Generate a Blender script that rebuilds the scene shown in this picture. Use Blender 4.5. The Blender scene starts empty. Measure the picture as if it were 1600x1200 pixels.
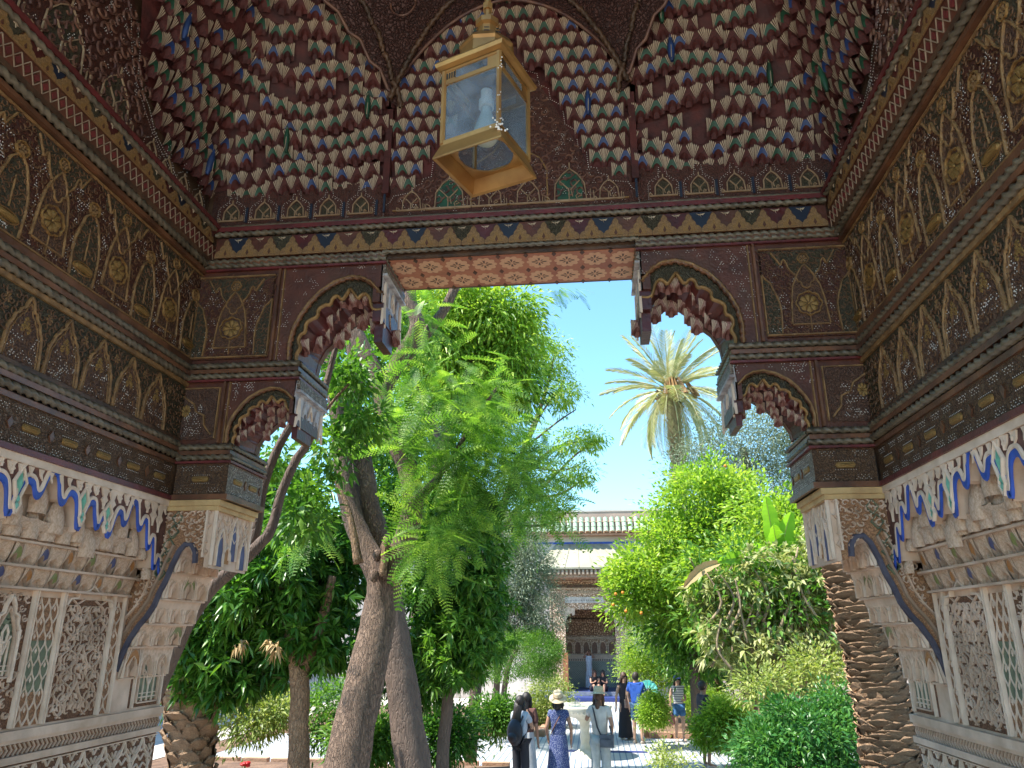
import bpy, math, random
import numpy as np
from mathutils import Vector, Matrix
PI = math.pi
R = math.radians
rnd = random.Random(7)
S = bpy.context.scene
COL = S.collection

# ------------------------------------------------------------------ camera, world, sun, exposure
FPX = 1160.0
CAM = Vector((0.0, 0.0, 2.7))
PITCH = math.atan(390 / FPX)
YAW = math.atan(132 / math.hypot(390, FPX))
cd = bpy.data.cameras.new('camera'); cam = bpy.data.objects.new('camera', cd); COL.objects.link(cam)
cam.location = CAM; cam.rotation_euler = (PI / 2 + PITCH, 0, YAW)
cd.sensor_width = 36; cd.lens = 36 * FPX / 1600; cd.clip_start = 0.05; cd.clip_end = 900
S.camera = cam
SUN_EL, SUN_AZ = R(60), R(-112)      # azimuth of the sun measured from +Y towards +X
w = bpy.data.worlds.new('World'); S.world = w; w.use_nodes = True
nt = w.node_tree
sky = nt.nodes.new('ShaderNodeTexSky'); sky.sky_type = 'NISHITA'; sky.sun_disc = False
sky.sun_elevation = SUN_EL; sky.sun_rotation = SUN_AZ; sky.air_density = 1.0; sky.dust_density = 0.0; sky.ozone_density = 3.0
bg = nt.nodes['Background']; bg.inputs[1].default_value = 0.15
tint = nt.nodes.new('ShaderNodeMix'); tint.data_type = 'RGBA'; tint.blend_type = 'MULTIPLY'; tint.inputs[0].default_value = 1; tint.inputs[7].default_value = (.80, 1.04, 1.0, 1)
nt.links.new(sky.outputs[0], tint.inputs[6]); nt.links.new(tint.outputs[2], bg.inputs[0])
sd = bpy.data.lights.new('sun', 'SUN'); sun = bpy.data.objects.new('sun', sd); COL.objects.link(sun)
sd.energy = 4.5; sd.angle = R(0.5); sd.color = (1.0, 0.95, 0.86)
sdir = Vector((math.sin(SUN_AZ) * math.cos(SUN_EL), math.cos(SUN_AZ) * math.cos(SUN_EL), math.sin(SUN_EL)))
sun.rotation_euler = (-sdir).to_track_quat('-Z', 'Y').to_euler(); sun.location = (0, 0, 30)
S.view_settings.view_transform = 'Standard'; S.view_settings.look = 'None'
S.view_settings.exposure = 1.42; S.view_settings.gamma = 1.0; S.view_settings.use_curve_mapping = False
S.cycles.max_bounces = 8; S.cycles.diffuse_bounces = 5; S.cycles.glossy_bounces = 3
S.cycles.transmission_bounces = 6; S.cycles.transparent_max_bounces = 12
S.cycles.use_denoising = True; S.cycles.sample_clamp_indirect = 6
S.cycles.caustics_reflective = False; S.cycles.caustics_refractive = False

# ------------------------------------------------------------------ helpers
_fw = Vector((-math.sin(YAW), math.cos(YAW), 0))
CR = Vector((math.cos(YAW), math.sin(YAW), 0))
CF = _fw * math.cos(PITCH) + Vector((0, 0, math.sin(PITCH)))
CU = -_fw * math.sin(PITCH) + Vector((0, 0, math.cos(PITCH)))
def ray(x, y): return CF + CR * ((x - 800) / FPX) + CU * ((600 - y) / FPX)
def at(x, y, Y):
    d = ray(x, y); return CAM + d * (Y / d.y)
def mpp(p): return (Vector(p) - CAM).dot(CF) / FPX

def tag(o, label=None, cat=None, group=None, kind=None):
    if label: o['label'] = label
    if cat: o['category'] = cat
    if group: o['group'] = group
    if kind: o['kind'] = kind
    return o
def empty(name, loc=(0, 0, 0), rz=0, label=None, cat=None, group=None):
    o = bpy.data.objects.new(name, None); COL.objects.link(o); o.location = loc; o.rotation_euler = (0, 0, rz)
    o.empty_display_size = .1
    return tag(o, label, cat, group)
def link(name, me, parent=None, kind=None):
    o = bpy.data.objects.new(name, me); COL.objects.link(o)
    if parent is not None: o.parent = parent
    if kind: o['kind'] = kind
    return o
def part_at(name, me, parent, M4, kind=None):
    """instance of a shared mesh with a matrix given in the parent's space"""
    o = link(name, me, parent, kind); o.matrix_local = M4; return o

class F:
    """a frame: point(a,b,c) = o + u a + v b + n c"""
    def __init__(s, o, u, v, n): s.o, s.u, s.v, s.n = Vector(o), Vector(u), Vector(v), Vector(n)
    def p(s, a, b, c=0): return s.o + s.u * a + s.v * b + s.n * c
    def m(s, a, b, c=0, su=1, sv=1, sn=1):
        M = Matrix.Identity(4)
        for i in range(3):
            M[i][0] = s.u[i] * su; M[i][1] = s.v[i] * sv; M[i][2] = s.n[i] * sn
        M.translation = s.p(a, b, c); return M
def flip(fr):  # is the frame left handed
    return fr.u.cross(fr.v).dot(fr.n) < 0

class MB:
    def __init__(s): s.v = []; s.f = []; s.mi = []; s.ms = []
    def mat(s, m):
        if m not in s.ms: s.ms.append(m)
        return s.ms.index(m)
    def add(s, vs, fs, m):
        b = len(s.v); k = s.mat(m)
        s.v.extend([tuple(x) for x in vs])
        for f in fs: s.f.append([b + i for i in f]); s.mi.append(k)
    def mesh(s, name, smooth=False):
        me = bpy.data.meshes.new(name); me.from_pydata(s.v, [], s.f)
        for m in s.ms: me.materials.append(m)
        me.polygons.foreach_set('material_index', s.mi)
        if smooth: me.polygons.foreach_set('use_smooth', [True] * len(s.f))
        me.update(); return me
    def build(s, name, parent=None, kind=None, smooth=False):
        if not s.f: return None
        return link(name, s.mesh(name, smooth), parent, kind)
    # shapes
    def box(s, x0, x1, y0, y1, z0, z1, m):
        s.add([(x, y, z) for z in (z0, z1) for y in (y0, y1) for x in (x0, x1)],
              [(0, 2, 3, 1), (4, 5, 7, 6), (0, 1, 5, 4), (2, 6, 7, 3), (0, 4, 6, 2), (1, 3, 7, 5)], m)
    def fbox(s, fr, a0, a1, b0, b1, c0, c1, m):
        s.add([fr.p(a, b, c) for c in (c0, c1) for b in (b0, b1) for a in (a0, a1)],
              [(0, 2, 3, 1), (4, 5, 7, 6), (0, 1, 5, 4), (2, 6, 7, 3), (0, 4, 6, 2), (1, 3, 7, 5)], m)
    def poly(s, fr, pts, c0, c1, m, back=False):
        n = len(pts)
        vs = [fr.p(a, b, c1) for a, b in pts] + [fr.p(a, b, c0) for a, b in pts]
        fs = [tuple(range(n))] + [(i, i + n, (i + 1) % n + n, (i + 1) % n) for i in range(n)]
        if back: fs.append(tuple(range(2 * n - 1, n - 1, -1)))
        s.add(vs, fs, m)
    def ribbon(s, fr, pts, w, h, m, closed=False, c0=0.0, taper=None):
        n = len(pts); vs = []
        for i, (a, b) in enumerate(pts):
            if closed: p0, p1 = pts[i - 1], pts[(i + 1) % n]
            else: p0, p1 = pts[max(0, i - 1)], pts[min(n - 1, i + 1)]
            dx, dy = p1[0] - p0[0], p1[1] - p0[1]; L = math.hypot(dx, dy) or 1
            nx, ny = -dy / L, dx / L
            ww = w * (taper(i / (n - 1)) if taper else 1)
            for q, c in ((.5, 0), (.3, h), (-.3, h), (-.5, 0)):
                vs.append(fr.p(a + nx * ww * q, b + ny * ww * q, c0 + c))
        fs = []
        for i in range(n if closed else n - 1):
            j = (i + 1) % n
            for k in range(3): fs.append((4 * i + k, 4 * j + k, 4 * j + k + 1, 4 * i + k + 1))
        s.add(vs, fs, m)
    def tube(s, pts, rad, m, n=8, cap=True, wob=0, sq=1.0):
        pts = [Vector(p) for p in pts]; N = len(pts); vs = []
        if not hasattr(rad, '__len__'): rad = [rad] * N
        t = (pts[1] - pts[0]).normalized()
        a = t.orthogonal().normalized()
        for i, p in enumerate(pts):
            t = (pts[min(i + 1, N - 1)] - pts[max(i - 1, 0)]).normalized()
            a = (a - t * a.dot(t)).normalized(); b = t.cross(a)
            for k in range(n):
                th = 2 * PI * k / n
                r = rad[i] * (1 + (wob * math.sin(3 * th + i * .9) * .5 + wob * rnd.uniform(-.5, .5) if wob else 0))
                vs.append(p + a * (r * math.cos(th)) + b * (r * math.sin(th) * sq))
        fs = [(i * n + k, i * n + (k + 1) % n, (i + 1) * n + (k + 1) % n, (i + 1) * n + k) for i in range(N - 1) for k in range(n)]
        if cap: fs += [tuple(range(n - 1, -1, -1)), tuple((N - 1) * n + k for k in range(n))]
        s.add(vs, fs, m)
    def rope(s, p0, p1, r, m, pitch=.05, step=.0125, n=8):
        """a twisted moulding: two-lobed section turning along its length"""
        p0, p1 = Vector(p0), Vector(p1); d = p1 - p0; L = d.length; t = d / L
        a = t.orthogonal().normalized(); b = t.cross(a); N = max(2, int(L / step)); vs = []
        for i in range(N + 1):
            q = p0 + d * (i / N); ph = 2 * PI * (i / N) * L / pitch / 2
            for k in range(n):
                th = 2 * PI * k / n; rr = r * (.8 + .28 * math.cos(2 * (th - ph)))
                vs.append(q + a * (rr * math.cos(th)) + b * (rr * math.sin(th)))
        s.add(vs, [(i * n + k, i * n + (k + 1) % n, (i + 1) * n + (k + 1) % n, (i + 1) * n + k) for i in range(N) for k in range(n)], m)
    def lathe(s, prof, m, n=16, c=(0, 0, 0), sx=1, sy=1, rot=None):
        vs = []
        for r, z in prof:
            for k in range(n):
                v = Vector((r * math.cos(2 * PI * k / n) * sx, r * math.sin(2 * PI * k / n) * sy, z))
                if rot is not None: v = rot @ v
                vs.append(v + Vector(c))
        s.add(vs, [(i * n + k, i * n + (k + 1) % n, (i + 1) * n + (k + 1) % n, (i + 1) * n + k) for i in range(len(prof) - 1) for k in range(n)], m)
    def ball(s, c, r, m, n=8, sx=1, sy=1, sz=1):
        k = max(4, n // 2 + 1)
        s.lathe([(r * math.sin(PI * i / k) + 1e-5, -r * sz * math.cos(PI * i / k)) for i in range(k + 1)], m, n, c, sx, sy)
    def dot(s, fr, a, b, r, m, h=None):
        h = r * .8 if h is None else h
        s.add([fr.p(a - r, b - r * .6, 0), fr.p(a + r, b - r * .6, 0), fr.p(a, b + r, 0), fr.p(a, b, h)], [(0, 1, 3), (1, 2, 3), (2, 0, 3)], m)

# ------------------------------------------------------------------ materials
_mc = {}
def NT(name):
    m = bpy.data.materials.new(name); m.use_nodes = True
    return m, m.node_tree, m.node_tree.nodes['Principled BSDF']
def mat(name, col, rough=.6, col2=None, scale=8, bump=0, bscale=None, metallic=0, detail=4, dist=.02, spec=.5, stain=None, sscale=1.5, samt=.5):
    """two tone procedural surface with fine relief; col2 mixes by noise, stain by a slower noise"""
    if name in _mc: return _mc[name]
    m, t, b = NT(name); N = t.nodes.new; L = t.links.new
    b.inputs['Roughness'].default_value = rough; b.inputs['Metallic'].default_value = metallic
    b.inputs['Specular IOR Level'].default_value = spec
    tc = N('ShaderNodeTexCoord'); c2 = col2 or tuple(x * .7 for x in col)
    nz = N('ShaderNodeTexNoise'); nz.inputs['Scale'].default_value = scale; nz.inputs['Detail'].default_value = detail
    L(tc.outputs['Object'], nz.inputs['Vector'])
    rp = N('ShaderNodeValToRGB'); rp.color_ramp.elements[0].position = .35; rp.color_ramp.elements[1].position = .65
    rp.color_ramp.elements[0].color = (*c2, 1); rp.color_ramp.elements[1].color = (*col, 1)
    L(nz.outputs['Fac'], rp.inputs['Fac']); out = rp.outputs['Color']
    if stain:
        n2 = N('ShaderNodeTexNoise'); n2.inputs['Scale'].default_value = sscale; n2.inputs['Detail'].default_value = 6
        L(tc.outputs['Object'], n2.inputs['Vector'])
        r2 = N('ShaderNodeMapRange'); r2.inputs[1].default_value = .5; r2.inputs[2].default_value = .72; r2.inputs[4].default_value = samt
        L(n2.outputs['Fac'], r2.inputs[0])
        mx = N('ShaderNodeMix'); mx.data_type = 'RGBA'; L(r2.outputs[0], mx.inputs[0]); L(out, mx.inputs[6]); mx.inputs[7].default_value = (*stain, 1); out = mx.outputs[2]
    L(out, b.inputs['Base Color'])
    if bump:
        nb = N('ShaderNodeTexNoise'); nb.inputs['Scale'].default_value = bscale or scale * 3; nb.inputs['Detail'].default_value = 8
        L(tc.outputs['Object'], nb.inputs['Vector'])
        bm = N('ShaderNodeBump'); bm.inputs['Strength'].default_value = bump; bm.inputs['Distance'].default_value = dist
        L(nb.outputs['Fac'], bm.inputs['Height']); L(bm.outputs[0], b.inputs['Normal'])
    _mc[name] = m; return m
def carved(name, col, col2, scale=30, strength=.8, rough=.6, dist=.012):
    """small carved scrolls: a warped voronoi line network gives colour and relief at the scale of the fine carving"""
    if name in _mc: return _mc[name]
    m, t, b = NT(name); N = t.nodes.new; L = t.links.new
    b.inputs['Roughness'].default_value = rough
    tc = N('ShaderNodeTexCoord')
    nz = N('ShaderNodeTexNoise'); nz.inputs['Scale'].default_value = scale * .35; L(tc.outputs['Object'], nz.inputs['Vector'])
    ad = N('ShaderNodeVectorMath'); ad.operation = 'MULTIPLY_ADD'; L(nz.outputs['Color'], ad.inputs[0]); ad.inputs[1].default_value = (.09,) * 3
    L(tc.outputs['Object'], ad.inputs[2])
    vo = N('ShaderNodeTexVoronoi'); vo.feature = 'DISTANCE_TO_EDGE'; vo.inputs['Scale'].default_value = scale; L(ad.outputs[0], vo.inputs['Vector'])
    rp = N('ShaderNodeValToRGB'); rp.color_ramp.elements[0].position = .06; rp.color_ramp.elements[1].position = .2
    rp.color_ramp.elements[0].color = (*col2, 1); rp.color_ramp.elements[1].color = (*col, 1)
    L(vo.outputs['Distance'], rp.inputs['Fac']); L(rp.outputs['Color'], b.inputs['Base Color'])
    bm = N('ShaderNodeBump'); bm.inputs['Strength'].default_value = strength; bm.inputs['Distance'].default_value = dist; bm.invert = True
    L(rp.outputs['Alpha'], bm.inputs['Height'])
    mr = N('ShaderNodeMapRange'); mr.inputs[1].default_value = .0; mr.inputs[2].default_value = .22; L(vo.outputs['Distance'], mr.inputs[0]); L(mr.outputs[0], bm.inputs['Height'])
    L(bm.outputs[0], b.inputs['Normal']); _mc[name] = m; return m
def leafmat(name, cols, trans=.35, rough=.45, tcol=None, isl=.6, nsc=1.3):
    if name in _mc: return _mc[name]
    m, t, b = NT(name); N = t.nodes.new; L = t.links.new
    b.inputs['Roughness'].default_value = rough; b.inputs['Specular IOR Level'].default_value = .35
    g = N('ShaderNodeNewGeometry'); tc = N('ShaderNodeTexCoord')
    nz = N('ShaderNodeTexNoise'); nz.inputs['Scale'].default_value = nsc; L(tc.outputs['Object'], nz.inputs['Vector'])
    ma = N('ShaderNodeMath'); ma.operation = 'MULTIPLY_ADD'; L(g.outputs['Random Per Island'], ma.inputs[0]); ma.inputs[1].default_value = isl
    mb = N('ShaderNodeMath'); mb.operation = 'MULTIPLY_ADD'; L(nz.outputs['Fac'], mb.inputs[0]); mb.inputs[1].default_value = 1.0 if isl > .3 else 2.4; mb.inputs[2].default_value = -.3 if isl > .3 else -.75
    L(mb.outputs[0], ma.inputs[2])
    rp = N('ShaderNodeValToRGB'); e = rp.color_ramp.elements
    while len(e) < len(cols): e.new(.5)
    for i, c in enumerate(cols): e[i].position = i / (len(cols) - 1); e[i].color = (*c, 1)
    L(ma.outputs[0], rp.inputs['Fac']); L(rp.outputs[0], b.inputs['Base Color'])
    tr = N('ShaderNodeBsdfTranslucent'); mx = N('ShaderNodeMixShader'); mx.inputs[0].default_value = trans
    hs = N('ShaderNodeMix'); hs.data_type = 'RGBA'; hs.blend_type = 'MULTIPLY'; hs.inputs[0].default_value = 1
    L(rp.outputs[0], hs.inputs[6]); hs.inputs[7].default_value = (*(tcol or (1.6, 1.7, .7)), 1); L(hs.outputs[2], tr.inputs[0])
    L(b.outputs[0], mx.inputs[1]); L(tr.outputs[0], mx.inputs[2]); L(mx.outputs[0], t.nodes['Material Output'].inputs[0])
    _mc[name] = m; return m
def barkmat(name, c1, c2, zs=.25, scale=18, strength=.9, lichen=None):
    if name in _mc: return _mc[name]
    m, t, b = NT(name); N = t.nodes.new; L = t.links.new; b.inputs['Roughness'].default_value = .85
    tc = N('ShaderNodeTexCoord'); mp = N('ShaderNodeMapping'); mp.inputs['Scale'].default_value = (1, 1, zs); L(tc.outputs['Object'], mp.inputs[0])
    nz = N('ShaderNodeTexNoise'); nz.inputs['Scale'].default_value = scale; nz.inputs['Detail'].default_value = 9; nz.inputs['Distortion'].default_value = .6; L(mp.outputs[0], nz.inputs['Vector'])
    vo = N('ShaderNodeTexVoronoi'); vo.feature = 'DISTANCE_TO_EDGE'; vo.inputs['Scale'].default_value = scale * 1.7
    a = N('ShaderNodeVectorMath'); a.operation = 'MULTIPLY_ADD'; L(nz.outputs['Color'], a.inputs[0]); a.inputs[1].default_value = (.08,) * 3; L(mp.outputs[0], a.inputs[2]); L(a.outputs[0], vo.inputs['Vector'])
    n2 = N('ShaderNodeTexNoise'); n2.inputs['Scale'].default_value = 2.2; n2.inputs['Detail'].default_value = 5; L(tc.outputs['Object'], n2.inputs['Vector'])
    rp = N('ShaderNodeValToRGB'); rp.color_ramp.elements[0].position = .3; rp.color_ramp.elements[1].position = .68
    rp.color_ramp.elements[0].color = (*c2, 1); rp.color_ramp.elements[1].color = (*c1, 1)
    md = N('ShaderNodeMath'); md.operation = 'MULTIPLY_ADD'; L(n2.outputs['Fac'], md.inputs[0]); md.inputs[1].default_value = .5
    hf = N('ShaderNodeMath'); hf.operation = 'MULTIPLY'; hf.inputs[1].default_value = .55; L(nz.outputs['Fac'], hf.inputs[0]); L(hf.outputs[0], md.inputs[2])
    L(md.outputs[0], rp.inputs[0]); L(rp.outputs[0], b.inputs['Base Color'])
    mr = N('ShaderNodeMapRange'); mr.inputs[2].default_value = .16; L(vo.outputs['Distance'], mr.inputs[0])
    sm = N('ShaderNodeMath'); sm.operation = 'MULTIPLY_ADD'; L(nz.outputs['Fac'], sm.inputs[0]); sm.inputs[1].default_value = .9; L(mr.outputs[0], sm.inputs[2])
    bm = N('ShaderNodeBump'); bm.inputs['Strength'].default_value = strength; bm.inputs['Distance'].default_value = .02; L(sm.outputs[0], bm.inputs['Height']); L(bm.outputs[0], b.inputs['Normal'])
    _mc[name] = m; return m

redwood = mat('red_painted_wood', (.12, .035, .018), .5, (.07, .022, .012), 9, .25, 60, stain=(.10, .055, .028), sscale=3)
darkwood = mat('dark_brown_wood', (.12, .06, .03), .5, (.045, .024, .014), 7, .3, 50)
brownwood = carved('carved_brown_wood', (.125, .066, .030), (.058, .029, .015), 60, .5, .5)
mauvewood = carved('carved_mauve_wood', (.12, .058, .034), (.058, .026, .016), 60, .5, .5)
greenwood = carved('carved_green_wood', (.070, .054, .026), (.030, .024, .012), 60, .5, .5)
redcarve = carved('carved_red_wood', (.095, .027, .015), (.05, .015, .009), 60, .45, .5)
gold = mat('gilded_relief', (.36, .20, .065), .42, (.22, .115, .04), 25, .3, 90, metallic=.25)
dullgold = mat('worn_gold_paint', (.32, .18, .07), .5, (.17, .09, .035), 20, .3, 70)
brightgold = mat('bright_gilding', (.38, .23, .07), .38, (.20, .11, .035), 18, .3, 60, metallic=.4)
ropemat = mat('grey_green_rope_wood', (.18, .14, .09), .33, (.09, .07, .045), 14, .2, 80)
fillet = mat('brown_moulding_wood', (.20, .085, .04), .35, (.08, .035, .02), 6, .2, 40)
redfillet = mat('red_moulding_wood', (.17, .03, .028), .4, (.09, .02, .018), 6, .2, 40)
whitedot = mat('white_paint_dot', (.75, .72, .66), .5)
cream = mat('cream_paint', (.54, .42, .29), .5, (.46, .34, .22), 16, .2, 60)
navy = mat('navy_paint', (.014, .02, .04), .5, (.012, .016, .03), 14)
green = mat('green_paint', (.015, .085, .04), .5, (.012, .04, .022), 14)
blue = mat('blue_paint', (.02, .055, .19), .5, (.015, .03, .09), 14)
darkred = mat('dark_red_paint', (.10, .016, .014), .4, (.05, .012, .01), 8, .2, 40)
vaultred = mat('vault_oxblood_paint', (.105, .019, .014), .7, (.05, .011, .009), 10, .25, 50)
plaster = mat('white_carved_plaster', (.76, .56, .42), .8, (.56, .385, .265), 7, .3, 55, stain=(.34, .24, .17), sscale=3.2, samt=.55, dist=.008)
plaster2 = mat('ivory_plaster_lines', (.82, .65, .51), .8, (.66, .50, .37), 12, .2, 70, dist=.006)
oldplaster = mat('worn_plaster_muqarnas', (.72, .54, .40), .85, (.50, .33, .22), 14, .35, 30, stain=(.38, .25, .17), sscale=7, samt=.55, dist=.012)
brownground = carved('brown_plaster_ground', (.25, .12, .06), (.11, .05, .026), 70, .35, .85, .008)
tanground = carved('tan_plaster_ground', (.42, .22, .11), (.24, .12, .06), 60, .35, .85, .008)
maroon = mat('maroon_plaster_ground', (.20, .09, .065), .8, (.08, .035, .03), 20, .3, 50)
cobalt = mat('cobalt_blue_band', (.025, .09, .48), .5, (.02, .06, .30), 10, .2, 40)
slate = mat('slate_blue_band', (.10, .095, .13), .7, (.06, .055, .08), 12, .3, 40)
jade = mat('jade_green_glaze', (.20, .50, .36), .3, (.12, .36, .26), 20)
sage = mat('sage_green_plaster', (.20, .22, .13), .8, (.12, .14, .09), 20, .3, 60)
ochre = mat('ochre_glaze', (.42, .19, .05), .45, (.30, .12, .03), 20)
olivegl = mat('olive_glaze', (.22, .24, .07), .45, (.15, .17, .05), 20)
indigo = mat('indigo_glaze', (.08, .09, .2), .5, (.05, .05, .12), 20)
ochreledge = mat('ochre_plaster_ledge', (.62, .42, .19), .75, (.45, .28, .12), 8, .3, 40)
paleblue = mat('weathered_skylit_wood', (.58, .54, .52), .6, (.24, .2, .2), 14, .4, 60)  # weathered wood, with light from outdoors put into its pale colour
greywood = carved('grey_carved_wood', (.26, .22, .17), (.13, .10, .075), 45, .6, .6)
salmon = mat('salmon_painted_board', (.50, .19, .10), .55, (.36, .12, .07), 8, .2, 40)
peach = mat('peach_painted_flower', (.75, .44, .26), .55, (.6, .32, .18), 20)

# ------------------------------------------------------------------ ground and paths
soil = mat('dry_garden_soil', (.22, .13, .08), .95, (.12, .07, .045), 3, 1.0, 14, dist=.05)
def paving():
    m, t, b = NT('striped_zellige_paving'); N = t.nodes.new; L = t.links.new; b.inputs['Roughness'].default_value = .45
    tc = N('ShaderNodeTexCoord'); sp = N('ShaderNodeSeparateXYZ'); L(tc.outputs['Object'], sp.inputs[0])
    def M(op, a, bb=None, c=None):
        n = N('ShaderNodeMath'); n.operation = op
        for i, x in enumerate((a, bb, c)):
            if x is None: continue
            if isinstance(x, (int, float)): n.inputs[i].default_value = x
            else: L(x, n.inputs[i])
        return n.outputs[0]
    fx = M('FRACT', M('MULTIPLY', sp.outputs[0], 7.0)); fy = M('FRACT', M('MULTIPLY', sp.outputs[1], 3.5))
    line = M('LESS_THAN', fx, .20); cross = M('LESS_THAN', fy, .07)
    msk = M('MAXIMUM', line, M('MULTIPLY', cross, .5))
    nz = N('ShaderNodeTexNoise'); nz.inputs['Scale'].default_value = .9; nz.inputs['Detail'].default_value = 8; L(tc.outputs['Object'], nz.inputs['Vector'])
    r = N('ShaderNodeValToRGB'); r.color_ramp.elements[0].position = .3; r.color_ramp.elements[1].position = .7
    r.color_ramp.elements[0].color = (.42, .42, .42, 1); r.color_ramp.elements[1].color = (.60, .58, .56, 1); L(nz.outputs[0], r.inputs[0])
    mx = N('ShaderNodeMix'); mx.data_type = 'RGBA'; L(msk, mx.inputs[0]); L(r.outputs[0], mx.inputs[6]); mx.inputs[7].default_value = (.13, .19, .27, 1)
    L(mx.outputs[2], b.inputs['Base Color']); return m
mb = MB(); mb.add([(-300, -300, 0), (300, -300, 0), (300, 300, 0), (-300, 300, 0)], [(0, 1, 2, 3)], soil)
tag(mb.build('ground'), kind='structure')
mb = MB(); mb.add([(-9, 17.2, .03), (9, 17.2, .03), (9, 22.2, .03), (-9, 22.2, .03)], [(0, 1, 2, 3)], paving())
mb.add([(-1.7, 5.2, .03), (2.3, 5.2, .03), (2.3, 17.2, .03), (-1.7, 17.2, .03)], [(0, 1, 2, 3)], paving())
mb.add([(-1.5, 22.2, .03), (1.2, 22.2, .03), (1.2, 33.4, .03), (-1.5, 33.4, .03)], [(0, 1, 2, 3)], paving())
tag(mb.build('paved_path'), kind='structure')
mb = MB(); pale = mat('pale_court_floor', (.55, .5, .45), .6, (.45, .4, .36), 2)
mb.add([(-26, -26, .012), (26, -26, .012), (26, 5.2, .012), (-26, 5.2, .012)], [(0, 1, 2, 3)], pale)
mb.add([(-26, 5.2, .012), (-10, 5.2, .012), (-10, 36, .012), (-26, 36, .012)], [(0, 1, 2, 3)], pale)
mb.add([(-9.9, 30.2, .012), (-2.4, 30.2, .012), (-2.4, 34.9, .012), (-9.9, 34.9, .012)], [(0, 1, 2, 3)], pale)
tag(mb.build('court_floor'), kind='structure')
bluetile = mat('deep_blue_floor_tile', (.03, .055, .26), .35, (.05, .07, .2), 12)
terr = mat('terracotta_kerb_stone', (.46, .27, .17), .8, (.36, .21, .13), 5, .5, 30)
mb = MB()
for x0, x1, y0, y1 in ((-1.74, -1.66, 5.2, 17.2), (2.26, 2.34, 5.2, 17.2), (-1.05, 1.1, 19.6, 19.78)):
    mb.box(x0, x1, y0, y1, .0301, .05, bluetile)
tag(mb.build('blue_tile_border'), kind='structure')
def kerb(pts):
    mb = MB()
    for (x0, y0), (x1, y1) in zip(pts, pts[1:]):
        n = max(1, int(math.hypot(x1 - x0, y1 - y0) / .6))
        for i in range(n):
            a, b = i / n + .006, (i + 1) / n - .006
            xa, ya, xb, yb = x0 + (x1 - x0) * a, y0 + (y1 - y0) * a, x0 + (x1 - x0) * b, y0 + (y1 - y0) * b
            if abs(x1 - x0) > abs(y1 - y0): mb.box(min(xa, xb), max(xa, xb), ya - .09, ya + .09, 0, .17 + rnd.uniform(-.008, .008), terr)
            else: mb.box(xa - .09, xa + .09, min(ya, yb), max(ya, yb), 0, .17 + rnd.uniform(-.008, .008), terr)
    return mb
mb = kerb([(-9, 22.4), (-1.7, 22.4)]); tag(mb.build('kerb'), kind='structure')
for pts in ([(-1.6, 22.4), (-1.6, 33)], [(1.3, 22.4), (9, 22.4)], [(1.3, 22.6), (1.3, 33)], [(-9, 17), (-1.84, 17)], [(2.44, 17), (9, 17)]):
    tag(kerb(pts).build('kerb'), kind='structure')
mb = MB()
for x0, x1, y0, y1 in ((-9, -1.7, 22.5, 30), (1.4, 9, 22.5, 34), (-9, -1.86, 5.4, 16.9), (2.46, 9, 5.4, 16.9)):
    mb.box(x0, x1, y0, y1, -.1, .11, soil)
tag(mb.build('planting_bed'), kind='structure')

# ------------------------------------------------------------------ pavilion
XL, XR, YF, YB, XC = -2.40, 1.50, 4.0, 4.46, -0.45
XPL, XPR = -2.55, 1.65
Z = Vector((0, 0, 1))
pav = empty('pavilion', (XC, 2, 0), 0, 'dark carved wooden pavilion with painted vault and white plaster walls framing the garden', 'pavilion')
PO = Vector((XC, 2, 0))
def pbuild(mb, name, parent=None, kind=None, smooth=False):
    """parts of the pavilion: vertices are world, so shift into the Empty's space"""
    mb.v = [(x - PO.x, y - PO.y, z) for x, y, z in mb.v]
    return mb.build(name, pav if parent is None else parent, kind, smooth)
def wm(M):  # world matrix to the pavilion's space
    M = M.copy(); M.translation = M.translation - PO; return M
FL = F((XL, 0, 0), (0, 1, 0), Z, (1, 0, 0))       # left wall: u = +y, n = into the room
FRt = F((XR, 0, 0), (0, 1, 0), Z, (-1, 0, 0))
FF = F((0, YF, 0), (1, 0, 0), Z, (0, -1, 0))      # front wall seen from inside
YS = 1.3   # nearest visible y of side wall decoration

# floor, back of walls, ceiling: plain masonry
masonry = mat('lime_washed_masonry', (.5, .42, .36), .85, (.4, .33, .28), 3, .3, 30)
ftile = mat('pavilion_floor_tile', (.66, .56, .46), .4, (.55, .46, .37), 6)
mb = MB(); mb.box(-3.3, 2.4, -1.6, 4.7, 0, 1.1, ftile)
for i in range(4): mb.box(-1.7, .8, 4.7 + .3 * i, 5.0 + .3 * i, 0, .88 - .22 * i, ftile)
pbuild(mb, 'floor_platform')
mb = MB()
for x0, x1 in ((XPL - .45, XPL - .04), (XPR + .04, XPR + .45)): mb.box(x0, x1, .05, YB + .02, 1.1, 7.0, masonry)
mb.box(XPL - .04, XPR + .04, YB + .0, YB + .02, 5.2, 7.0, masonry)
for x0, x1 in ((XPL - .1, XL + .0), (XR - .0, XPR + .1)): mb.box(x0, x1, YF + .002, YB, 3.42, 7.0, darkwood)
pbuild(mb, 'outer_wall')
mb = MB(); mb.box(XPL - .6, XPR + .6, -.1, YB + .3, 7.0, 7.3, darkwood); pbuild(mb, 'roof')

def chaik(P, n=2):
    for _ in range(n):
        Q = [P[0]]
        for a, b in zip(P, P[1:]): Q += [(a[0] * .75 + b[0] * .25, a[1] * .75 + b[1] * .25), (a[0] * .25 + b[0] * .75, a[1] * .25 + b[1] * .75)]
        P = Q + [P[-1]]
    return P
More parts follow.
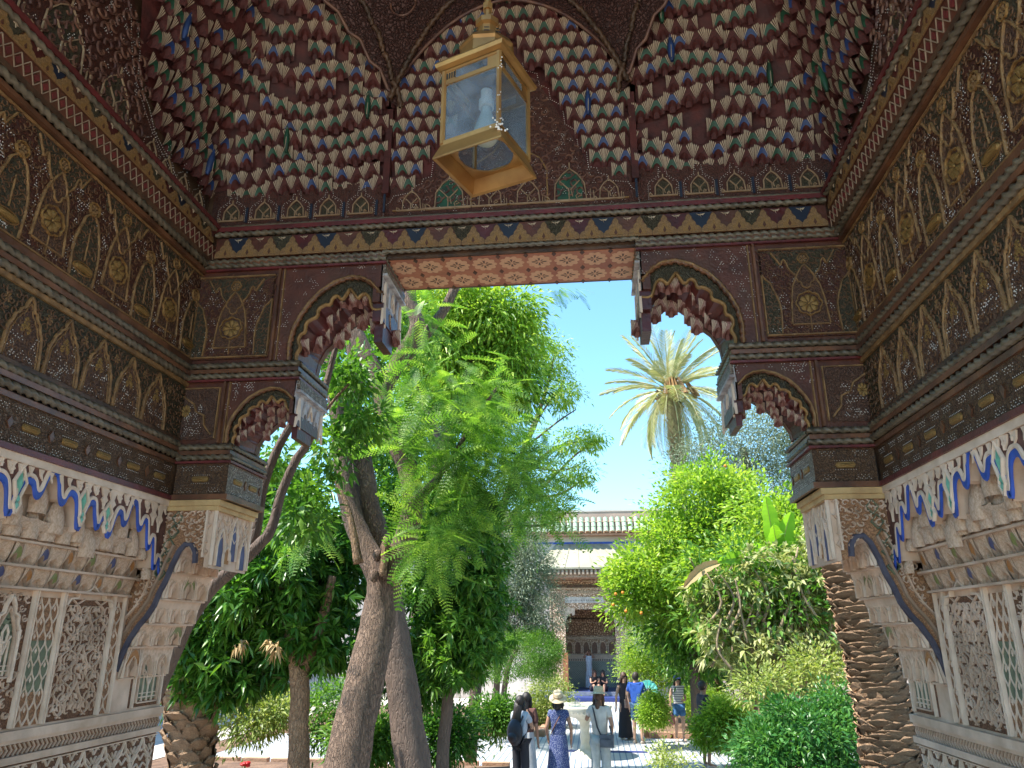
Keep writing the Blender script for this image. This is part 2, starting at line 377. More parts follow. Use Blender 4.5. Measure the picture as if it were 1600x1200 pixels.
# --- prototypes shared by the wooden friezes
def rosette_mesh(name, m, petals=8):
    mb = MB(); fr = F((0, 0, 0), (1, 0, 0), (0, 1, 0), (0, 0, 1))
    for k in range(petals):
        a = 2 * PI * k / petals; c, s = math.cos(a), math.sin(a)
        def q(r, t, h): return (r * c - t * s, r * s + t * c, h)
        mb.add([q(.12, 0, .05), q(.5, -.2, .02), q(.85, -.3, .03), q(1.0, 0, .02), q(.85, .3, .03), q(.5, .2, .02), q(.68, 0, .36)],
               [(0, 1, 6), (1, 2, 6), (2, 3, 6), (3, 4, 6), (4, 5, 6), (5, 0, 6)], m)
    mb.add([(.15 * math.cos(PI * k / 3), .15 * math.sin(PI * k / 3), .1) for k in range(6)] + [(0, 0, .4)], [(k, (k + 1) % 6, 6) for k in range(6)], m)
    return mb.mesh(name, True)
M_ROS = rosette_mesh('rosette', brightgold); M_ROSD = rosette_mesh('small_rosette', dullgold, 6)
def cart_mesh():
    mb = MB(); fr = F((0, 0, 0), (1, 0, 0), (0, 1, 0), (0, 0, 1))
    P = [(-1, 0), (-.9, .55), (-.78, .8), (.78, .8), (.9, .55), (1, 0), (.9, -.55), (.78, -.8), (-.78, -.8), (-.9, -.55)]
    Q = [(a * .88, b * .5) for a, b in P]
    vs = [(a, b, 0) for a, b in P] + [(a * .96, b * .8, .3) for a, b in P] + [(a, b, .3 if i % 2 else .34) for i, (a, b) in enumerate(Q)] + [(0, 0, .55)]
    fs = []
    for i in range(10):
        j = (i + 1) % 10; fs += [(i, j, j + 10, i + 10), (i + 10, j + 10, j + 20, i + 20), (i + 20, j + 20, 30)]
    mb.add(vs, fs, brightgold); return mb.mesh('cartouche')
M_CART = cart_mesh()
def tooth_mesh(name):
    mb = MB(); fr = F((0, 0, 0), (1, 0, 0), (0, 1, 0), (0, 0, 1))
    P = [(-.5, 0), (-.5, .22), (-.40, .36), (-.28, .40), (-.27, .55), (-.18, .66), (-.13, .68), (-.12, .85), (-.05, .96), (0, 1.0)]
    P = P + [(-a, b) for a, b in P[-2::-1]]
    mb.poly(fr, P[::-1], 0, .12, dullgold)
    mb.poly(fr, [(a * .55, .1 + b * .5) for a, b in P][::-1], .12, .17, gold)
    mb.poly(fr, [(0, .08), (.07, .2), (0, .42), (-.07, .2)], .17, .2, redwood)
    return mb.mesh(name)
M_TOOTH = tooth_mesh('carved_tooth')

def dots3(mb, fr, a, b, r=.0035, c=0):
    f2 = F(fr.p(0, 0, c), fr.u, fr.v, fr.n)
    for da, db in ((-.008, -.005), (.008, -.005), (0, .008)): mb.dot(f2, a + da, b + db, r, whitedot)
def mir(pts): return pts + [(-a, b) for a, b in pts[::-1]]
def xf(pts, a0, b0, sa, sb): return [(a0 + a * sa, b0 + b * sb) for a, b in pts]

def scrolls(mb, fr, a0, a1, b0, b1, step, m, w=.009, h=.007, test=None, seed=1):
    r_ = random.Random(seed); b = b0; j = 0
    while b < b1:
        a = a0 + (step / 2 if j % 2 else 0)
        while a < a1:
            if test is None or test(a, b):
                sg = r_.choice((-1, 1)); ph = r_.uniform(0, 6.28)
                pts = [(a + math.cos(ph + sg * t * 5.2) * step * .46 * (1 - t * .78), b + math.sin(ph + sg * t * 5.2) * step * .46 * (1 - t * .78)) for t in [k / 11 for k in range(12)]]
                mb.ribbon(fr, pts, w, h, m, taper=lambda t: 1.15 - .5 * t)
                q = pts[4]; mb.poly(fr, [(q[0], q[1]), (q[0] + step * .2, q[1] + step * .08), (q[0] + step * .32, q[1] + step * .26), (q[0] + step * .1, q[1] + step * .2)], 0, h, m)
            a += step
        b += step * .8; j += 1
finescroll = mat('fine_worn_scroll_paint', (.165, .082, .036), .55, (.11, .055, .028), 25)
def backscroll(fr, a0, a1, z0, z1, parent, seed):
    m_ = MB(); scrolls(m_, F(fr.p(0, 0, .001), fr.u, fr.v, fr.n), a0 + .02, a1 - .01, z0 + .025, z1 - .015, .046, finescroll, .0045, .004, None, seed); pbuild(m_, 'fine_scrollwork', parent, 'stuff')
def friezeC(fr, a0, a1, per, ph, parent, z0=3.44, z1=3.63, g=None):
    b = MB(); b.fbox(fr, a0, a1, z0, z1, -.03, .0, g or brownwood); pbuild(b, 'frieze_board', parent)
    zc = (z0 + z1) / 2; d = MB(); k = 0
    n = int((a1 - a0) / per) + 2
    for i in range(-1, n):
        a = a0 + ph + i * per
        if a0 + .05 < a < a1 - .05:
            part_at('cartouche', M_CART, parent, wm(fr.m(a, zc, .001, .052, .021, .03)))
            for s in range(-4, 5):
                for sg in (-1, 1): d.dot(F(fr.p(0, 0, .002), fr.u, fr.v, fr.n), a + s * .013, zc + sg * .024, .003, whitedot)
        for cc in (a - per * .28, a + per * .28):
            if a0 + .04 < cc < a1 - .04:
                for sg in (-1, 1):
                    for s in range(-4, 5):
                        d.dot(F(fr.p(0, 0, .001), fr.u, fr.v, fr.n), cc + s * .009, zc + sg * (.062 + .012 * abs(math.sin(s * 1.1))), .003, whitedot)
                        if s % 2: d.dot(F(fr.p(0, 0, .001), fr.u, fr.v, fr.n), cc + s * .009, zc + sg * .052, .0026, whitedot)
        c2 = a + per / 2
        if a0 + .02 < c2 < a1 - .02: d.poly(fr, xf([(0, -.6), (.35, 0), (0, .6), (-.35, 0)], c2, zc, .045, .045), .001, .008, fillet)
    pbuild(d, 'painted_dots', parent, 'stuff')

UB = [(-.46, .0), (-.43, .28), (-.40, .48), (-.33, .55), (-.30, .66), (-.22, .70), (-.19, .78), (-.11, .80), (-.08, .9), (0, 1.0)]
def friezeB(fr, a0, a1, per, ph, parent, z0=3.78, z1=4.11):
    b = MB(); b.fbox(fr, a0, a1, z0, z1, -.03, .0, greenwood); pbuild(b, 'frieze_board', parent)
    backscroll(F(fr.p(0, 0, .002), fr.u, fr.v, fr.n), a0, a1, z0, z1, parent, 3)
    d = MB(); r = MB(); n = int((a1 - a0) / per) + 2; H = z1 - z0 - .02
    for i in range(-1, n):
        a = a0 + ph + i * per
        if a < a0 + per * .3 or a > a1 - per * .3: continue
        P = xf(mir(UB), a, z0 + .005, per * .96, H)
        P = chaik([(min(max(x, a0 + .004), a1 - .004), y) for x, y in P], 1)
        r.poly(fr, P[::-1], 0, .003, mauvewood); r.ribbon(fr, P, .012, .012, dullgold); r.ribbon(fr, [(a + (x - a) * .86, z0 + .005 + (y - z0 - .005) * .90) for x, y in P], .005, .008, dullgold)
        for q in range(26):
            aa, bb = rnd.uniform(-.36, .36), rnd.uniform(.05, .7)
            if abs(aa) < .42 - max(0, bb - .4) * .7 and not (abs(aa) < .12 and .4 < bb < .75): dots3(d, fr, a + aa * per, z0 + bb * H, c=.004)
        for (da, db, s, rot) in ((0, .62, .026, 0), (-.07, .52, .018, 0), (.07, .52, .018, 0)):
            part_at('gilt_bud', M_ROS, parent, wm(fr.m(a + da * per, z0 + db * H, .003, s * .7, s * 1.1, .02)))
        if a + per / 2 < a1 - .03: part_at('small_rosette', M_ROSD, parent, wm(fr.m(a + per / 2, z0 + .84 * H, .001, .022, .026, .016)))
    pbuild(r, 'gilt_arch_tracery', parent, 'stuff'); pbuild(d, 'painted_dots', parent, 'stuff')

def scal(cx, cy, r, n=8, amp=.13, sx=1, N=48):
    return [(cx + sx * r * (1 + amp * abs(math.cos(n * t / 2)) - amp / 2) * math.cos(t), cy + r * (1 + amp * abs(math.cos(n * t / 2)) - amp / 2) * math.sin(t)) for t in [2 * PI * k / N for k in range(N)]]
def friezeA(fr, a0, a1, per, ph, parent, z0=4.27, z1=4.86):
    b = MB(); b.fbox(fr, a0, a1, z0, z1, -.03, .0, redcarve)
    pbuild(b, 'frieze_board', parent)
    r = MB(); d = MB(); H = z1 - z0 - .04; zb = z0 + .02
    backscroll(F(fr.p(0, 0, .002), fr.u, fr.v, fr.n), a0, a1, z0, z1, parent, 4)
    for zz in (z0 + .012, z1 - .012): r.ribbon(fr, [(a0, zz), (a1, zz)], .012, .01, dullgold)
    n = int((a1 - a0) / per) + 3
    def C(pts, a):
        out = []
        for u, v in pts:
            x = min(max(a + u * per, a0 + .003), a1 - .003); out.append((x, zb + v * H))
        return chaik(out, 1) if len(out) > 3 else out
    for i in range(-1, n):
        a = a0 + ph + i * per
        if a < a0 - per * .6 or a > a1 + per * .6: continue
        green_top = [(-.5, .99), (-.37, .97), (-.35, .88), (-.30, .80), (-.26, .84), (-.23, .88), (-.2, .85), (-.18, .76), (-.11, .69), (0, .80)]
        r.poly(fr, C(mir(green_top), a)[::-1], 0, .003, greenwood)
        if a0 < a < a1:
            r.poly(fr, C(mir([(-.21, .10), (-.17, .52), (-.1, .66), (0, .8)]), a)[::-1], 0, .004, mauvewood)
            r.ribbon(fr, C(mir([(-.21, .10), (-.17, .52), (-.1, .67), (-.05, .76), (0, .81)]), a) , .010, .012, dullgold)
            r.ribbon(fr, C([(-.21, .10), (.21, .10)], a), .009, .010, dullgold)
            r.ribbon(fr, C(mir([(-.11, .67), (-.09, .60), (-.055, .60), (-.045, .54), (0, .52)]), a), .009, .012, dullgold)
            r.ribbon(fr, scal(a, zb + .34 * H, .068, 8, .12), .008, .016, gold, True)
            r.ribbon(fr, [(a, zb + .02 * H), (a, zb + .22 * H)], .007, .009, dullgold)
            part_at('rosette', M_ROS, parent, wm(fr.m(a, zb + .34 * H, .005, .056, .056, .045)))
            r.ribbon(fr, scal(a, zb + .885 * H, .030, 6, .15, N=24), .006, .012, gold, True)
            part_at('small_rosette', M_ROSD, parent, wm(fr.m(a, zb + .885 * H, .005, .025, .025, .022)))
        for sg in (-1, 1):
            L_ = [(u * sg, v) for u, v in [(-.11, .68), (-.18, .76), (-.2, .85), (-.23, .89), (-.26, .80), (-.29, .86), (-.33, .92), (-.36, .97)]]
            if a0 - .1 < a < a1 + .1: r.ribbon(fr, C(L_, a), .009, .012, dullgold)
        # half arches with a cartouche midway
        c = a + per / 2
        if a0 - per * .1 < c < a1 + per * .1:
            A_ = [(-.17, .0), (-.19, .3), (-.155, .44), (-.12, .52), (-.10, .60), (-.05, .64), (0, .7)]
            r.poly(fr, C(mir(A_), c)[::-1], 0, .003, greenwood); r.ribbon(fr, C(mir(A_), c), .010, .012, dullgold)
            if a0 + .04 < c < a1 - .04:
                part_at('cartouche', M_CART, parent, wm(fr.m(c, zb + .12 * H, .004, .06, .02, .045)))
                r.ribbon(fr, scal(c, zb + .12 * H, .028, 2, .0, 2.4, N=20), .006, .010, gold, True)
                r.ribbon(fr, [(c, zb + .2 * H), (c, zb + .48 * H)], .006, .01, dullgold)
                r.ribbon(fr, scal(c, zb + .72 * H, .034, 8, .15, N=24), .007, .014, gold, True)
                part_at('small_rosette', M_ROSD, parent, wm(fr.m(c, zb + .72 * H, .005, .028, .028, .028)))
        for q in range(150):
            u, v = rnd.uniform(-.5, .5), rnd.uniform(.03, .86)
            au = abs(u); ok = (.22 < au < .33 and v > .1) or (au > .13 and .62 < v < .74 and au < .36) or (v < .08) or (au > .2 and .6 < v < .84 and au < .42)
            x = a + u * per
            if ok and a0 + .01 < x < a1 - .01: dots3(d, fr, x, zb + v * H, c=.003)
    pbuild(r, 'gilt_arch_tracery', parent, 'stuff'); pbuild(d, 'painted_dots', parent, 'stuff')

def ropes(fr, a0, a1, zs, parent, r=.02, out=.018):
    for z in zs:
        m = MB(); m.rope(fr.p(a0, z, out), fr.p(a1, z, out), r, ropemat); pbuild(m, 'rope_moulding', parent, smooth=True)
def teeth(fr, a0, a1, z0, z1, parent, per=.142, tilt=0):
    g = MB(); g.fbox(fr, a0, a1, z0, z1, -.03, .0, redwood)
    n = round((a1 - a0) / per); per = (a1 - a0) / n; cols = [navy, redwood, greenwood, darkred]
    for i in range(n):
        a = a0 + (i + .5) * per
        part_at('carved_tooth', M_TOOTH, parent, wm(fr.m(a, z0, .001, per * .98, (z1 - z0) * .92, .05)))
        if i < n:
            c = a + per / 2
            g.poly(fr, [(max(c - per * .46, a0), z1 - .002), (min(c + per * .46, a1), z1 - .002), (min(c + .01, a1), z0 + .02), (min(c - .01, a1 - .001), z0 + .02)][::-1], .0, .0015, cols[i % 4])
            if c + .04 < a1:
                for da, s in ((-.016, 1), (.016, 1), (0, 1)):
                    g.poly(fr, [(c + da * 1.6, z1 - .012), (c + da * .6 + .004, z1 - .026 - (.014 if da == 0 else 0)), (c + da * .2 - .004, z1 - .018)], .0015, .006, cream)
    pbuild(g, 'painted_triangles', parent, 'stuff')

lat_m = mat('dim_lattice_paint', (.34, .25, .17), .5, (.24, .16, .1), 20)
def side_frieze(fr, sgn):
    top = part0('wooden_frieze')
    e = MB()
    a0, a1 = YS, YF
    for z0, z1, out, m in ((3.42, 3.445, .022, redfillet), (3.63, 3.655, .012, fillet), (3.70, 3.725, .03, fillet), (3.76, 3.785, .014, darkwood),
                           (4.105, 4.13, .014, dullgold), (4.165, 4.19, .034, fillet), (4.24, 4.275, .016, fillet), (4.855, 4.88, .03, fillet), (4.92, 4.95, .05, darkwood),
                           (5.14, 5.17, .10, redfillet), (5.17, 5.20, .07, darkwood)):
        e.fbox(fr, a0, a1 - .001, z0, z1, -.03, out, m)
    e.fbox(fr, a0, a1, 3.42, 7.0, -.15, -.031, darkwood)
    pbuild(e, 'moulding_fillet', top)
    friezeC(fr, a0, a1, .25, .06 + (2.86 - a0) % .25 - .06, top)
    friezeB(fr, a0, a1, .25, (2.71 - a0) % .25, top, 3.785, 4.105)
    friezeA(fr, a0, a1, .49, (2.72 - a0) % .49, top, 4.275, 4.855)
    ropes(fr, a0, a1 - .03, (3.678, 3.743), top, .022)
    ropes(fr, a0, a1 - .03, (4.148, 4.215), top, .022)
    ropes(fr, a0, a1 - .05, (4.90,), top, .022, .04)
    ropes(fr, a0, a1 - .08, (5.125,), top, .018, .085)
    # lattice band lying over, tilted out
    f2 = F(fr.p(0, 4.95, .05), fr.u, (fr.v * .085 + fr.n * .02).normalized(), (fr.n * .085 - fr.v * .02).normalized())
    l = MB(); l.fbox(f2, a0, a1, 0, .085, -.02, 0, redwood); n = int((a1 - a0) / .055)
    for i in range(n):
        a = a0 + i * .055
        l.ribbon(f2, [(a, .004), (a + .055, .081)], .004, .005, lat_m); l.ribbon(f2, [(a + .055, .004), (a, .081)], .004, .005, lat_m)
        l.poly(f2, [(a + .055, .024), (a + .072, .043), (a + .055, .062), (a + .038, .043)], 0, .005, redfillet)
    pbuild(l, 'lattice_band', top, 'stuff')
    f3 = F(fr.p(0, 5.035, .075), fr.u, fr.v, fr.n)
    teeth(f3, a0, a1 - .07, 0, .10, top, .13)
    return top
def part0(name):
    o = empty(name); o.parent = pav; o.location = (0, 0, 0); return o
SL = side_frieze(FL, 1); SR = side_frieze(FRt, -1)

# --- front wall brackets, built once per side through a mirrored frame
ARC_A = [(-1.78, 4.25), (-1.785, 4.36), (-1.77, 4.46), (-1.73, 4.55), (-1.68, 4.63), (-1.62, 4.70), (-1.53, 4.76), (-1.44, 4.79), (-1.36, 4.78), (-1.30, 4.745), (-1.23, 4.66)]
SC_A = [(-1.74, 4.25), (-1.745, 4.30), (-1.72, 4.34), (-1.745, 4.385), (-1.73, 4.43), (-1.70, 4.44), (-1.705, 4.50), (-1.67, 4.525), (-1.63, 4.54), (-1.635, 4.59), (-1.59, 4.62), (-1.555, 4.615), (-1.55, 4.66), (-1.515, 4.68),
        (-1.485, 4.64), (-1.455, 4.69), (-1.44, 4.725), (-1.415, 4.69), (-1.385, 4.645), (-1.37, 4.67), (-1.345, 4.685), (-1.315, 4.66), (-1.30, 4.60), (-1.28, 4.565), (-1.23, 4.57)]
OP_A = [(-1.71, 4.25), (-1.70, 4.33), (-1.655, 4.42), (-1.60, 4.47), (-1.55, 4.53), (-1.50, 4.58), (-1.46, 4.61), (-1.42, 4.645), (-1.39, 4.655), (-1.365, 4.61), (-1.335, 4.60), (-1.31, 4.56), (-1.29, 4.52), (-1.23, 4.50)]
def rs(P, n):
    L_ = [0]
    for a, b in zip(P, P[1:]): L_.append(L_[-1] + math.hypot(b[0] - a[0], b[1] - a[1]))
    out = []
    for k in range(n + 1):
        t = L_[-1] * k / n; i = 0
        while i < len(P) - 2 and L_[i + 1] < t: i += 1
        f_ = (t - L_[i]) / max(1e-9, L_[i + 1] - L_[i]); out.append((P[i][0] + (P[i + 1][0] - P[i][0]) * f_, P[i][1] + (P[i + 1][1] - P[i][1]) * f_))
    return out
SC_A = chaik(SC_A, 1)
def affB(P):  # the smaller arch is the same drawing, scaled
    return [(-2.11 + (x + 1.785) * .70, 3.75 + (z - 4.25) * .615) for x, z in P]
ARC_B, SC_B, OP_B = affB(ARC_A), affB(SC_A), affB(OP_A)

def niche_mesh(name, hood, red=None, fan=None, rays=4):
    red = red or vaultred; fan = fan or cream
    mb = MB(); o = .35
    arch = [(-.41, 0), (-.42, .22), (-.40, .42), (-.31, .62), (-.17, .76), (0, .84)]
    arch = arch + [(-a, b) for a, b in arch[-2::-1]]; n = len(arch)
    def P(a, b, c=0): return (a, b, o * b + c + .10 * math.sin(PI * min(1, b)) * (1 - abs(a)))
    r0 = [P(a, b) for a, b in arch]; r1 = [P(a * .66, b * .66, -.10) for a, b in arch]; r2 = [P(a * .4, b * .42, -.40) for a, b in arch]
    for i in range(n - 1):
        mb.add([r0[i], r0[i + 1], r1[i + 1], r1[i]], [(0, 1, 2, 3)], hood if 2 <= i <= n - 4 else red)
        mb.add([r1[i], r1[i + 1], r2[i + 1], r2[i]], [(0, 1, 2, 3)], red)
    mb.add(r2, [tuple(range(n))], red)
    for s in (-1, 1):
        A = [(s * abs(a), b) for a, b in arch[:6]]
        B = [(s * .5, 0), (s * .5, .25), (s * .5, .5), (s * .5, .78), (s * .30, 1.0), (0, .97)]
        for i in range(5):
            mb.add([P(*A[i]), P(*A[i + 1]), P(*B[i + 1]), P(*B[i])], [(0, 1, 2, 3)], red)
        mb.add([P(s * .5, .78), P(s * .30, 1.0), P(s * .5, 1.04)], [(0, 1, 2)], red)
        tops = [(.47, 1.04, .03), (.375, 1.03, .032), (.265, .98, .034), (.155, .90, .034)][:rays]
        for k, (tx, ty, w2) in enumerate(tops):
            bx = .488 - .014 * k; q = .47 - .035 * k - .02 * k * k * .5; w1 = .011 + .002 * k
            mb.add([P(s * bx, .20, .02), P(s * (q + w1), .55, .04), P(s * (tx + w2), ty - .07, .055), P(s * tx, ty, .07), P(s * (tx - w2), ty - .09, .055), P(s * (q - w1 * 1.3), .55, .04)],
                   [(0, 1, 2, 3, 4, 5)], fan)
    mb.add([P(-.5, 1), P(.5, 1), (.5, 1.0, -.1), (-.5, 1.0, -.1)], [(0, 1, 2, 3)], red)
    return mb
NICHE = {k: niche_mesh('niche', m) for k, m in (('g', green), ('b', blue), ('r', vaultred))}
NM = {k: v.mesh('muqarnas_niche') for k, v in NICHE.items()}
def inside(pt, poly):
    x, y = pt; c = False; j = len(poly) - 1
    for i in range(len(poly)):
        xi, yi = poly[i]; xj, yj = poly[j]
        if (yi > y) != (yj > y) and x < (xj - xi) * (y - yi) / (yj - yi) + xi: c = not c
        j = i
    return c
lightniche = niche_mesh('niche', mat('dusty_rose_wood', (.36, .20, .17), .6), mat('faded_red_wood', (.27, .105, .08), .55, (.17, .065, .05), 12), mat('pale_cream_paint', (.66, .52, .37), .55)).mesh('muqarnas_niche')

def bracket(side):
    """side -1 left, +1 right (mirrored about the centre line)"""
    fr = F((0, YF, 0), (1, 0, 0), Z, (0, -1, 0)) if side < 0 else F((2 * XC, YF, 0), (-1, 0, 0), Z, (0, -1, 0))
    D = YB - YF
    top = part0('wooden_bracket')
    # upper tier
    for (x0, x1, z0, z1, arc, sc, op) in ((-2.40, -1.23, 4.25, 4.86, ARC_A, SC_A, OP_A), (-2.40, -1.71, 3.75, 4.125, ARC_B, SC_B, OP_B)):
        k = (z1 - z0) / .61
        b = MB(); P = [(x0, z0)] + arc + [(x1, z1), (x0, z1)]
        b.poly(fr, P, -.05, 0, redwood, True)
        b.poly(fr, [(x0, z0)] + [(a, c) for a, c in arc] + [(x1, z1), (x0, z1)], -D, -.3, greywood, True)
        b.poly(fr, arc + [(x1, z1 - .001)] + [(x1 - .0, z1 - .001)] + sc[::-1][:0] + [(x0 + .4, z1 - .001), (arc[0][0] - .02, z0 + .001)], -.055, -.051, darkwood)
        # recessed arch spandrel between the rope arch and the scalloped gilt edge
        b.poly(fr, arc + sc[::-1], -.07, -.03, greenwood)
        b.poly(fr, [(a + .0, c) for a, c in sc] + op[::-1], -.30, -.28, redwood, True)
        b.poly(fr, arc[:1] + op + [(x1, z1), (arc[4][0], z1)], -.33, -.30, redwood, True)
        ra, ro = rs(sc, 30), rs(op, 30)
        b.add([fr.p(x, z, -.05) for x, z in ra] + [fr.p(x * .5 + a * .5, z * .5 + c * .5, -.18) for (x, z), (a, c) in zip(ra, ro)] + [fr.p(x, z, -.30) for x, z in ro], [(i + 31 * q, i + 1 + 31 * q, i + 32 + 31 * q, i + 31 + 31 * q) for i in range(30) for q in range(2)], darkred)
        pbuild(b, 'bracket_board', top)
        g = MB(); g.ribbon(fr, sc, .016 * k + .004, .02, gold, c0=-.035); g.ribbon(fr, arc, .012, .012, dullgold)
        for i in range(len(arc) - 1):   # twisted arch moulding
            g.rope(fr.p(*arc[i], -.012), fr.p(*arc[i + 1], -.012), .017 * k + .004, fillet, .04)
        pbuild(g, 'arch_moulding', top, smooth=True)
        # niches stepping back towards the opening
        poly = sc + op[::-1]; st = .066 * k + .006
        zz = z0; row = 0
        while zz < z1:
            xx = x0 + (st / 2 if row % 2 else 0)
            while xx < x1 + st:
                c = (xx, zz + st * .3)
                band = sc + op[::-1]
                dop = min(math.hypot(c[0] - a, c[1] + st * .3 - e) for a, e in op)
                if inside(c, band) or inside((xx + .01, zz + st * .7), band) or dop < .028 * k + .012:
                    d = min(math.hypot(c[0] - a, c[1] - e) for a, e in sc)
                    dep = -.045 - min(d * 2.9, .24)
                    part_at('muqarnas_niche', lightniche, top, wm(fr.m(xx, zz, dep, st * 1.05, st * 1.25, st * 1.3)))
                xx += st
            zz += st * .86; row += 1
        # dots on the spandrel
        d = MB()
        for q in range(260):
            a, c = rnd.uniform(x0, x1), rnd.uniform(z0, z1)
            lim = -1.87 if z0 > 4 else -2.13
            if a > lim and inside((a, c), [(x0, z0)] + arc + [(x1, z1), (x0, z1)]) and min(math.hypot(a - p[0], c - p[1]) for p in arc) > .045: dots3(d, fr, a, c, c=.001)
        pbuild(d, 'painted_dots', top, 'stuff')
        # pendant at the tip, its face towards the opening weathered and coloured pale as if sky-lit
        e = x1; pw = .055 * k
        p = MB(); zt = z1; zbm = z0 + (.36 if z0 > 4 else .17)
        p.fbox(fr, e - .01, e + .001, zbm, zt, -D, -.0, paleblue)
        hb = (zbm - (z0 + (.12 if z0 > 4 else .035))) / 2
        p.fbox(fr, e - pw, e + .012, zbm - hb, zbm, -D + .1, -.02, darkred); p.fbox(fr, e - pw * .9, e + .004, zbm - 2 * hb, zbm - hb, -D + .18, -.06, darkred)
        p.fbox(fr, e - pw, e + .0, zbm, zbm + .1, -D, 0, redwood)
        pbuild(p, 'pendant', top)
        rf = F(fr.p(e + .001, 0, 0), (0, 1, 0), Z, fr.u)   # reveal face: u = depth
        r = MB(); r.fbox(rf, 0, D, zt - .055, zt, 0, .02, greywood); r.fbox(rf, 0, D, zt - .075, zt - .06, 0, .028, paleblue)
        for i in range(5):
            u0 = D * (i + .1) / 5; u1 = D * (i + .9) / 5; um = (u0 + u1) / 2; zl = zbm - hb * (1.2 if i in (0, 4) else .3 if i in (1, 3) else -.3)
            r.poly(rf, [(u0, zl), (um - .01, zt - .12), (um, zt - .10), (um + .01, zt - .12), (u1, zl), (um + .012, zl + .05), (um - .012, zl + .05)][::-1], -.002, .012, plaster2 if i % 2 == 0 else paleblue)
        pbuild(r, 'weathered_skylit_relief', top)
    # panel frames
    for (x0, x1, z0, z1) in ((-2.40, -1.885, 4.25, 4.86), (-2.40, -2.15, 3.75, 4.125)):
        g = MB(); g.ribbon(fr, [(x1, z0), (x1, z1)], .022, .018, fillet)
        g.ribbon(fr, [(x1 + .03, z0), (x1 + .03, z1)], .01, .012, dullgold); g.ribbon(fr, [(x1 - .03, z0 + .03), (x1 - .03, z1 - .035), (x0, z1 - .035)], .012, .012, dullgold)
        pbuild(g, 'panel_frame', top)
    f1 = F(fr.p(0, 0, .002), fr.u, fr.v, fr.n)
    friezeA(F(fr.p(0, 0, .012), fr.u, fr.v, fr.n), -2.40, -1.91, .49, .245, top, 4.27, 4.83)
    q = MB(); q.ribbon(f1, xf([(0, 1), (.35, .8), (.45, .6), (.7, .5), (.75, .25), (1, .0)], -2.40, 3.80, .2, .24), .013, .014, dullgold)
    q.fbox(f1, -2.395, -2.19, 3.775, 4.09, 0, .004, mauvewood); pbuild(q, 'corner_panel', top)
    part_at('rosette', M_ROS, top, wm(f1.m(-2.375, 3.95, .008, .03, .04, .03)))
    dq = MB()
    for _ in range(30): dots3(dq, f1, rnd.uniform(-2.38, -2.27), rnd.uniform(3.80, 4.0), c=.006)
    pbuild(dq, 'painted_dots', top, 'stuff')
    # rope courses wrap the brackets
    for z0, z1, e in ((3.63, 3.75, -2.07), (4.125, 4.25, -1.71), (4.86, 4.95, -1.23)):
        b = MB(); b.fbox(fr, -2.40, e, z0, z1, -D, .0, darkwood); zm = (z0 + z1) / 2
        b.fbox(fr, -2.40, e + .012, zm - .012, zm + .012, -D - .01, .03, fillet)
        b.fbox(fr, -2.40, e + .02, z0 + .001, z0 + .014, -D - .012, .022, redfillet)
        pbuild(b, 'moulding_fillet', top)
        ropes(F(fr.p(0, 0, 0), fr.u, fr.v, fr.n), -2.38, e + .02, (z0 + .034, z1 - .026), top, .02)
        rf = F(fr.p(e, 0, 0), (0, 1, 0), Z, fr.u)
        ropes(rf, 0, D, (z0 + .034, z1 - .026), top, .015, .01)
    # lowest block with cartouche
    b = MB(); b.fbox(fr, -2.40, -2.07, 3.42, 3.63, -D, -.03, darkwood); b.fbox(fr, -2.40, -2.05, 3.42, 3.45, -D - .02, .022, fillet); pbuild(b, 'bracket_block', top)
    friezeC(F(fr.p(0, 0, .001), fr.u, fr.v, fr.n), -2.385, -2.07, .3, .155, top, 3.45, 3.63)
    rf = F(fr.p(-2.068, 0, 0), (0, 1, 0), Z, fr.u)
    friezeC(rf, .0, D, .2, .12, top, 3.45, 3.63, greywood)
for s in (-1, 1): bracket(s)

# --- lintel and front cornice
lint = part0('lintel')
b = MB(); b.box(-1.23, .33, YF + .002, YB, 4.90, 5.2, darkwood); b.box(-1.22, .32, YF + .03, YB - .03, 4.895, 4.8999, salmon); pbuild(b, 'lintel_beam', lint)
fs_ = F((0, YF + .03, 4.895), (1, 0, 0), (0, 1, 0), (0, 0, -1))
pm = MB(); fu = F((0, 0, 0), (1, 0, 0), (0, 1, 0), (0, 0, 1))
pm.poly(fu, scal(0, 0, .9, 10, .22, 1.0, 40), 0, .04, peach)
for k in range(8):
    a = 2 * PI * k / 8; L_ = .62 if k % 2 == 0 else .45
    pm.poly(fu, [(math.cos(a + d) * r, math.sin(a + d) * r) for r, d in ((.1, 0), (L_ * .6, .22), (L_, .12), (L_ * .8, 0), (L_, -.12), (L_ * .6, -.22))][::-1], .04, .06, redwood)
M_MED = pm.mesh('painted_medallion')
for i in range(9):
    for j in range(2): part_at('painted_medallion', M_MED, lint, wm(fs_.m(-1.22 + .0866 + i * .1717, .1 + j * .2, 0, .08, .085, .03)))
g = MB()
for i in range(10):
    for j in range(3):
        g.poly(fs_, xf([(0, -1), (.5, 0), (0, 1), (-.5, 0)], -1.21 + i * .1717, .01 + j * .195, .03, .03), 0, .003, redwood)
pbuild(g, 'painted_diamonds', lint, 'stuff')
cor = part0('front_cornice')
b = MB(); b.fbox(FF, XL, XR, 4.951, 5.2, -.2, -.0, darkwood); b.fbox(FF, XL, XR, 5.125, 5.155, 0, .05, redfillet); pbuild(b, 'moulding_fillet', cor)
teeth(F(FF.p(0, 0, .03), FF.u, FF.v, FF.n), XL + .08, XR - .08, 4.945, 5.085, cor)
ropes(FF, XL + .08, XR - .08, (5.105,), cor, .02, .045)
ropes(FF, XL + .08, XR - .08, (5.168,), cor, .010, .03)
ropes(FF, -1.23, .33, (4.93,), cor, .016, .03)

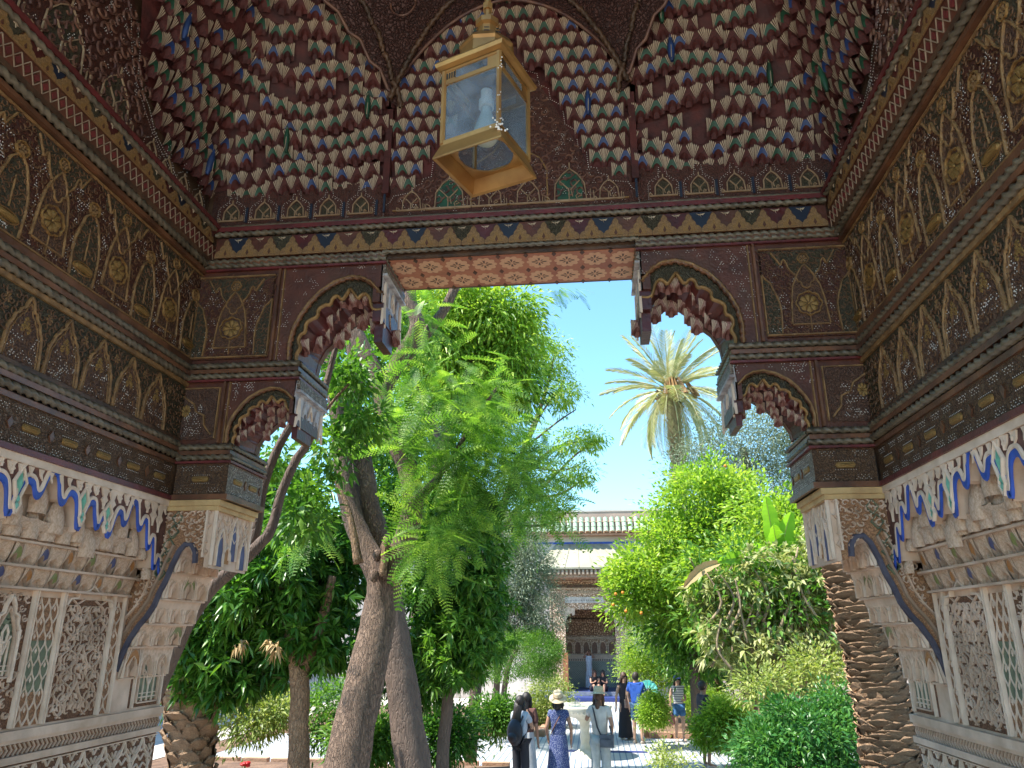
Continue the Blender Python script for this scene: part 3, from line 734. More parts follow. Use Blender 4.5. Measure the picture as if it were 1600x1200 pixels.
# --- vault: carved panels and tiers of small niches
vault = part0('muqarnas_vault')
tanl = mat('tan_letter_paint', (.40, .27, .16), .5, (.28, .18, .10), 20)
def kufic(mb, fr, a, b, s):
    gold = tanl
    """the short gilt inscription in each small arch: base line, paired stems, looped letters"""
    P = lambda pts: xf(pts, a, b, s, s)
    mb.ribbon(fr, P([(-.52, .02), (.5, .02)]), .010 * s / .16, .008, gold)
    mb.ribbon(fr, P([(-.52, .0), (-.52, .14), (-.44, .1), (-.40, .02)]), .007, .008, gold)
    mb.ribbon(fr, P([(-.32, .02), (-.30, .42), (-.16, .64), (0, .78)]), .008, .008, gold)
    mb.ribbon(fr, P([(.34, .02), (.30, .42), (.16, .64), (0, .78)]), .008, .008, gold)
    mb.ribbon(fr, P([(-.2, .48), (-.02, .28), (-.02, .02)]), .007, .008, gold)
    mb.ribbon(fr, P([(.2, .48), (.02, .28), (.06, .1)]), .007, .008, gold)
    mb.ribbon(fr, P([(.16, .02), (.12, .12), (.18, .18), (.24, .12), (.16, .09)]), .006, .008, gold)
    mb.ribbon(fr, P([(.42, .02), (.42, .26)]), .006, .008, gold); mb.ribbon(fr, P([(.5, .02), (.48, .22)]), .006, .008, gold)
    mb.ribbon(fr, P([(0, .78), (0, .92)]), .008, .008, gold)
def dotline(mb, fr, pts, step=.013, r=.0035, c=.004):
    f2 = F(fr.p(0, 0, c), fr.u, fr.v, fr.n)
    for (x0, y0), (x1, y1) in zip(pts, pts[1:]):
        L_ = math.hypot(x1 - x0, y1 - y0); n = max(1, int(L_ / step))
        for i in range(n): mb.dot(f2, x0 + (x1 - x0) * i / n, y0 + (y1 - y0) * i / n, r, whitedot)
# frieze with small arches, front
fb = MB(); fb.fbox(FF, XL, XR, 5.2, 5.46, -.1, .0, redcarve); pbuild(fb, 'carved_board', vault)
kf = MB(); kd = MB(); kp = MB()
arche = [(-.46, 0), (-.46, .5), (-.40, .62), (-.26, .72), (-.14, .82), (-.12, .95), (-.10, 1.1), (0, 1.22)]
xs = [XL + .10 + .205 * i for i in range(3)] + [XL + .10 + .205 * 3 - .01, XL + .10 + .205 * 4 - .04]
xs = [XL + .14 + .215 * i for i in range(5)]
for x in xs + [2 * XC - x for x in xs]:
    kufic(kf, F(FF.p(0, 0, .004), FF.u, FF.v, FF.n), x, 5.225, .165)
    kf.poly(FF, xf(mir([(-.26, .05), (-.26, .4), (-.14, .58), (0, .7)]), x, 5.225, .165, .165)[::-1], 0, .003, greenwood)
    dotline(kd, FF, xf(mir(arche), x, 5.21, .2, .2)); dotline(kd, FF, xf(mir([(-.40, 0), (-.40, .46), (-.3, .62), (-.12, .76), (-.07, .95), (0, 1.08)]), x, 5.21, .2, .2), .02)
    m_ = MB(); m_.poly(FF, [(x + .095, 5.21), (x + .11, 5.21), (x + .11, 5.32), (x + .095, 5.32)], 0, .008, navy); pbuild(m_, 'blue_colonnette', vault)
dx_ = [(-.62, 5.225, .2), (-.38, 5.225, .28), (.38, 5.225, .30), (.62, 5.225, .2), (-.12, 5.225, .24), (.12, 5.225, .24)]
for d_, z_, s_ in dx_: kufic(kf, F(FF.p(0, 0, .006), FF.u, FF.v, FF.n), XC + d_, z_, s_ * (.9 if s_ < .25 else 1))
for d_ in (-.38, .38): kf.poly(FF, xf(mir([(-.26, .05), (-.28, .45), (-.16, .66), (0, .76)]), XC + d_, 5.225, .29, .29)[::-1], 0, .004, green)
kf.ribbon(FF, [(XC - .74, 5.232), (XC + .74, 5.232)], .012, .01, gold)
for sg in (-1, 1): kf.ribbon(FF, [(XC + sg * x, z) for x, z in ((.24, 5.23), (.24, 5.46), (.2, 5.55), (.1, 5.62), (.05, 5.70), (0, 5.74))], .012, .01, gold)
HW = [(5.2, .80), (5.30, .76), (5.36, .62), (5.42, .56), (5.47, .5), (5.62, .44), (5.80, .36), (6.0, .27), (6.12, .2), (6.25, .1), (6.35, 0)]
def hw(z):
    for (z0, h0), (z1, h1) in zip(HW, HW[1:]):
        if z0 <= z <= z1: return h0 + (h1 - h0) * (z - z0) / (z1 - z0)
    return 0 if z > 6.3 else .8
cp = MB(); P = [(XC - h, z) for z, h in HW]; P += [(XC + h, z) for z, h in HW[-2::-1]]
cp.poly(FF, P[::-1], -.02, .0025, redcarve); pbuild(cp, 'arabesque_panel', vault)
sc_m = mat('mauve_relief_wood', (.21, .10, .06), .45, (.09, .04, .035), 14)
sc = MB(); scrolls(sc, F(FF.p(0, 0, .003), FF.u, FF.v, FF.n), XC - .75, XC + .76, 5.3, 6.3, .075, sc_m, .011, .009, lambda a, z: abs(a - XC) < hw(z) - .03)
pbuild(sc, 'arabesque_scrolls', vault, 'stuff')
for _ in range(420):
    z = rnd.uniform(5.2, 6.3); a = rnd.uniform(-.8, .8)
    if abs(a) < hw(z) - .02: dots3(kd, FF, XC + a, z, c=.008)
zig = []
for i in range(len(HW) - 1):
    (z0, h0), (z1, h1) = HW[i], HW[i + 1]; zig += [(h0, z0), (h0 - (h0 - h1) * .15, z0 + (z1 - z0) * .7)]
for sg in (-1, 1): dotline(kd, FF, [(XC + sg * h, z) for h, z in zig], .014, .004)
pbuild(kf, 'gilt_inscription', vault, 'stuff'); pbuild(kd, 'painted_dots', vault, 'stuff')

# side wall panels above the cornice
for fr in (FL, FRt):
    SB = [(4.0, 5.2), (3.95, 5.27), (3.6, 5.27), (3.45, 5.33), (3.32, 5.40), (3.2, 5.5), (3.1, 5.6), (3.04, 5.75), (2.98, 5.95), (2.7, 6.3), (2.5, 6.6)]
    p = MB(); p.poly(fr, [(YS, 5.2)] + SB + [(2.5, 6.95), (YS, 6.95)], -.03, .0, redcarve); pbuild(p, 'carved_board', vault)
    g = MB(); d = MB(); ff = F(fr.p(0, 0, .004), fr.u, fr.v, fr.n)
    dotline(d, fr, [(a + .02 * (-1) ** i, b) for i, (a, b) in enumerate(SB[1:-2])], .014, .004); dotline(d, fr, [(a - .06, b) for a, b in SB[2:-2]], .014, .004)
    for y in (3.82, 3.64, 3.46, 3.3): kufic(g, ff, y, 5.215, .15); dotline(d, fr, xf(mir(arche), y, 5.205, .16, .18), .014)
    for y, s in ((2.95, .34), (2.55, .42), (2.1, .42)):
        kufic(g, ff, y, 5.225, s); g.poly(fr, xf(mir([(-.26, .05), (-.28, .45), (-.16, .66), (0, .76)]), y, 5.225, s, s)[::-1], 0, .004, greenwood)
    g.ribbon(fr, [(YS, 5.225), (3.9, 5.225)], .012, .01, gold)
    scrolls(g, ff, YS, 3.2, 5.3, 6.4, .085, sc_m, .012, .009, lambda a, z: a < 3.45 - (z - 5.3) * .8, 5)
    for _ in range(200):
        a, z = rnd.uniform(2, 3.9), rnd.uniform(5.2, 6.2)
        if inside((a, z), [(YS, 5.2)] + SB + [(YS, 6.95)]): dots3(d, fr, a, z, c=.008)
    pbuild(g, 'gilt_inscription', vault, 'stuff'); pbuild(d, 'painted_dots', vault, 'stuff')

# tiers
def yB(z):
    K = [(5.2, 4.0), (5.30, 3.62), (5.42, 3.30), (5.56, 3.12), (5.9, 3.0), (6.3, 2.8), (6.9, 2.55)]
    for (z0, y0), (z1, y1) in zip(K, K[1:]):
        if z <= z1: return y0 + (y1 - y0) * (z - z0) / (z1 - z0)
    return 2.6
ROWH = .106; NR = 15
def plan(z, side, M=60):
    """plan curve of a corner bay at height z, from the front wall to the side wall"""
    t = (z - 5.36) / 1.4; o = .015 + .26 * t * t + .05 * t
    A = Vector((-1.235, YF - o, z)); B = Vector((XL + o, yB(z), z)); C = Vector((XL + o, YF - o, z)); k = min(.9, max(0, 1.02 * max(0, t) ** 1.1))
    L1, L2 = (C - A).length, (B - C).length; out = []
    for i in range(M + 1):
        s = i / M * (L1 + L2)
        p = A + (C - A) * (s / L1) if s < L1 else C + (B - C) * ((s - L1) / L2)
        q = A + (B - A) * (i / M)
        bul = math.sin(PI * i / M)
        out.append(p * (1 - k * .8) + q * (k * .8) + Vector((-.03, .03, 0)) * bul * k)
    for _ in range(int(2 + 6 * t)):   # round the corner
        out = [out[0]] + [(out[i - 1] + out[i] * 2 + out[i + 1]) / 4 for i in range(1, M)] + [out[-1]]
    if side > 0: out = [Vector((2 * XC - p.x, p.y, p.z)) for p in out]
    return out
def resamp(c, st, off):
    L_ = [0]
    for a, b in zip(c, c[1:]): L_.append(L_[-1] + (b - a).length)
    T = L_[-1]; n = max(2, round(T / st)); st = T / n; out = []; i = 0
    for k in range(n if not off else n - 1):
        s = st * (k + .5 + (.5 if off else 0))
        while i < len(c) - 2 and L_[i + 1] < s: i += 1
        f_ = (s - L_[i]) / max(1e-6, L_[i + 1] - L_[i]); p = c[i].lerp(c[i + 1], f_)
        j0, j1 = max(0, i - 2), min(len(c) - 1, i + 3); d = (c[j1] - c[j0]).normalized(); out.append((p, d, st))
    return out
cells = []
r_ = random.Random(3)
for side in (-1, 1):
    bk = MB(); rows = [plan(5.30 + ROWH * i * .5, side) for i in range(2 * NR + 1)]
    n0 = len(rows[0]); vs = []
    for rr in rows:
        for p in rr:
            inn = Vector((XC, 2, p.z)) - p; inn.normalize(); vs.append(p - inn * .085)
    bk.add(vs, [(i * n0 + k, i * n0 + k + 1, (i + 1) * n0 + k + 1, (i + 1) * n0 + k) for i in range(len(rows) - 1) for k in range(n0 - 1)], vaultred)
    pbuild(bk, 'vault_shell', vault, smooth=True)
    for i in range(NR):
        z = 5.38 + ROWH * i
        c = plan(z, side)
        big = r_.random() < .0
        for (p, d, st) in resamp(c, .088 + .014 * (i % 3 == 1), i % 2):
            wv = math.sin(p.x * 8.5 + p.y * 7.5 + (i // 2) * 1.7); p = p + Vector((0, 0, .022 * wv)); 
            n_ = d.cross(Z)
            if n_.dot(Vector((XC, 2, p.z)) - p) < 0: n_ = -n_
            u_ = Z.cross(n_) * -1
            if u_.cross(Z).dot(n_) < 0: u_ = -u_
            if i == 0 and (int((p.x - XL) / .1075) % 2 == 1) and p.y > 3.9: pass
            j = math.sin(p.x * 9 + p.y * 7 + i * 2.1)
            hood = 'g' if j > .25 else 'b' if j > -.45 else 'r'
            recess = -.06 if r_.random() < .06 else r_.uniform(-.008, .008) + .022 * wv
            fr = F(p, u_, Z, n_)
            hh = ROWH * (1.0 if recess > -.05 else .8)
            if recess < -.05 and i > 0: continue
            cells.append((fr.m(0, 0, recess - .02, st * 1.01, hh * 1.02, .085), hood, p))
# centre bay
def archz(a):  # outline of the centre arch over |a| = distance from centre
    return 5.95 + .68 * max(0, math.cos(min(1, abs(a) / .80) * PI / 2)) ** .75
for i in range(NR - 1):
    z = 5.36 + ROWH * i; t = (z - 5.36) / 1.4; o = .015 + .16 * t * t + .03 * t; st = .0925; n = 18
    for k in range(n):
        a = -.78 + st / 2 + (k + (.5 if i % 2 else 0)) * st * .96
        if abs(a) > .76 or abs(a) < hw(z + .02) + .02 or z > archz(a) + .02: continue
        fr = F((XC + a, YF - o, z), (1, 0, 0), Z, (0, -1, 0)); j = math.sin(a * 19 + i * 2.3)
        cells.append((fr.m(0, 0, -.02, st, ROWH * 1.02, .085), 'g' if j > .2 else 'b' if j > -.5 else 'r', fr.o))
bk = MB()
for i in range(NR):
    z = 5.34 + ROWH * i; t = (z - 5.34) / 1.4; o = .16 * t * t + .03 * t - .04
    bk.box(-1.235, .335, YF - max(o, -.01), YF + .1, z, z + ROWH, vaultred)
# keep the board behind the carved panel
bk.v = [(x, max(y, YF + .004) if abs(x - XC) < .79 and z < 6.35 and y < YF + .05 else y, z) for x, y, z in bk.v]
pbuild(bk, 'vault_shell', vault)
dr = []
for q in range(0, len(cells), 31):
    M4, hd, p = cells[q]
    if 5.5 < p.z < 6.5: dr.append(M4)
for M4 in dr:
    m_ = MB(); fr = F(M4 @ Vector((.5, .1, .3)), M4.col[0].to_3d(), M4.col[1].to_3d(), M4.col[2].to_3d())
    vs = []; n = 8
    for i in range(8):
        t = i / 7; r0 = .22 * math.sin(PI * min(1, .12 + t * .86)) ** .8
        for k in range(n): a = 2 * PI * k / n; vs.append(fr.p(r0 * math.cos(a), -.75 + 1.7 * t, .3 * t + r0 * 1.1 * math.sin(a)))
    m_.add(vs, [(i * n + k, i * n + (k + 1) % n, (i + 1) * n + (k + 1) % n, (i + 1) * n + k) for i in range(7) for k in range(n)], blue if rnd.random() < .6 else green)
    m_.ribbon(fr, [(0, -.7), (.03, .1), (0, .8)], .04, .02, cream, c0=.36); pbuild(m_, 'painted_drop', vault, smooth=True)
cells.sort(key=lambda c: (c[2] - CAM).length + (0 if c[2].z < 6.5 else 5))
rest = MB()
for k, (M4, hood, p) in enumerate(cells):
    if k < 300: part_at('muqarnas_niche', NM[hood], vault, wm(M4))
    else:
        nb = NICHE[hood]; vs = [M4 @ Vector(v) for v in nb.v]; b0 = len(rest.v); rest.v.extend([tuple(v) for v in vs])
        mp = [rest.mat(m) for m in nb.ms]
        for f_, mi_ in zip(nb.f, nb.mi): rest.f.append([b0 + q for q in f_]); rest.mi.append(mp[mi_])
pbuild(rest, 'upper_niches', vault, 'stuff')
for xx in (-1.243, .325):
    m_ = MB(); m_.box(xx - .012, xx + .030, YF - .045, YF + .1, 5.34, 5.98, vaultred); m_.box(xx + .002, xx + .016, YF - .052, YF - .045, 5.2, 5.33, navy); pbuild(m_, 'bay_divider', vault)
# arch ribs and spandrels between the bays
def onplane(x, y, p0, n):
    d = ray(x, y); t = (Vector(p0) - CAM).dot(n) / d.dot(n); return CAM + d * t
nD = Vector((1, -1, 0)).normalized(); p0 = Vector((-1.24, 3.86, 6)); nF = Vector((0, -1, 0))
def spandrel(side):
    dg = [(635, 178), (622, 150), (606, 140), (594, 108), (578, 96), (563, 62), (545, 50), (528, 18), (508, 2), (490, -30), (470, -45)]
    lf = [onplane(x, y, p0, nD) for x, y in dg]
    # centre arch outline from the foot up to the crown
    ct = []
    for i in range(11):
        a = -.79 + .079 * i * 1.0; sc_ = .02 * math.sin(i * PI * .9) ** 2
        ct.append(Vector((XC + a, YF - .10 - .10 * i / 10, archz(a) + .03 + sc_)))
    top = 6.78
    m = MB(); n = 11
    mid = []
    if side > 0:
        lf = [Vector((2 * XC - p.x, p.y, p.z)) for p in lf]; ct = [Vector((2 * XC - p.x, p.y, p.z)) for p in ct]
    ul = [p.copy() for p in lf]
    # panel strip between the two outlines
    vs = []
    for i in range(n):
        a, b = lf[i], ct[i]
        for k in range(5): vs.append(a.lerp(b, k / 4) + Vector((0, -.06 * math.sin(PI * k / 4) * (i / n), .0)))
    m.add(vs, [(i * 5 + k, (i + 1) * 5 + k, (i + 1) * 5 + k + 1, i * 5 + k + 1) for i in range(n - 1) for k in range(4)], carved('dark_spandrel_wood', (.075, .026, .018), (.035, .012, .009), 45, .7, .6))
    pbuild(m, 'spandrel_panel', vault, smooth=True)
    r = MB(); r.tube(lf, .012, sc_m, 6); r.tube(ct, .012, sc_m, 6)
    li = [a.lerp(b, .22) + Vector((0, -.03, .0)) for a, b in zip(lf, ct)]; ci = [b.lerp(a, .2) + Vector((0, -.03, .0)) for a, b in zip(lf, ct)]
    for q in (li, ci):
        for a, b in zip(q, q[1:]): r.rope(a, b, .02, darkwood, .05)
    c = (lf[7] + ct[7]) / 2 + Vector((0, -.07, 0)); rad = .075
    pts = [c + Vector((rad * math.cos(t) * 1.1, 0, rad * math.sin(t) * (1.1 if math.sin(t) > 0 else 1.4))) for t in [2 * PI * k / 20 for k in range(21)]]
    r.tube(pts, .008, sc_m, 5)
    pbuild(r, 'arch_rib', vault, smooth=True)
spandrel(-1); spandrel(1)
cb = MB(); cb.box(XL, XR, .05, YF + .1, 6.80, 6.86, redcarve); pbuild(cb, 'ceiling', vault)
cb = MB(); ring = [(XC + 1.0 * math.cos(PI / 8 + k * PI / 4) * 1.55, 2.35 + 1.55 * math.sin(PI / 8 + k * PI / 4)) for k in range(9)]
fz = F((0, 0, 6.80), (1, 0, 0), (0, 1, 0), (0, 0, -1))
for s_, m_ in ((1.0, cream), (.93, green), (.86, dullgold)):
    cb.ribbon(fz, [(XC + (x - XC) * s_, 2.35 + (y - 2.35) * s_) for x, y in ring], .03, .05, m_)
pbuild(cb, 'ceiling_frame', vault)

# --- carved plaster side walls
PEAKS = [(1.9, 3.30), (2.06, 3.40), (2.2, 3.31), (2.36, 3.30), (2.50, 3.33), (2.61, 3.39), (2.75, 3.32), (2.92, 3.335), (3.06, 3.405), (3.19, 3.33), (3.35, 3.31), (3.44, 3.25), (3.57, 3.30), (3.68, 3.37), (3.80, 3.29), (3.89, 3.20), (3.965, 3.10)]
VAL = [3.26, 3.26, 3.17, 3.2, 3.27, 3.26, 3.15, 3.28, 3.28, 3.15, 3.22, 3.16, 3.25, 3.25, 3.17, 3.08]
def blue_outline():
    pts = []
    for i, (y, z) in enumerate(PEAKS):
        wl = (y - PEAKS[i - 1][0]) / 2 if i else .06; wr = (PEAKS[i + 1][0] - y) / 2 if i < len(PEAKS) - 1 else .045
        vr = VAL[i] if i < len(VAL) else 3.02
        pts += [(y - wl * .72, z - .06), (y - wl * .5, z - .02), (y - wl * .2, z - .002), (y, z), (y + wr * .2, z - .002), (y + wr * .5, z - .02), (y + wr * .72, z - .06), (y + wr, vr)]
    return pts
BO = blue_outline()
shadeplaster = mat('shaded_niche_plaster', (.44, .31, .22), .85, (.34, .23, .16), 14, .3, 30)  # old plaster in a darker copy, niche shade put into the colour
PN = niche_mesh('plaster_niche', oldplaster, oldplaster, plaster, 0)
PNm = PN.mesh('plaster_niche'); PNw = niche_mesh('n', plaster, plaster, plaster2, 0).mesh('plaster_niche')
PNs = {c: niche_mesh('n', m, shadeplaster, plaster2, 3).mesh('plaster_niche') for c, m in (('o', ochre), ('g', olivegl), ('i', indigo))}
def lump_mesh():
    """the pointed bell of old plaster under each lobe"""
    mb = MB(); rows = 9; n = 8; vs = []
    for i in range(rows + 1):
        v = i / rows; wv = .5 * (1 - max(0, v - .35) ** 1.6 * 1.7) if v < .97 else .03
        for k in range(n + 1):
            a = PI * k / n; vs.append((-math.cos(a) * wv, v, math.sin(a) * (.32 + .12 * math.sin(v * 4)) * (1.05 - v * .7) + .02 * math.sin(k * 2.3 + i * 1.9)))
    mb.add(vs, [(i * (n + 1) + k, i * (n + 1) + k + 1, (i + 1) * (n + 1) + k + 1, (i + 1) * (n + 1) + k) for i in range(rows) for k in range(n)], oldplaster)
    return mb.mesh('muqarnas_bell', True)
LUMP = lump_mesh()
def sebka(mb, fr, a0, a1, b0, b1, w, h, m, lw=.0055, hh=.009):
    """interlaced pointed lozenges"""
    n = max(1, round((a1 - a0) / w)); w = (a1 - a0) / n; rows = int((b1 - b0) / h) + 1
    for j in range(rows):
        for i in range(n + 1):
            a = a0 + i * w + (w / 2 if j % 2 else 0); b = b0 + j * h
            for sg in (-1, 1):
                P = [(a, b), (a + sg * w * .16, b + h * .22), (a + sg * w * .42, b + h * .5), (a + sg * w * .5, b + h * .8), (a + sg * w * .5, b + h)]
                P = [(x, min(y, b1)) for x, y in P]
                if all(a0 - 1e-4 <= x <= a1 + 1e-4 for x, y in P) and b + h * .5 < b1: mb.ribbon(fr, P, lw, hh, m)
            if a0 + .01 < a < a1 - .01 and b + h * 1.2 < b1 and (i + j) % 2:
                mb.poly(fr, [(a, b + h * .9), (a + w * .13, b + h * 1.08), (a, b + h * 1.3), (a - w * .13, b + h * 1.08)], 0, hh * .7, m)
def vine(mb, fr, a0, a1, b0, b1, m, lw=.0075, hh=.012, per=.15):
    """mirrored wavy stems with curls and half leaves"""
    c = (a0 + a1) / 2; W = (a1 - a0) / 2
    for sg in (-1, 1):
        for ph, amp, base in ((0, .30, .42), (PI, .26, .60)):
            P = []; n = int((b1 - b0) / .018)
            for i in range(n + 1):
                b = b0 + (b1 - b0) * i / n; P.append((c + sg * W * (base + amp * math.sin(2 * PI * (b - b0) / per + ph)), b))
            mb.ribbon(fr, P, lw, hh, m)
        j = 0; b = b0 + .03
        while b < b1 - .04:
            for off in (.18, .55, .86):
                x0 = c + sg * W * off; r = W * .17; s2 = (-1) ** j
                pts = [(x0 + s2 * r * math.cos(t * 5.4) * (1 - .7 * t), b + r * 1.25 * math.sin(t * 5.4) * (1 - .7 * t)) for t in [k / 10 for k in range(11)]]
                pts = [(min(max(x, a0 + .004), a1 - .004), y) for x, y in pts]
                mb.ribbon(fr, pts, lw * .8, hh * .8, m)
                L_ = r * 1.5
                if a0 + .03 < x0 + s2 * L_ < a1 - .03:
                    mb.poly(fr, [(x0, b), (x0 + s2 * L_ * .5, b + L_ * .16), (x0 + s2 * L_, b + L_ * .75), (x0 + s2 * L_ * .3, b + L_ * .55)][::int(s2) or 1], 0, hh * .9, m)
                j += 1
            b += per * .30
    b = b0 + .02
    while b + per * .9 < b1:
        mb.ribbon(fr, xf(mir([(-.30, 0), (-.34, .35), (-.16, .62), (0, 1)]), c, b, W, per * .95), lw * 1.1, hh * 1.2, m)
        mb.ribbon(fr, xf(mir([(-.12, .1), (-.15, .25), (-.06, .38), (0, .2)]), c, b, W, per * .95), lw * .8, hh, m)
        b += per * 1.1
def window_panel(parent, fr, a0, a1, z0, z1):
    c = (a0 + a1) / 2; W = (a1 - a0); H = z1 - z0
    g = MB(); g.fbox(fr, a0, a1, z0, z1, -.02, .003, brownground)
    og = [(-.5, 0), (-.5, .62), (-.38, .70), (-.36, .80), (-.2, .84), (-.16, .94), (0, 1.06)]
    og = og if True else og
    g.poly(fr, xf(mir([(-.34, .1), (-.34, .52), (-.26, .66), (-.12, .78), (0, .86)]), c, z0, W * .8, H)[::-1], .003, .006, sage)
    pbuild(g, 'window_ground', parent)
    r = MB()
    r.ribbon(fr, xf(mir(og), c, z0, W * .86, H), .016, .018, plaster2)
    r.ribbon(fr, xf(mir([(-.40, .06), (-.40, .55), (-.3, .68), (-.14, .82), (0, .92)]), c, z0, W * .8, H), .010, .016, plaster)
    r.ribbon(fr, xf([(-.40, .06), (.40, .06)], c, z0, W * .8, H), .010, .016, plaster)
    for x in (-.2, 0, .2): r.ribbon(fr, xf([(x, .08), (x, .5)], c, z0, W * .8, H), .007, .014, plaster2)
    for s in (-1, 1):
        r.ribbon(fr, xf([(0, .32), (s * .14, .50), (s * .24, .56)], c, z0, W * .8, H), .009, .015, plaster2)
        r.ribbon(fr, xf([(0, .7), (s * .12, .60), (s * .08, .5), (0, .45)], c, z0, W * .8, H), .008, .014, plaster2)
    r.ribbon(fr, xf([(-.34, .14), (.34, .14)], c, z0, W * .8, H), .008, .014, plaster2)
    r.ribbon(fr, xf([(-.34, .2), (.34, .2)], c, z0, W * .8, H), .006, .012, plaster2)
    pbuild(r, 'window_tracery', parent, 'stuff')

def plaster_side(side):
    xp, xu, sx = (XPL, XL, 1) if side < 0 else (XPR, XR, -1)
    fr = F((xp, 0, 0), (0, 1, 0), Z, (sx, 0, 0)); up = F((xu, 0, 0), (0, 1, 0), Z, (sx, 0, 0))
    top = part0('plaster_wall')
    b = MB(); b.fbox(fr, .05, YB, 1.1, 3.419, -.4, 0, plaster); pbuild(b, 'plaster_slab', top)
    # dado
    b = MB(); b.fbox(fr, .05, YB, 1.1, 1.55, 0, .012, mat('green_dado_tile', (.1, .2, .17), .3, (.3, .3, .27), 60)); pbuild(b, 'tiled_dado', top)
    # overhanging board above the blue outline
    b = MB()
    P = [(YS - .3, 3.2)] + BO + [(YF, 3.0), (YF, 3.385), (YS - .3, 3.385)]
    b.poly(up, P, -.148, -.003, plaster); b.poly(up, P, -.0029, 0, maroon); b.fbox(up, .06, YF - .001, 3.385, 3.4195, -.15, .012, plaster2); pbuild(b, 'lobed_board', top)
    l = MB(); l.ribbon(up, [(a, z + .014) for a, z in chaik(BO, 2)], .020, .008, plaster2); pbuild(l, 'white_lobed_band', top)
    l = MB(); l.ribbon(up, [(a, z - .010) for a, z in chaik(BO, 2)], .034, .007, cobalt, c0=-.001); pbuild(l, 'blue_lobed_band', top)
    l = MB()
    def top_of(a):
        q = [z for (y, z) in BO if abs(y - a) < .03]; return max(q) if q else 3.3
    a = 1.75
    while a < 3.98:
        zt = top_of(a) + .03; hgt = 3.385 - zt
        if hgt > .03:
            s = min(1, hgt / .12)
            l.poly(up, xf([(0, 0), (.012, .3), (.03, .45), (.012, .6), (.02, .8), (.045, 1), (-.045, 1), (-.02, .8), (-.012, .6), (-.03, .45), (-.012, .3)], a, zt, s, hgt), 0, .008, plaster2)
            l.ribbon(up, [(a, zt), (a, zt + hgt * .4)], .008, .010, plaster2)
        for dd in (.028,):
            l.poly(up, [(a + dd, 3.382), (a + dd + .03, 3.382), (a + dd + .022, 3.36), (a + dd + .03, 3.335), (a + dd + .012, 3.352)], 0, .007, plaster2)
        a += .062
    pbuild(l, 'plaster_leaves', top, 'stuff')
    for y, z, s in ((1.75, 3.19, .9), (2.28, 3.20, 1), (2.86, 3.20, 1.15), (3.275, 3.20, 1.05), (3.465, 3.19, .85)):
        j = MB(); h = .15 * s
        j.ribbon(up, xf([(0, -.15), (.02, .1), (.012, .25), (.034, .62), (0, 1), (-.034, .62), (-.012, .25), (-.02, .1), (0, -.15)], y, z, 1, h), .012, .014, plaster2)
        j.add([up.p(y, z + h * .2, .004), up.p(y + .024, z + h * .62, .004), up.p(y, z + h * .95, .004), up.p(y - .024, z + h * .62, .004), up.p(y, z + h * .6, .016)], [(0, 1, 4), (1, 2, 4), (2, 3, 4), (3, 0, 4)], jade)
        for q in (.05, .2): j.poly(up, xf([(0, -.1), (.012, 0), (0, .1), (-.012, 0)], y, z + h * q, 1, h), .004, .012, jade)
        pbuild(j, 'jade_jewel', top)
    # bells under each lobe and tiers stepping back
    for i, (y, z) in enumerate(PEAKS):
        wl = min(.075, (PEAKS[i + 1][0] - y) * .62 if i < len(PEAKS) - 1 else .05)
        part_at('muqarnas_bell', LUMP, top, wm(up.m(y, z - .20 if z > 3.2 else z - .12, -.06, wl * 1.35, .185 if z > 3.2 else .11, .10)))
    r_ = random.Random(11 + side)
    b = MB(); b.fbox(fr, YS - .2, 3.99, 3.08, 3.36, 0, .065, oldplaster); pbuild(b, 'muqarnas_backing', top)
    tiers = [(3.085, .11, .12, .085), (2.985, .085, .10, .06), (2.895, .085, .09, .03)]
    for k, (z, w_, h, n_) in enumerate(tiers):
        a = 1.5 + (w_ / 2 if k % 2 else 0); j = 0
        while a < 3.93 - .05 * (2 - k):
            jz = r_.uniform(-.008, .008)
            if k == 0:
                part_at('plaster_niche', PNm, top, wm(fr.m(a, z + jz, n_ - .01, w_, h * .75, .10)))
                part_at('muqarnas_bell', LUMP, top, wm(fr.m(a + w_ * .5, z + .01, n_ - .01, w_ * .82, h * 1.25, .09)))
                part_at('muqarnas_bell', LUMP, top, wm(fr.m(a, z + .03, n_ - .03, w_ * .5, h * .75, .08)))
            else:
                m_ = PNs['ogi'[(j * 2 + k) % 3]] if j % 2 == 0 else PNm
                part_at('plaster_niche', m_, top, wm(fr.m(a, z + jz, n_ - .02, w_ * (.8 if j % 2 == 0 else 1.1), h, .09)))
                if j % 2: part_at('muqarnas_bell', LUMP, top, wm(fr.m(a, z + .02, n_ - .06, w_ * .6, h * .75, .07)))
            a += w_ * .98; j += 1
        b = MB(); b.fbox(fr, YS - .2, 3.96, z - .008, z + .002, 0, n_ + .008, plaster)
        b.fbox(fr, YS - .2, 3.99, z + .0, z + h, 0, n_ - .035 if n_ > .04 else .002, oldplaster); pbuild(b, 'tier_ledge', top)
    # panels
    zb, zt = 2.31, 2.86
    segs = [('plain', 3.96, 4.12), ('lat', 3.86, 3.95), ('vine', 3.47, 3.85), ('lat', 3.28, 3.455), ('win', 2.93, 3.265), ('lat', 2.80, 2.92), ('vine', 2.42, 2.79), ('lat', 2.28, 2.41), ('vine', 1.9, 2.27)]
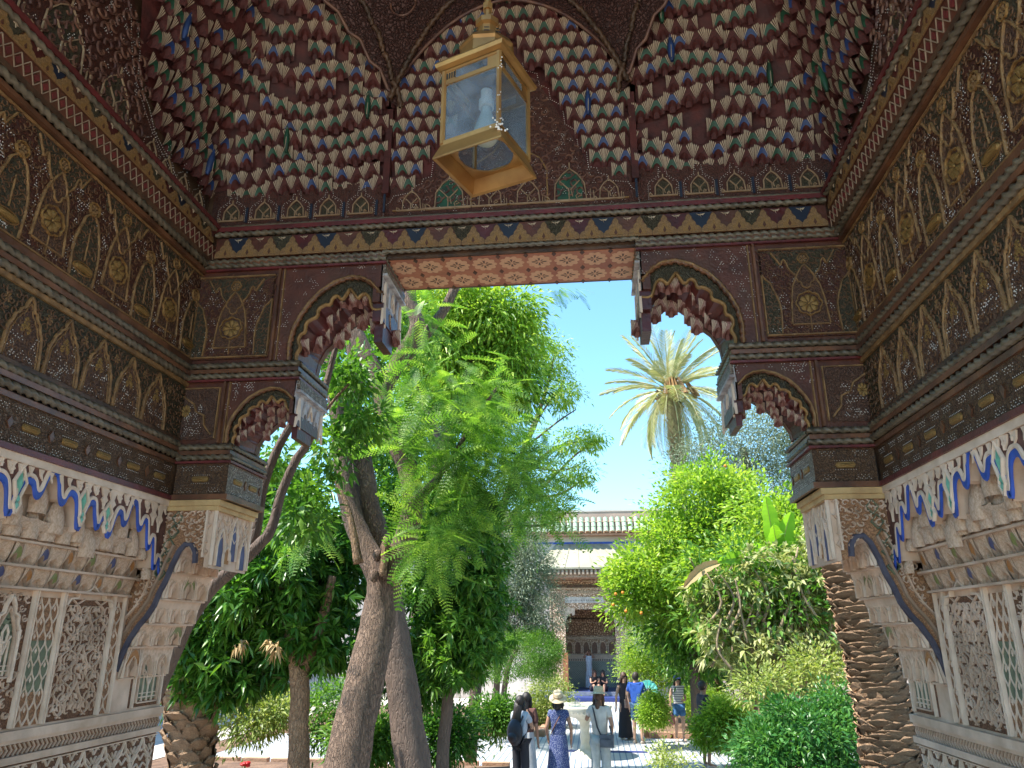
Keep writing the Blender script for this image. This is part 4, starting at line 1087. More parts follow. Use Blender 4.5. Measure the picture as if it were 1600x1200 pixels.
    for kind, a0, a1 in segs:
        if kind == 'plain': continue
        g = MB(); g.fbox(fr, a0 + .008, a1 - .008, zb, zt, -.01, .002, brownground if kind != 'lat' else tanground); 
        if kind == 'lat' and a1 - a0 > .1: g.fbox(fr, a0 + .012, a1 - .012, zb + .14, zb + .36, .002, .0035, sage)
        pbuild(g, 'recessed_ground', top)
        l = MB()
        for x in (a0, a1): l = MB(); l.ribbon(fr, [(x, zb), (x, zt + .03)], .012, .02, plaster2); pbuild(l, 'panel_frame', top)
        l = MB()
        if kind == 'lat': sebka(l, fr, a0 + .012, a1 - .012, zb, zt, .05 if a1 - a0 < .1 else .055, .062, plaster2)
        elif kind == 'vine':
            vine(l, fr, a0 + .014, a1 - .014, zb + .01, zt, plaster)
            l.ribbon(fr, xf(mir([(-.5, 0), (-.44, .35), (-.30, .4), (-.28, .7), (-.12, .75), (0, 1.1)]), (a0 + a1) / 2, zt - .03, a1 - a0 - .02, .09), .014, .022, plaster2)
        elif kind == 'win': scrolls(l, fr, a0 + .02, a1 - .02, zb + .02, zt, .05, plaster, .008, .012)
        pbuild(l, 'carved_tracery', top, 'stuff')
        if kind == 'win': window_panel(top, F(fr.p(0, 0, .006), fr.u, fr.v, fr.n), a0 + .10, a1 - .05, 2.50, 2.84)
    window_panel(top, fr, 4.135, 4.445, 2.315, 2.66)
    # horizontal bands
    b = MB()
    for z0, z1, o in ((2.262, 2.30, .028), (2.165, 2.195, .026), (2.245, 2.262, .016)): b.fbox(fr, YS - .2, YB, z0, z1, 0, o, plaster)
    pbuild(b, 'band_moulding', top)
    b = MB(); b.fbox(fr, YS - .2, YB, 2.195, 2.245, 0, .003, brownground)
    a = YS
    while a < YB - .02:
        b.ribbon(fr, [(a, 2.197), (a + .02, 2.22), (a, 2.243)], .007, .012, plaster); b.ribbon(fr, [(a + .01, 2.197), (a + .03, 2.22), (a + .01, 2.243)], .005, .010, tanground); a += .028
    pbuild(b, 'zigzag_band', top, 'stuff')
    b = MB(); b.fbox(fr, YS - .2, YB, 1.6, 2.162, 0, .002, brownground); a = 1.6; i = 0
    while a < YB - .05:
        P = xf(mir([(-.5, -.2), (-.46, .45), (-.3, .62), (-.15, .70), (0, .93)]), a, 1.9, .17, .27)
        P = [(min(x, YB - .005), z) for x, z in P]
        b.ribbon(fr, P, .010, .014, plaster2)
        for t in range(5):
            for sg in (-1, 1): b.ribbon(fr, [(a, 1.90 + .045 * t), (a + sg * .03, 1.93 + .045 * t), (a + sg * .065, 1.92 + .04 * t)], .007, .012, plaster2)
        if a + .085 < YB - .02:
            for t in range(4):
                for sg in (-1, 1): b.ribbon(fr, [(a + .085, 2.0 + .04 * t), (a + .085 + sg * .02, 2.03 + .04 * t), (a + .085 + sg * .012 * t, 2.05 + .03 * t)], .006, .012, plaster2)
        a += .17
    b.ribbon(fr, [(YS, 2.152), (YB, 2.152)], .008, .014, plaster2)
    sebka(b, fr, 2.6, YB - .01, 1.62, 1.9, .07, .08, plaster2)
    pbuild(b, 'star_tracery', top, 'stuff')
    # ---- front bracket in plaster
    ff = F((0, YF, 0), (1, 0, 0), Z, (0, -1, 0)) if side < 0 else F((2 * XC, YF, 0), (-1, 0, 0), Z, (0, -1, 0))
    D = YB - YF
    CV = [(-2.55, 2.50), (-2.53, 2.58), (-2.50, 2.66), (-2.46, 2.73), (-2.42, 2.78), (-2.385, 2.84), (-2.365, 2.91), (-2.335, 2.98), (-2.315, 3.05), (-2.285, 3.13), (-2.255, 3.165), (-2.215, 3.16), (-2.19, 3.12), (-2.185, 3.06)]
    br = part0('plaster_bracket')
    b = MB(); b.poly(ff, [(-2.56, 3.38)] + [(-2.56, 2.5)] + CV[1:] + [(-2.125, 3.045), (-2.125, 3.38)], -D, -.004, plaster, True)
    b.poly(ff, [(-2.56, 3.38)] + [(-2.56, 2.5)] + CV[1:] + [(-2.15, 3.05), (-2.15, 3.38)], -.0039, 0, tanground)
    b.fbox(ff, -2.56, -2.10, 3.36, 3.385, -D - .01, .012, ochreledge); b.fbox(ff, -2.56, -2.085, 3.386, 3.418, -D - .02, .02, ochreledge); pbuild(b, 'bracket_board', br)
    l = MB(); l.ribbon(ff, [(a - .045, z + .04) for a, z in CV[:-4]], .02, .018, mat('tan_plaster_moulding', (.4, .27, .19), .8, (.3, .2, .13), 12)); l.ribbon(ff, [(a - .085, z + .06) for a, z in CV[1:-4]], .012, .014, plaster)
    pbuild(l, 'arch_moulding', br)
    l = MB(); l.ribbon(ff, [(a - .012, z + .008) for a, z in CV], .032, .016, slate); pbuild(l, 'slate_blue_band', br)
    l = MB()
    def ok(a, z):
        return -2.53 < a < -2.15 and z < 3.35 and z > 2.62 and inside((a + .055, z - .075), [(-2.7, 3.6), (-2.7, 2.4)] + CV + [(-2.10, 3.045), (-2.10, 3.6)])
    scrolls(l, ff, -2.53, -2.15, 2.6, 3.36, .044, plaster, .008, .012, ok, 4)
    for k in range(5):
        for dx in (0,): l.ribbon(ff, xf([(0, 0), (.5, .5), (0, 1), (-.5, .5), (0, 0)], -2.33 - .015 * k, 3.28 - .075 * k, .06, .075), .008, .016, sage)
    l.ribbon(ff, [(-2.155, 3.10), (-2.155, 3.36)], .016, .018, plaster2)
    pbuild(l, 'carved_leaves', br, 'stuff')
    # stepped soffit: niches across the depth, facing the opening
    sf = lambda x, z: F(ff.p(x, z, 0), (0, 1, 0), Z, ff.u)
    for i in range(0, len(CV) - 4):
        x, z = CV[i]; dz = CV[i + 1][1] - z
        if i % 2 == 0:
            x2, z2 = CV[min(i + 2, len(CV) - 1)]
            q = sf(x, z)
            for k in range(3):
                c_ = D * (k + .5) / 3; hz = (z2 - z) * 1.05; e_ = MB(); e_.ribbon(q, xf(mir([(-.5, 0), (-.5, .45), (-.36, .78), (0, 1)]), c_, -.025, D / 3 * .86, hz), .010, .03, plaster2, c0=.0); e_.ribbon(q, xf(mir([(-.5, 0), (-.5, .5), (-.3, .8), (0, 1)]), c_, -.02, D / 3 * .5, hz * .62), .007, .034, plaster, c0=.0); pbuild(e_, 'niche_arch', br)
                m_ = PNs['ogi'[(i + k) % 3]] if (i // 2 + k * 2) % 5 == 0 else PNw
                part_at('plaster_niche', m_, br, wm(q.m(D * (k + .5) / 3, -.03, .012, D / 3 * 1.02, (z2 - z) * 1.1, max(.03, x2 - x + .02))))
            m2 = MB(); m2.fbox(q, 0, D, -.036, -.028, -.02, .012, plaster); pbuild(m2, 'tier_ledge', br)
    b = MB(); q = sf(-2.125, 0)
    b.fbox(q, 0.0, D, 3.045, 3.36, 0, .004, plaster); pbuild(b, 'block_face', br)
    l = MB(); q = sf(-2.12, 0); sebka(l, q, .02, D - .02, 3.2, 3.35, .06, .05, plaster2)
    for c, z, h, m_ in ((.10, 3.06, .20, indigo), (.25, 3.10, .24, indigo), (.38, 3.06, .18, indigo), (.18, 3.08, .09, ochre)):
        l.poly(q, xf(mir([(-.5, 0), (-.5, .5), (-.3, .8), (0, 1)]), c, z, .07, h)[::-1], .001, .006, m_); l.ribbon(q, xf(mir([(-.5, 0), (-.5, .5), (-.3, .8), (0, 1)]), c, z, .085, h * 1.06), .012, .016, plaster2)
    l.ribbon(q, [(.01, 3.06), (.01, 3.36)], .018, .015, plaster2); l.ribbon(q, [(D - .01, 3.06), (D - .01, 3.36)], .018, .015, plaster2)
    pbuild(l, 'block_tracery', br, 'stuff')
for s in (-1, 1): plaster_side(s)

# ------------------------------------------------------------------ lantern
LZ = 4.10; LC = Vector((-0.30, 2.0, LZ))
lan = empty('hanging_lantern', LC, math.atan2(-.155, .068) , 'brass and glass four sided lantern hanging from the vault with a pale bulb inside', 'lantern')
brass = mat('old_brass', (.42, .23, .07), .42, (.28, .14, .045), 9, .25, 40, metallic=.55, dist=.004)
def glassmat():
    m, t, b = NT('dusty_lantern_glass'); N = t.nodes.new; L = t.links.new
    b.inputs['Base Color'].default_value = (.30, .36, .42, 1); b.inputs['Roughness'].default_value = .12
    tr = N('ShaderNodeBsdfTransparent'); tr.inputs[0].default_value = (.85, .9, .92, 1); mx = N('ShaderNodeMixShader')
    tc = N('ShaderNodeTexCoord'); nz = N('ShaderNodeTexNoise'); nz.inputs['Scale'].default_value = 14; nz.inputs['Detail'].default_value = 8; L(tc.outputs['Object'], nz.inputs['Vector'])
    mr = N('ShaderNodeMapRange'); mr.inputs[1].default_value = .3; mr.inputs[2].default_value = .75; mr.inputs[3].default_value = .10; mr.inputs[4].default_value = .36; L(nz.outputs[0], mr.inputs[0]); L(mr.outputs[0], mx.inputs[0])
    L(tr.outputs[0], mx.inputs[1]); L(b.outputs[0], mx.inputs[2]); L(mx.outputs[0], t.nodes['Material Output'].inputs[0]); return m
glass = glassmat()
def sq(r, z): return [(r * math.cos(k * PI / 2), r * math.sin(k * PI / 2), z) for k in range(4)]
def loft(mb, rings, m, n=4, inner=False):
    vs = [p for r in rings for p in r]
    mb.add(vs, [(i * n + k, i * n + (k + 1) % n, (i + 1) * n + (k + 1) % n, (i + 1) * n + k) for i in range(len(rings) - 1) for k in range(n)], m)
b = MB(); loft(b, [sq(.172, 0), sq(.172, .006), sq(.148, .055), sq(.150, .07), sq(.138, .07), sq(.140, .05), sq(.160, .004), sq(.172, 0)], brass); b.build('flared_base', lan)
b = MB()   # bottom plate with a round hole
rg = []
for k in range(32):
    a = 2 * PI * k / 32; s_ = .139 / (abs(math.cos(a)) + abs(math.sin(a))); rg.append((s_ * math.cos(a), s_ * math.sin(a), .052))
loft(b, [rg, [(.088 * math.cos(2 * PI * k / 32), .088 * math.sin(2 * PI * k / 32), .052) for k in range(32)], [(.088 * math.cos(2 * PI * k / 32), .088 * math.sin(2 * PI * k / 32), .056) for k in range(32)], [(x, y, .056) for x, y, z in rg]], brass, 32); b.build('bottom_plate', lan)
for k in range(4):
    a = k * PI / 2
    b = MB(); b.tube([(.143 * math.cos(a), .143 * math.sin(a), .06), (.143 * math.cos(a), .143 * math.sin(a), .34)], .009, brass, 6); b.build('corner_post', lan)
    p0, p1 = Vector((math.cos(a), math.sin(a), 0)), Vector((math.cos(a + PI / 2), math.sin(a + PI / 2), 0))
    d = (p1 - p0).normalized(); nn = Vector((-d.y, d.x, 0)) * -1
    fg = F(p0 * .141, d, Z, nn); L_ = .141 * 2 ** .5
    b = MB(); b.fbox(fg, .008, L_ - .008, .07, .29, -.002, .0, glass); b.build('glass_pane', lan)
    b = MB(); b.fbox(fg, 0, L_, .285, .30, -.004, .004, brass); b.fbox(fg, 0, L_, .335, .345, -.004, .004, brass); b.fbox(fg, 0, .04, .30, .335, -.003, .002, brass); b.fbox(fg, L_ - .04, L_, .30, .335, -.003, .002, brass)
    for q in range(4): b.fbox(fg, .008 + q * .009, .012 + q * .009, .307, .328, .002, .004, mat('lantern_black', (.02, .015, .01)))
    b.build('pierced_frieze', lan)
    b = MB(); b.fbox(fg, .041, L_ - .041, .301, .334, -.001, .0005, glass); b.build('small_pane', lan)
b = MB(); loft(b, [sq(.150, .345), sq(.172, .350), sq(.178, .362), sq(.168, .374), sq(.12, .392), sq(.05, .40)], brass); b.build('top_plate', lan)
b = MB(); b.lathe([(.085, .385), (.095, .40), (.092, .445), (.098, .455), (.085, .48), (.055, .50), (.035, .512), (.03, .56), (.042, .565), (.042, .585), (.02, .60), (.012, .61)], brass, 8)
blk = mat('lantern_black', (.02, .015, .01))
for k in range(16):
    a = 2 * PI * k / 16 + .1
    for z in (.462, .474): b.add([(math.cos(a + s_) * r_ * 1.01, math.sin(a + s_) * r_ * 1.01, z + dz) for s_, r_, dz in ((-.09, .0985, -.003), (.09, .0985, -.003), (.09, .097, .003), (-.09, .097, .003))], [(0, 1, 2, 3)], blk)
b.build('crown', lan)
for a in (.5, 3.6):
    b = MB(); b.tube([(.052 * math.cos(a) + .011 * math.cos(t) * math.cos(a), .052 * math.sin(a) + .011 * math.cos(t) * math.sin(a), .53 + .011 * math.sin(t)) for t in [2 * PI * i / 10 for i in range(11)]], .0025, brass, 5); b.build('ring', lan)
b = MB(); b.tube([(0, 0, .60), (0, 0, 2.69)], .012, brass, 8)
for i in range(24): b.tube([(0, 0, .64 + i * .085), (0, 0, .665 + i * .085)], .018, brass, 6)
b.build('suspension_rod', lan)
b = MB(); b.lathe([(.001, .30), (.02, .30), (.02, .262), (.026, .262), (.026, .235), (.019, .232)], mat('white_socket', (.75, .73, .68), .4), 12); b.build('bulb_socket', lan)
b = MB(); b.lathe([(.016, .235), (.018, .215), (.034, .17), (.042, .14), (.043, .12), (.03, .102), (.001, .098)], mat('pale_glass_bulb', (.62, .66, .6), .25), 16); b.build('bulb', lan, smooth=True)
b = MB(); b.lathe([(.004, .235), (.004, .3)], brass, 6); b.build('socket_stem', lan)
b = MB(); r_ = random.Random(2)
nc = Vector((.147, .0, .05))
for i in range(26): 
    a = r_.gauss(0, .5); b.ball((.150 + .01 * r_.random(), r_.gauss(0, .012), .045 + r_.gauss(0, .012)), .0032, whitedot, 5)
for i in range(14): b.ball((.152, r_.gauss(0, .005), .07 + .28 * r_.random()), .0022, whitedot, 5)
b.build('wax_spots', lan, 'stuff')

# ------------------------------------------------------------------ far riad facade
FY = 35.0
def zat(y, Y=FY): return at(932, y, Y).z
def xat(x, y=1000, Y=FY): return at(x, y, Y).x
fac = empty('riad_building', (0, FY, 0), 0, 'pale riad wing at the garden end with green tiled eave and carved portal under canopy', 'building')
FO = Vector((0, FY, 0))
def fb_(mb, name, kind=None, parent=None, smooth=False):
    mb.v = [(x, y - FY, z) for x, y, z in mb.v]; return mb.build(name, parent or fac, kind, smooth)
wallm = mat('cream_limewash', (.66, .61, .56), .85, (.52, .45, .40), .7, .2, 8, stain=(.42, .32, .26), sscale=.35)
ptop = mat('pinkish_parapet', (.52, .38, .30), .9, (.42, .30, .24), .8, .2, 8)
pxl, pxr = xat(880), xat(990)
ox0, ox1 = xat(884, 1000), xat(962, 1000)
mb = MB()
mb.box(-30, ox0 - .02, FY, FY + .4, 0, zat(838), wallm); mb.box(ox1 + .02, 30, FY, FY + .4, 0, zat(838), wallm); mb.box(ox0 - .02, ox1 + .02, FY, FY + .4, zat(950), zat(838), wallm)
fb_(mb, 'wall')
mb = MB(); mb.box(-30, 30, FY + .1, FY + .5, zat(838), zat(799), ptop); mb.box(-30, 30, FY + .08, FY + .52, zat(799), zat(796), wallm); fb_(mb, 'parapet')
mb = MB(); z0 = zat(848); mb.box(-30, 30, FY - .02, FY - .001, z0 - .05, z0 + .04, cobalt); fb_(mb, 'blue_line')
# tiled eave
tg = mat('green_glazed_roof_tile', (.16, .33, .24), .3, (.42, .40, .30), 5); tr_ = mat('terracotta_roof_tile', (.5, .28, .18), .7, (.4, .22, .14), 8)
tm = MB(); vs = []; nseg = 6
for i, (L_, ) in enumerate(((0,), (1,))):
    for k in range(nseg + 1): a = PI * k / nseg; vs.append((-math.cos(a) * .5, L_, math.sin(a) * .5))
tm.add(vs, [(k, k + 1, k + nseg + 2, k + nseg + 1) for k in range(nseg)], tg); tm.add([(-math.cos(PI * k / nseg) * .5, 0, math.sin(PI * k / nseg) * .5) for k in range(nseg + 1)], [tuple(range(nseg + 1))], tr_)
TM = tm.mesh('roof_tile')
zt0, zt1 = zat(834), zat(813); sl = math.atan2(zt1 - zt0, .6); x = xat(700); k = 0; restt = MB(); tw = .28
while x < xat(1080):
    for j in range(3):
        a = j / 3; M4 = Matrix.Identity(4)
        M4 = Matrix.Translation((x, -.55 + .6 * a, zt0 + (zt1 - zt0) * a + .03 * j)) @ Matrix.Rotation(sl, 4, 'X') @ Matrix.Diagonal((tw * .8, .34, .2, 1))
        part_at('roof_tile', TM, fac, M4); k += 1
    x += tw
restt = MB()
for x0_, x1_ in ((-29, xat(700) - .2), (xat(1080) + .2, 29)):
    x = x0_
    while x < x1_:
        for j in range(3):
            a = j / 3; M4 = Matrix.Translation((x, FY - .55 + .6 * a, zt0 + (zt1 - zt0) * a + .03 * j)) @ Matrix.Rotation(sl, 4, 'X') @ Matrix.Diagonal((tw * .8, .34, .2, 1))
            restt.add([M4 @ Vector(v) for v in tm.v[:14]], tm.f[:6], tg)
        x += tw
fb_(restt, 'roof_tiles_beyond', 'stuff')
mb = MB(); mb.add([(-30, FY - .5, zt0 - .02), (30, FY - .5, zt0 - .02), (30, FY + .1, zt1 - .02), (-30, FY + .1, zt1 - .02)], [(0, 1, 2, 3)], tr_); mb.box(-30, 30, FY - .45, FY, zt0 - .12, zt0 - .03, tr_); fb_(mb, 'eave')
# canopy
cx0, cx1 = xat(838, 885), xat(996, 885); ct0, ct1 = xat(868, 850), xat(948, 850); cz0, cz1 = zat(886, FY - 1.6), zat(850)
canv = mat('cream_canopy_panel', (.36, .34, .25), .8, (.30, .27, .20), 1.5, .1, 10)
mb = MB(); Yc = FY - 1.6
cx0, cx1 = at(838, 886, Yc).x, at(994, 886, Yc).x
mb.add([(cx0, Yc, cz0), (cx1, Yc, cz0), (ct1, FY - .02, cz1), (ct0, FY - .02, cz1), (cx0, Yc, cz0 - .08), (cx1, Yc, cz0 - .08), (cx1, FY - .02, cz0 - .08), (cx0, FY - .02, cz0 - .08)], [(0, 1, 2, 3), (4, 5, 1, 0), (1, 5, 6, 2), (0, 3, 7, 4)], canv)
for i in range(1, 7):
    t = i / 7; a = Vector((cx0 + (cx1 - cx0) * t, Yc - .01, cz0 + .01)); b_ = Vector((ct0 + (ct1 - ct0) * t, FY - .03, cz1 + .01)); mb.tube([a, b_], .018, canv, 4)
fb_(mb, 'canopy')
mb = MB(); Ye = FY - 1.45; e0, e1 = cx0 + .15, cx1 - .15
mb.box(e0, e1, Ye, FY - .02, cz0 - .42, cz0 - .09, mat('weathered_eave_wood', (.38, .25, .17), .7, (.25, .16, .10), 6))
fb_(mb, 'eave_beam')
mb = MB(); x = e0 + .05
while x < e1 - .1:
    mb.box(x, x + .09, Ye - .12, Ye, cz0 - .30, cz0 - .10, mat('pale_eave_corbel', (.45, .34, .25), .7)); x += .18
fb_(mb, 'corbels', 'stuff')
ff = F((0, FY - .02, 0), (1, 0, 0), Z, (0, -1, 0))
dwood = carved('far_carved_wood', (.62, .42, .28), (.22, .12, .07), 9, .9, .7, .03)
pl1 = carved('far_carved_plaster', (.78, .61, .46), (.36, .23, .14), 11, .9, .8, .03)
tl = mat('far_tracery_line', (.60, .48, .36), .8)
mb = MB(); zz = [zat(y) for y in (898, 914, 918, 938, 940, 952)]
mb.fbox(ff, pxl - .7, pxr + .9, zz[1], cz0 - .3, 0, .10, dwood); mb.fbox(ff, pxl - .7, pxr + .9, zz[1] - .10, zz[1], 0, .16, darkwood)
fb_(mb, 'wood_frieze')
mb = MB()
for x0, x1 in ((xat(850), xat(899)), (xat(912), xat(965))): mb.ribbon(F(ff.p(0, 0, .1), ff.u, ff.v, ff.n), [(x0, zat(898)), (x1, zat(898)), (x1, zat(908)), (x0, zat(908))], .04, .03, tl, True)
fb_(mb, 'frieze_frame')
mb = MB(); P0, P1 = xat(860), xat(986)
mb.fbox(ff, P0, P1, zat(952), zz[1] - .1, 0, .05, pl1); mb.fbox(ff, P0, ox0, 0.0, zat(952), 0, .05, pl1); mb.fbox(ff, ox1, P1, 0.0, zat(952), 0, .05, pl1)
fb_(mb, 'portal_surround')
mb = MB(); f2 = F(ff.p(0, 0, .05), ff.u, ff.v, ff.n); z925 = zat(924)
x = P0 + .1
while x < P1 - .1:
    mb.ribbon(f2, xf(mir([(-.5, 0), (-.46, .5), (0, 1)]), x + .1, z925 + .02, .19, .32), .03, .02, tl); x += .2
for s_ in (.0, .09, .18):
    mb.ribbon(f2, [(xat(878) + s_, zat(950)), (xat(878) + s_, z925 - s_ * .5), (xat(968) - s_, z925 - s_ * .5), (xat(968) - s_, zat(950))], .03, .03, tl)
mb.ribbon(f2, [(P0 + .05, zat(990)), (P0 + .05, zz[1] - .15), (P1 - .05, zz[1] - .15), (P1 - .05, zat(990))], .05, .03, tl)
fb_(mb, 'portal_tracery', 'stuff')
mb = MB(); mb.fbox(f2, xat(884), xat(946), zat(942), zat(933), 0, .03, mat('pale_inscription_tablet', (.62, .60, .56), .6))
kx = xat(888)
ink = mat('inscription_ink', (.12, .11, .12), .6)
f5 = F(f2.p(0, 0, .031), f2.u, f2.v, f2.n); zc = zat(938); r_ = random.Random(5)
while kx < xat(942):
    wd = r_.uniform(.05, .11); mb.ribbon(f5, [(kx, zc + .02), (kx + wd * .4, zc - .03), (kx + wd, zc - .02)], .018, .004, ink)
    if r_.random() < .6: mb.ribbon(f5, [(kx + wd * .5, zc - .02), (kx + wd * .5, zc + .06)], .014, .004, ink)
    kx += wd + .03
fb_(mb, 'inscription_tablet')
# arch corner brackets, inner chamber
mb = MB(); za = zat(950); hcol = zat(975)
for s_, x in ((1, ox0), (-1, ox1)):
    mb.poly(f2 if s_ > 0 else F(f2.p(2 * x, 0, 0), -f2.u, f2.v, f2.n), [(x - .02, za - .75), (x + .05, za - .45), (x + .16, za - .28), (x + .30, za - .22), (x + .32, za - .33), (x + .42, za - .3), (x + .45, za), (x - .02, za)], -.3, .01, tl, True)
fb_(mb, 'portal_bracket')
IY = FY + 2.4; fi = F((0, IY, 0), (1, 0, 0), Z, (0, -1, 0))
def zi(y): return at(932, y, IY).z
mb = MB(); fl = .34
mb.fbox(fi, ox0 - 1, ox1 + 1, fl, 6.5, -.2, 0, wallm); mb.box(ox0 - .8, ox0 - .3, FY + .4, IY, fl, 6, pl1); mb.box(ox1 + .3, ox1 + .8, FY + .4, IY, fl, 6, pl1); mb.box(ox0 - 1, ox1 + 1, FY + .4, IY, 5.9, 6.0, darkwood)
fb_(mb, 'chamber_wall')
mb = MB(); mb.fbox(fi, ox0 - .8, ox1 + .8, zi(993), 5.9, 0, .06, dwood); mb.fbox(fi, ox0 - .8, ox1 + .8, zi(968), zi(966), 0, .12, darkwood)
for i in range(24): mb.fbox(fi, ox0 - .6 + i * .14, ox0 - .52 + i * .14, zi(973), zi(972), .061, .07, tl)
fb_(mb, 'chamber_wood_panelling')
mb = MB(); mb.fbox(fi, ox0 - .8, ox1 + .8, zi(1022), zi(994), 0, .05, pl1); mb.fbox(fi, ox0 - .8, ox1 + .8, zi(999), zi(995), .05, .07, tl); fb_(mb, 'chamber_plaster_band')
g3 = F(fi.p(0, 0, .05), fi.u, fi.v, fi.n); x = ox0 - .5; aw = at(900, 1010, IY).x - at(887, 1010, IY).x
x = at(890, 1010, IY).x - aw
while x < ox1 + .6:
    m = MB(); m.ribbon(g3, xf(mir([(-.4, 0), (-.4, .6), (-.28, .85), (0, 1)]), x, zi(1021), aw, zi(1001) - zi(1021)), .035, .03, plaster2); m.poly(g3, xf(mir([(-.36, 0), (-.36, .58), (-.24, .82), (0, .95)]), x, zi(1021), aw * .9, (zi(1001) - zi(1021)) * .95)[::-1], 0, .01, mat('far_arch_ground', (.30, .17, .11), .8, (.2, .11, .08), 9)); fb_(m, 'blind_arch')
    m = None; x += aw
def zellige():
    m, t, b = NT('green_zellige_wall'); N = t.nodes.new; L = t.links.new; b.inputs['Roughness'].default_value = .35
    tc = N('ShaderNodeTexCoord'); mp = N('ShaderNodeMapping'); mp.inputs['Rotation'].default_value = (R(90), 0, 0); L(tc.outputs['Object'], mp.inputs[0])
    br = N('ShaderNodeTexBrick'); br.inputs['Scale'].default_value = 5; br.inputs['Mortar Size'].default_value = .04; br.inputs['Color1'].default_value = (.13, .19, .17, 1); br.inputs['Color2'].default_value = (.20, .25, .22, 1); br.inputs['Mortar'].default_value = (.5, .48, .42, 1)
    L(mp.outputs[0], br.inputs['Vector']); L(br.outputs[0], b.inputs['Base Color']); return m
mb = MB(); mb.fbox(fi, ox0 - .8, ox1 + .8, fl, zi(1033), 0, .05, zellige()); fb_(mb, 'tiled_dado')
mb = MB(); mb.fbox(fi, ox0 - .8, ox1 + .8, zi(1027), zi(1023), 0, .055, plaster2)
for i in range(44): mb.fbox(fi, ox0 - .8 + i * .085, ox0 - .76 + i * .085, zi(1032.5), zi(1029.5), .0, .06, ink)
mb.fbox(fi, ox0 - .8, ox1 + .8, zi(1033), zi(1027), 0, .052, plaster2); fb_(mb, 'dado_border')
mb = MB(); mb.box(ox0 - 1.2, ox1 + 1.2, FY - .6, IY, .0, fl, bluetile); mb.box(ox0 - 1.6, ox1 + 1.6, FY - 1.5, FY - .61, 0.0, .18, bluetile)
mb.box(ox0 - 1.3, ox1 + 1.3, FY - .63, FY - .601, .19, fl + .01, mat('grey_step_edge', (.3, .32, .36), .5)); fb_(mb, 'blue_tiled_step')
mb = MB(); q = at(885, 1068, FY - .3); mb.box(q.x - .12, q.x + .10, FY - .4, FY - .15, .3, 1.9, mat('orange_figure_colour', (.4, .17, .07), .6)); fb_(mb, 'orange_figure_block')  # plain block added in place of a small orange-brown figure
# garden boundary walls
mb = MB(); mb.box(-14.4, -14, 3, FY, 0, 5, wallm); mb.box(-14.45, -13.95, 3, FY, 5, 5.15, ptop); tag(mb.build('garden_wall'), 'tall cream boundary wall behind the trees on the left of the garden', 'wall')
mb = MB(); mb.box(12, 12.4, 3, FY, 0, 5, wallm); mb.box(11.95, 12.45, 3, FY, 5, 5.15, ptop); tag(mb.build('garden_wall'), 'tall cream boundary wall behind the plants on the right of the garden', 'wall')

# ------------------------------------------------------------------ fountain
marble = mat('pale_marble', (.55, .53, .44), .4, (.45, .42, .32), 4, .2, 30)
fx = at(915, 1185, 18.9); ft = empty('fountain', (fx.x, 18.9, .03), 0, 'pale marble pedestal fountain basin in the middle of the tiled crossing', 'fountain')
mb = MB(); mb.lathe([(.34, 0), (.28, .08), (.19, .12), (.12, .18), (.10, .30), (.12, .42), (.10, .5), (.12, .72), (.2, .8)], marble, 16); mb.build('pedestal', ft, smooth=True)
mb = MB(); mb.lathe([(.2, .8), (.5, .86), (.72, .98), (.76, 1.06), (.74, 1.10), (.68, 1.09), (.60, 1.0), (.3, .94), (.01, .93)], marble, 32, sx=.85)
mb.build('basin', ft, smooth=True)
mb = MB()
for k in range(28):
    a = 2 * PI * k / 28; mb.box(.71 * .85 * math.cos(a) - .02, .71 * .85 * math.cos(a) + .02, .71 * math.sin(a) - .02, .71 * math.sin(a) + .02, .93, .99, marble)
mb.build('basin_flutes', ft, 'stuff')
mb = MB(); mb.lathe([(.001, 1.04), (.62, 1.04)], mat('fountain_water', (.12, .2, .22), .05), 24, sx=.85); mb.build('water', ft)

# ------------------------------------------------------------------ vegetation
NR_ = np.random.default_rng(5); DEN = 1.6
def unit(v): return v / (np.linalg.norm(v, axis=-1, keepdims=True) + 1e-9)
def leafset(cent, dirs, L, W, fold=.25, droop=.25, rng=NR_):
    """lance shaped folded leaves: N x 6 points, five of them used by four triangles"""
    n = len(cent); L = L * rng.uniform(.65, 1.25, (n, 1)); W = W * rng.uniform(.75, 1.2, (n, 1))
    d = unit(dirs); up = unit(rng.normal(0, .55, (n, 3)) + np.array([0, 0, 1.0]))
    s = unit(np.cross(d, up)); nn = np.cross(s, d)
    b = cent; m = b + d * L * .5 - nn * W * fold; t = b + d * L - np.array([0, 0, 1.0]) * L * droop
    l = b + d * L * .42 + s * W * .5; r = b + d * L * .42 - s * W * .5
    V = np.stack([b, l, r, m, t], 1).reshape(-1, 3)
    base = (np.arange(n) * 5)[:, None]
    T = np.concatenate([base + np.array(q) for q in ((0, 3, 1), (0, 2, 3), (1, 3, 4), (3, 2, 4))], 1).reshape(-1, 3)
    return V, T
def npmesh(name, V, T, m, k=3):
    me = bpy.data.meshes.new(name); me.vertices.add(len(V)); me.vertices.foreach_set('co', V.astype(np.float32).ravel())
    me.loops.add(len(T) * k); me.polygons.add(len(T)); me.loops.foreach_set('vertex_index', T.astype(np.int32).ravel())
    me.polygons.foreach_set('loop_start', np.arange(len(T), dtype=np.int32) * k); me.materials.append(m)
    me.update(calc_edges=True); return me
def blob(px, py, rx, ry, Y, dep=None):
    p = at(px, py, Y); s = mpp(p); return (np.array(p), np.array([rx * s, (dep if dep else max(rx, ry) * s * .8), ry * s]))
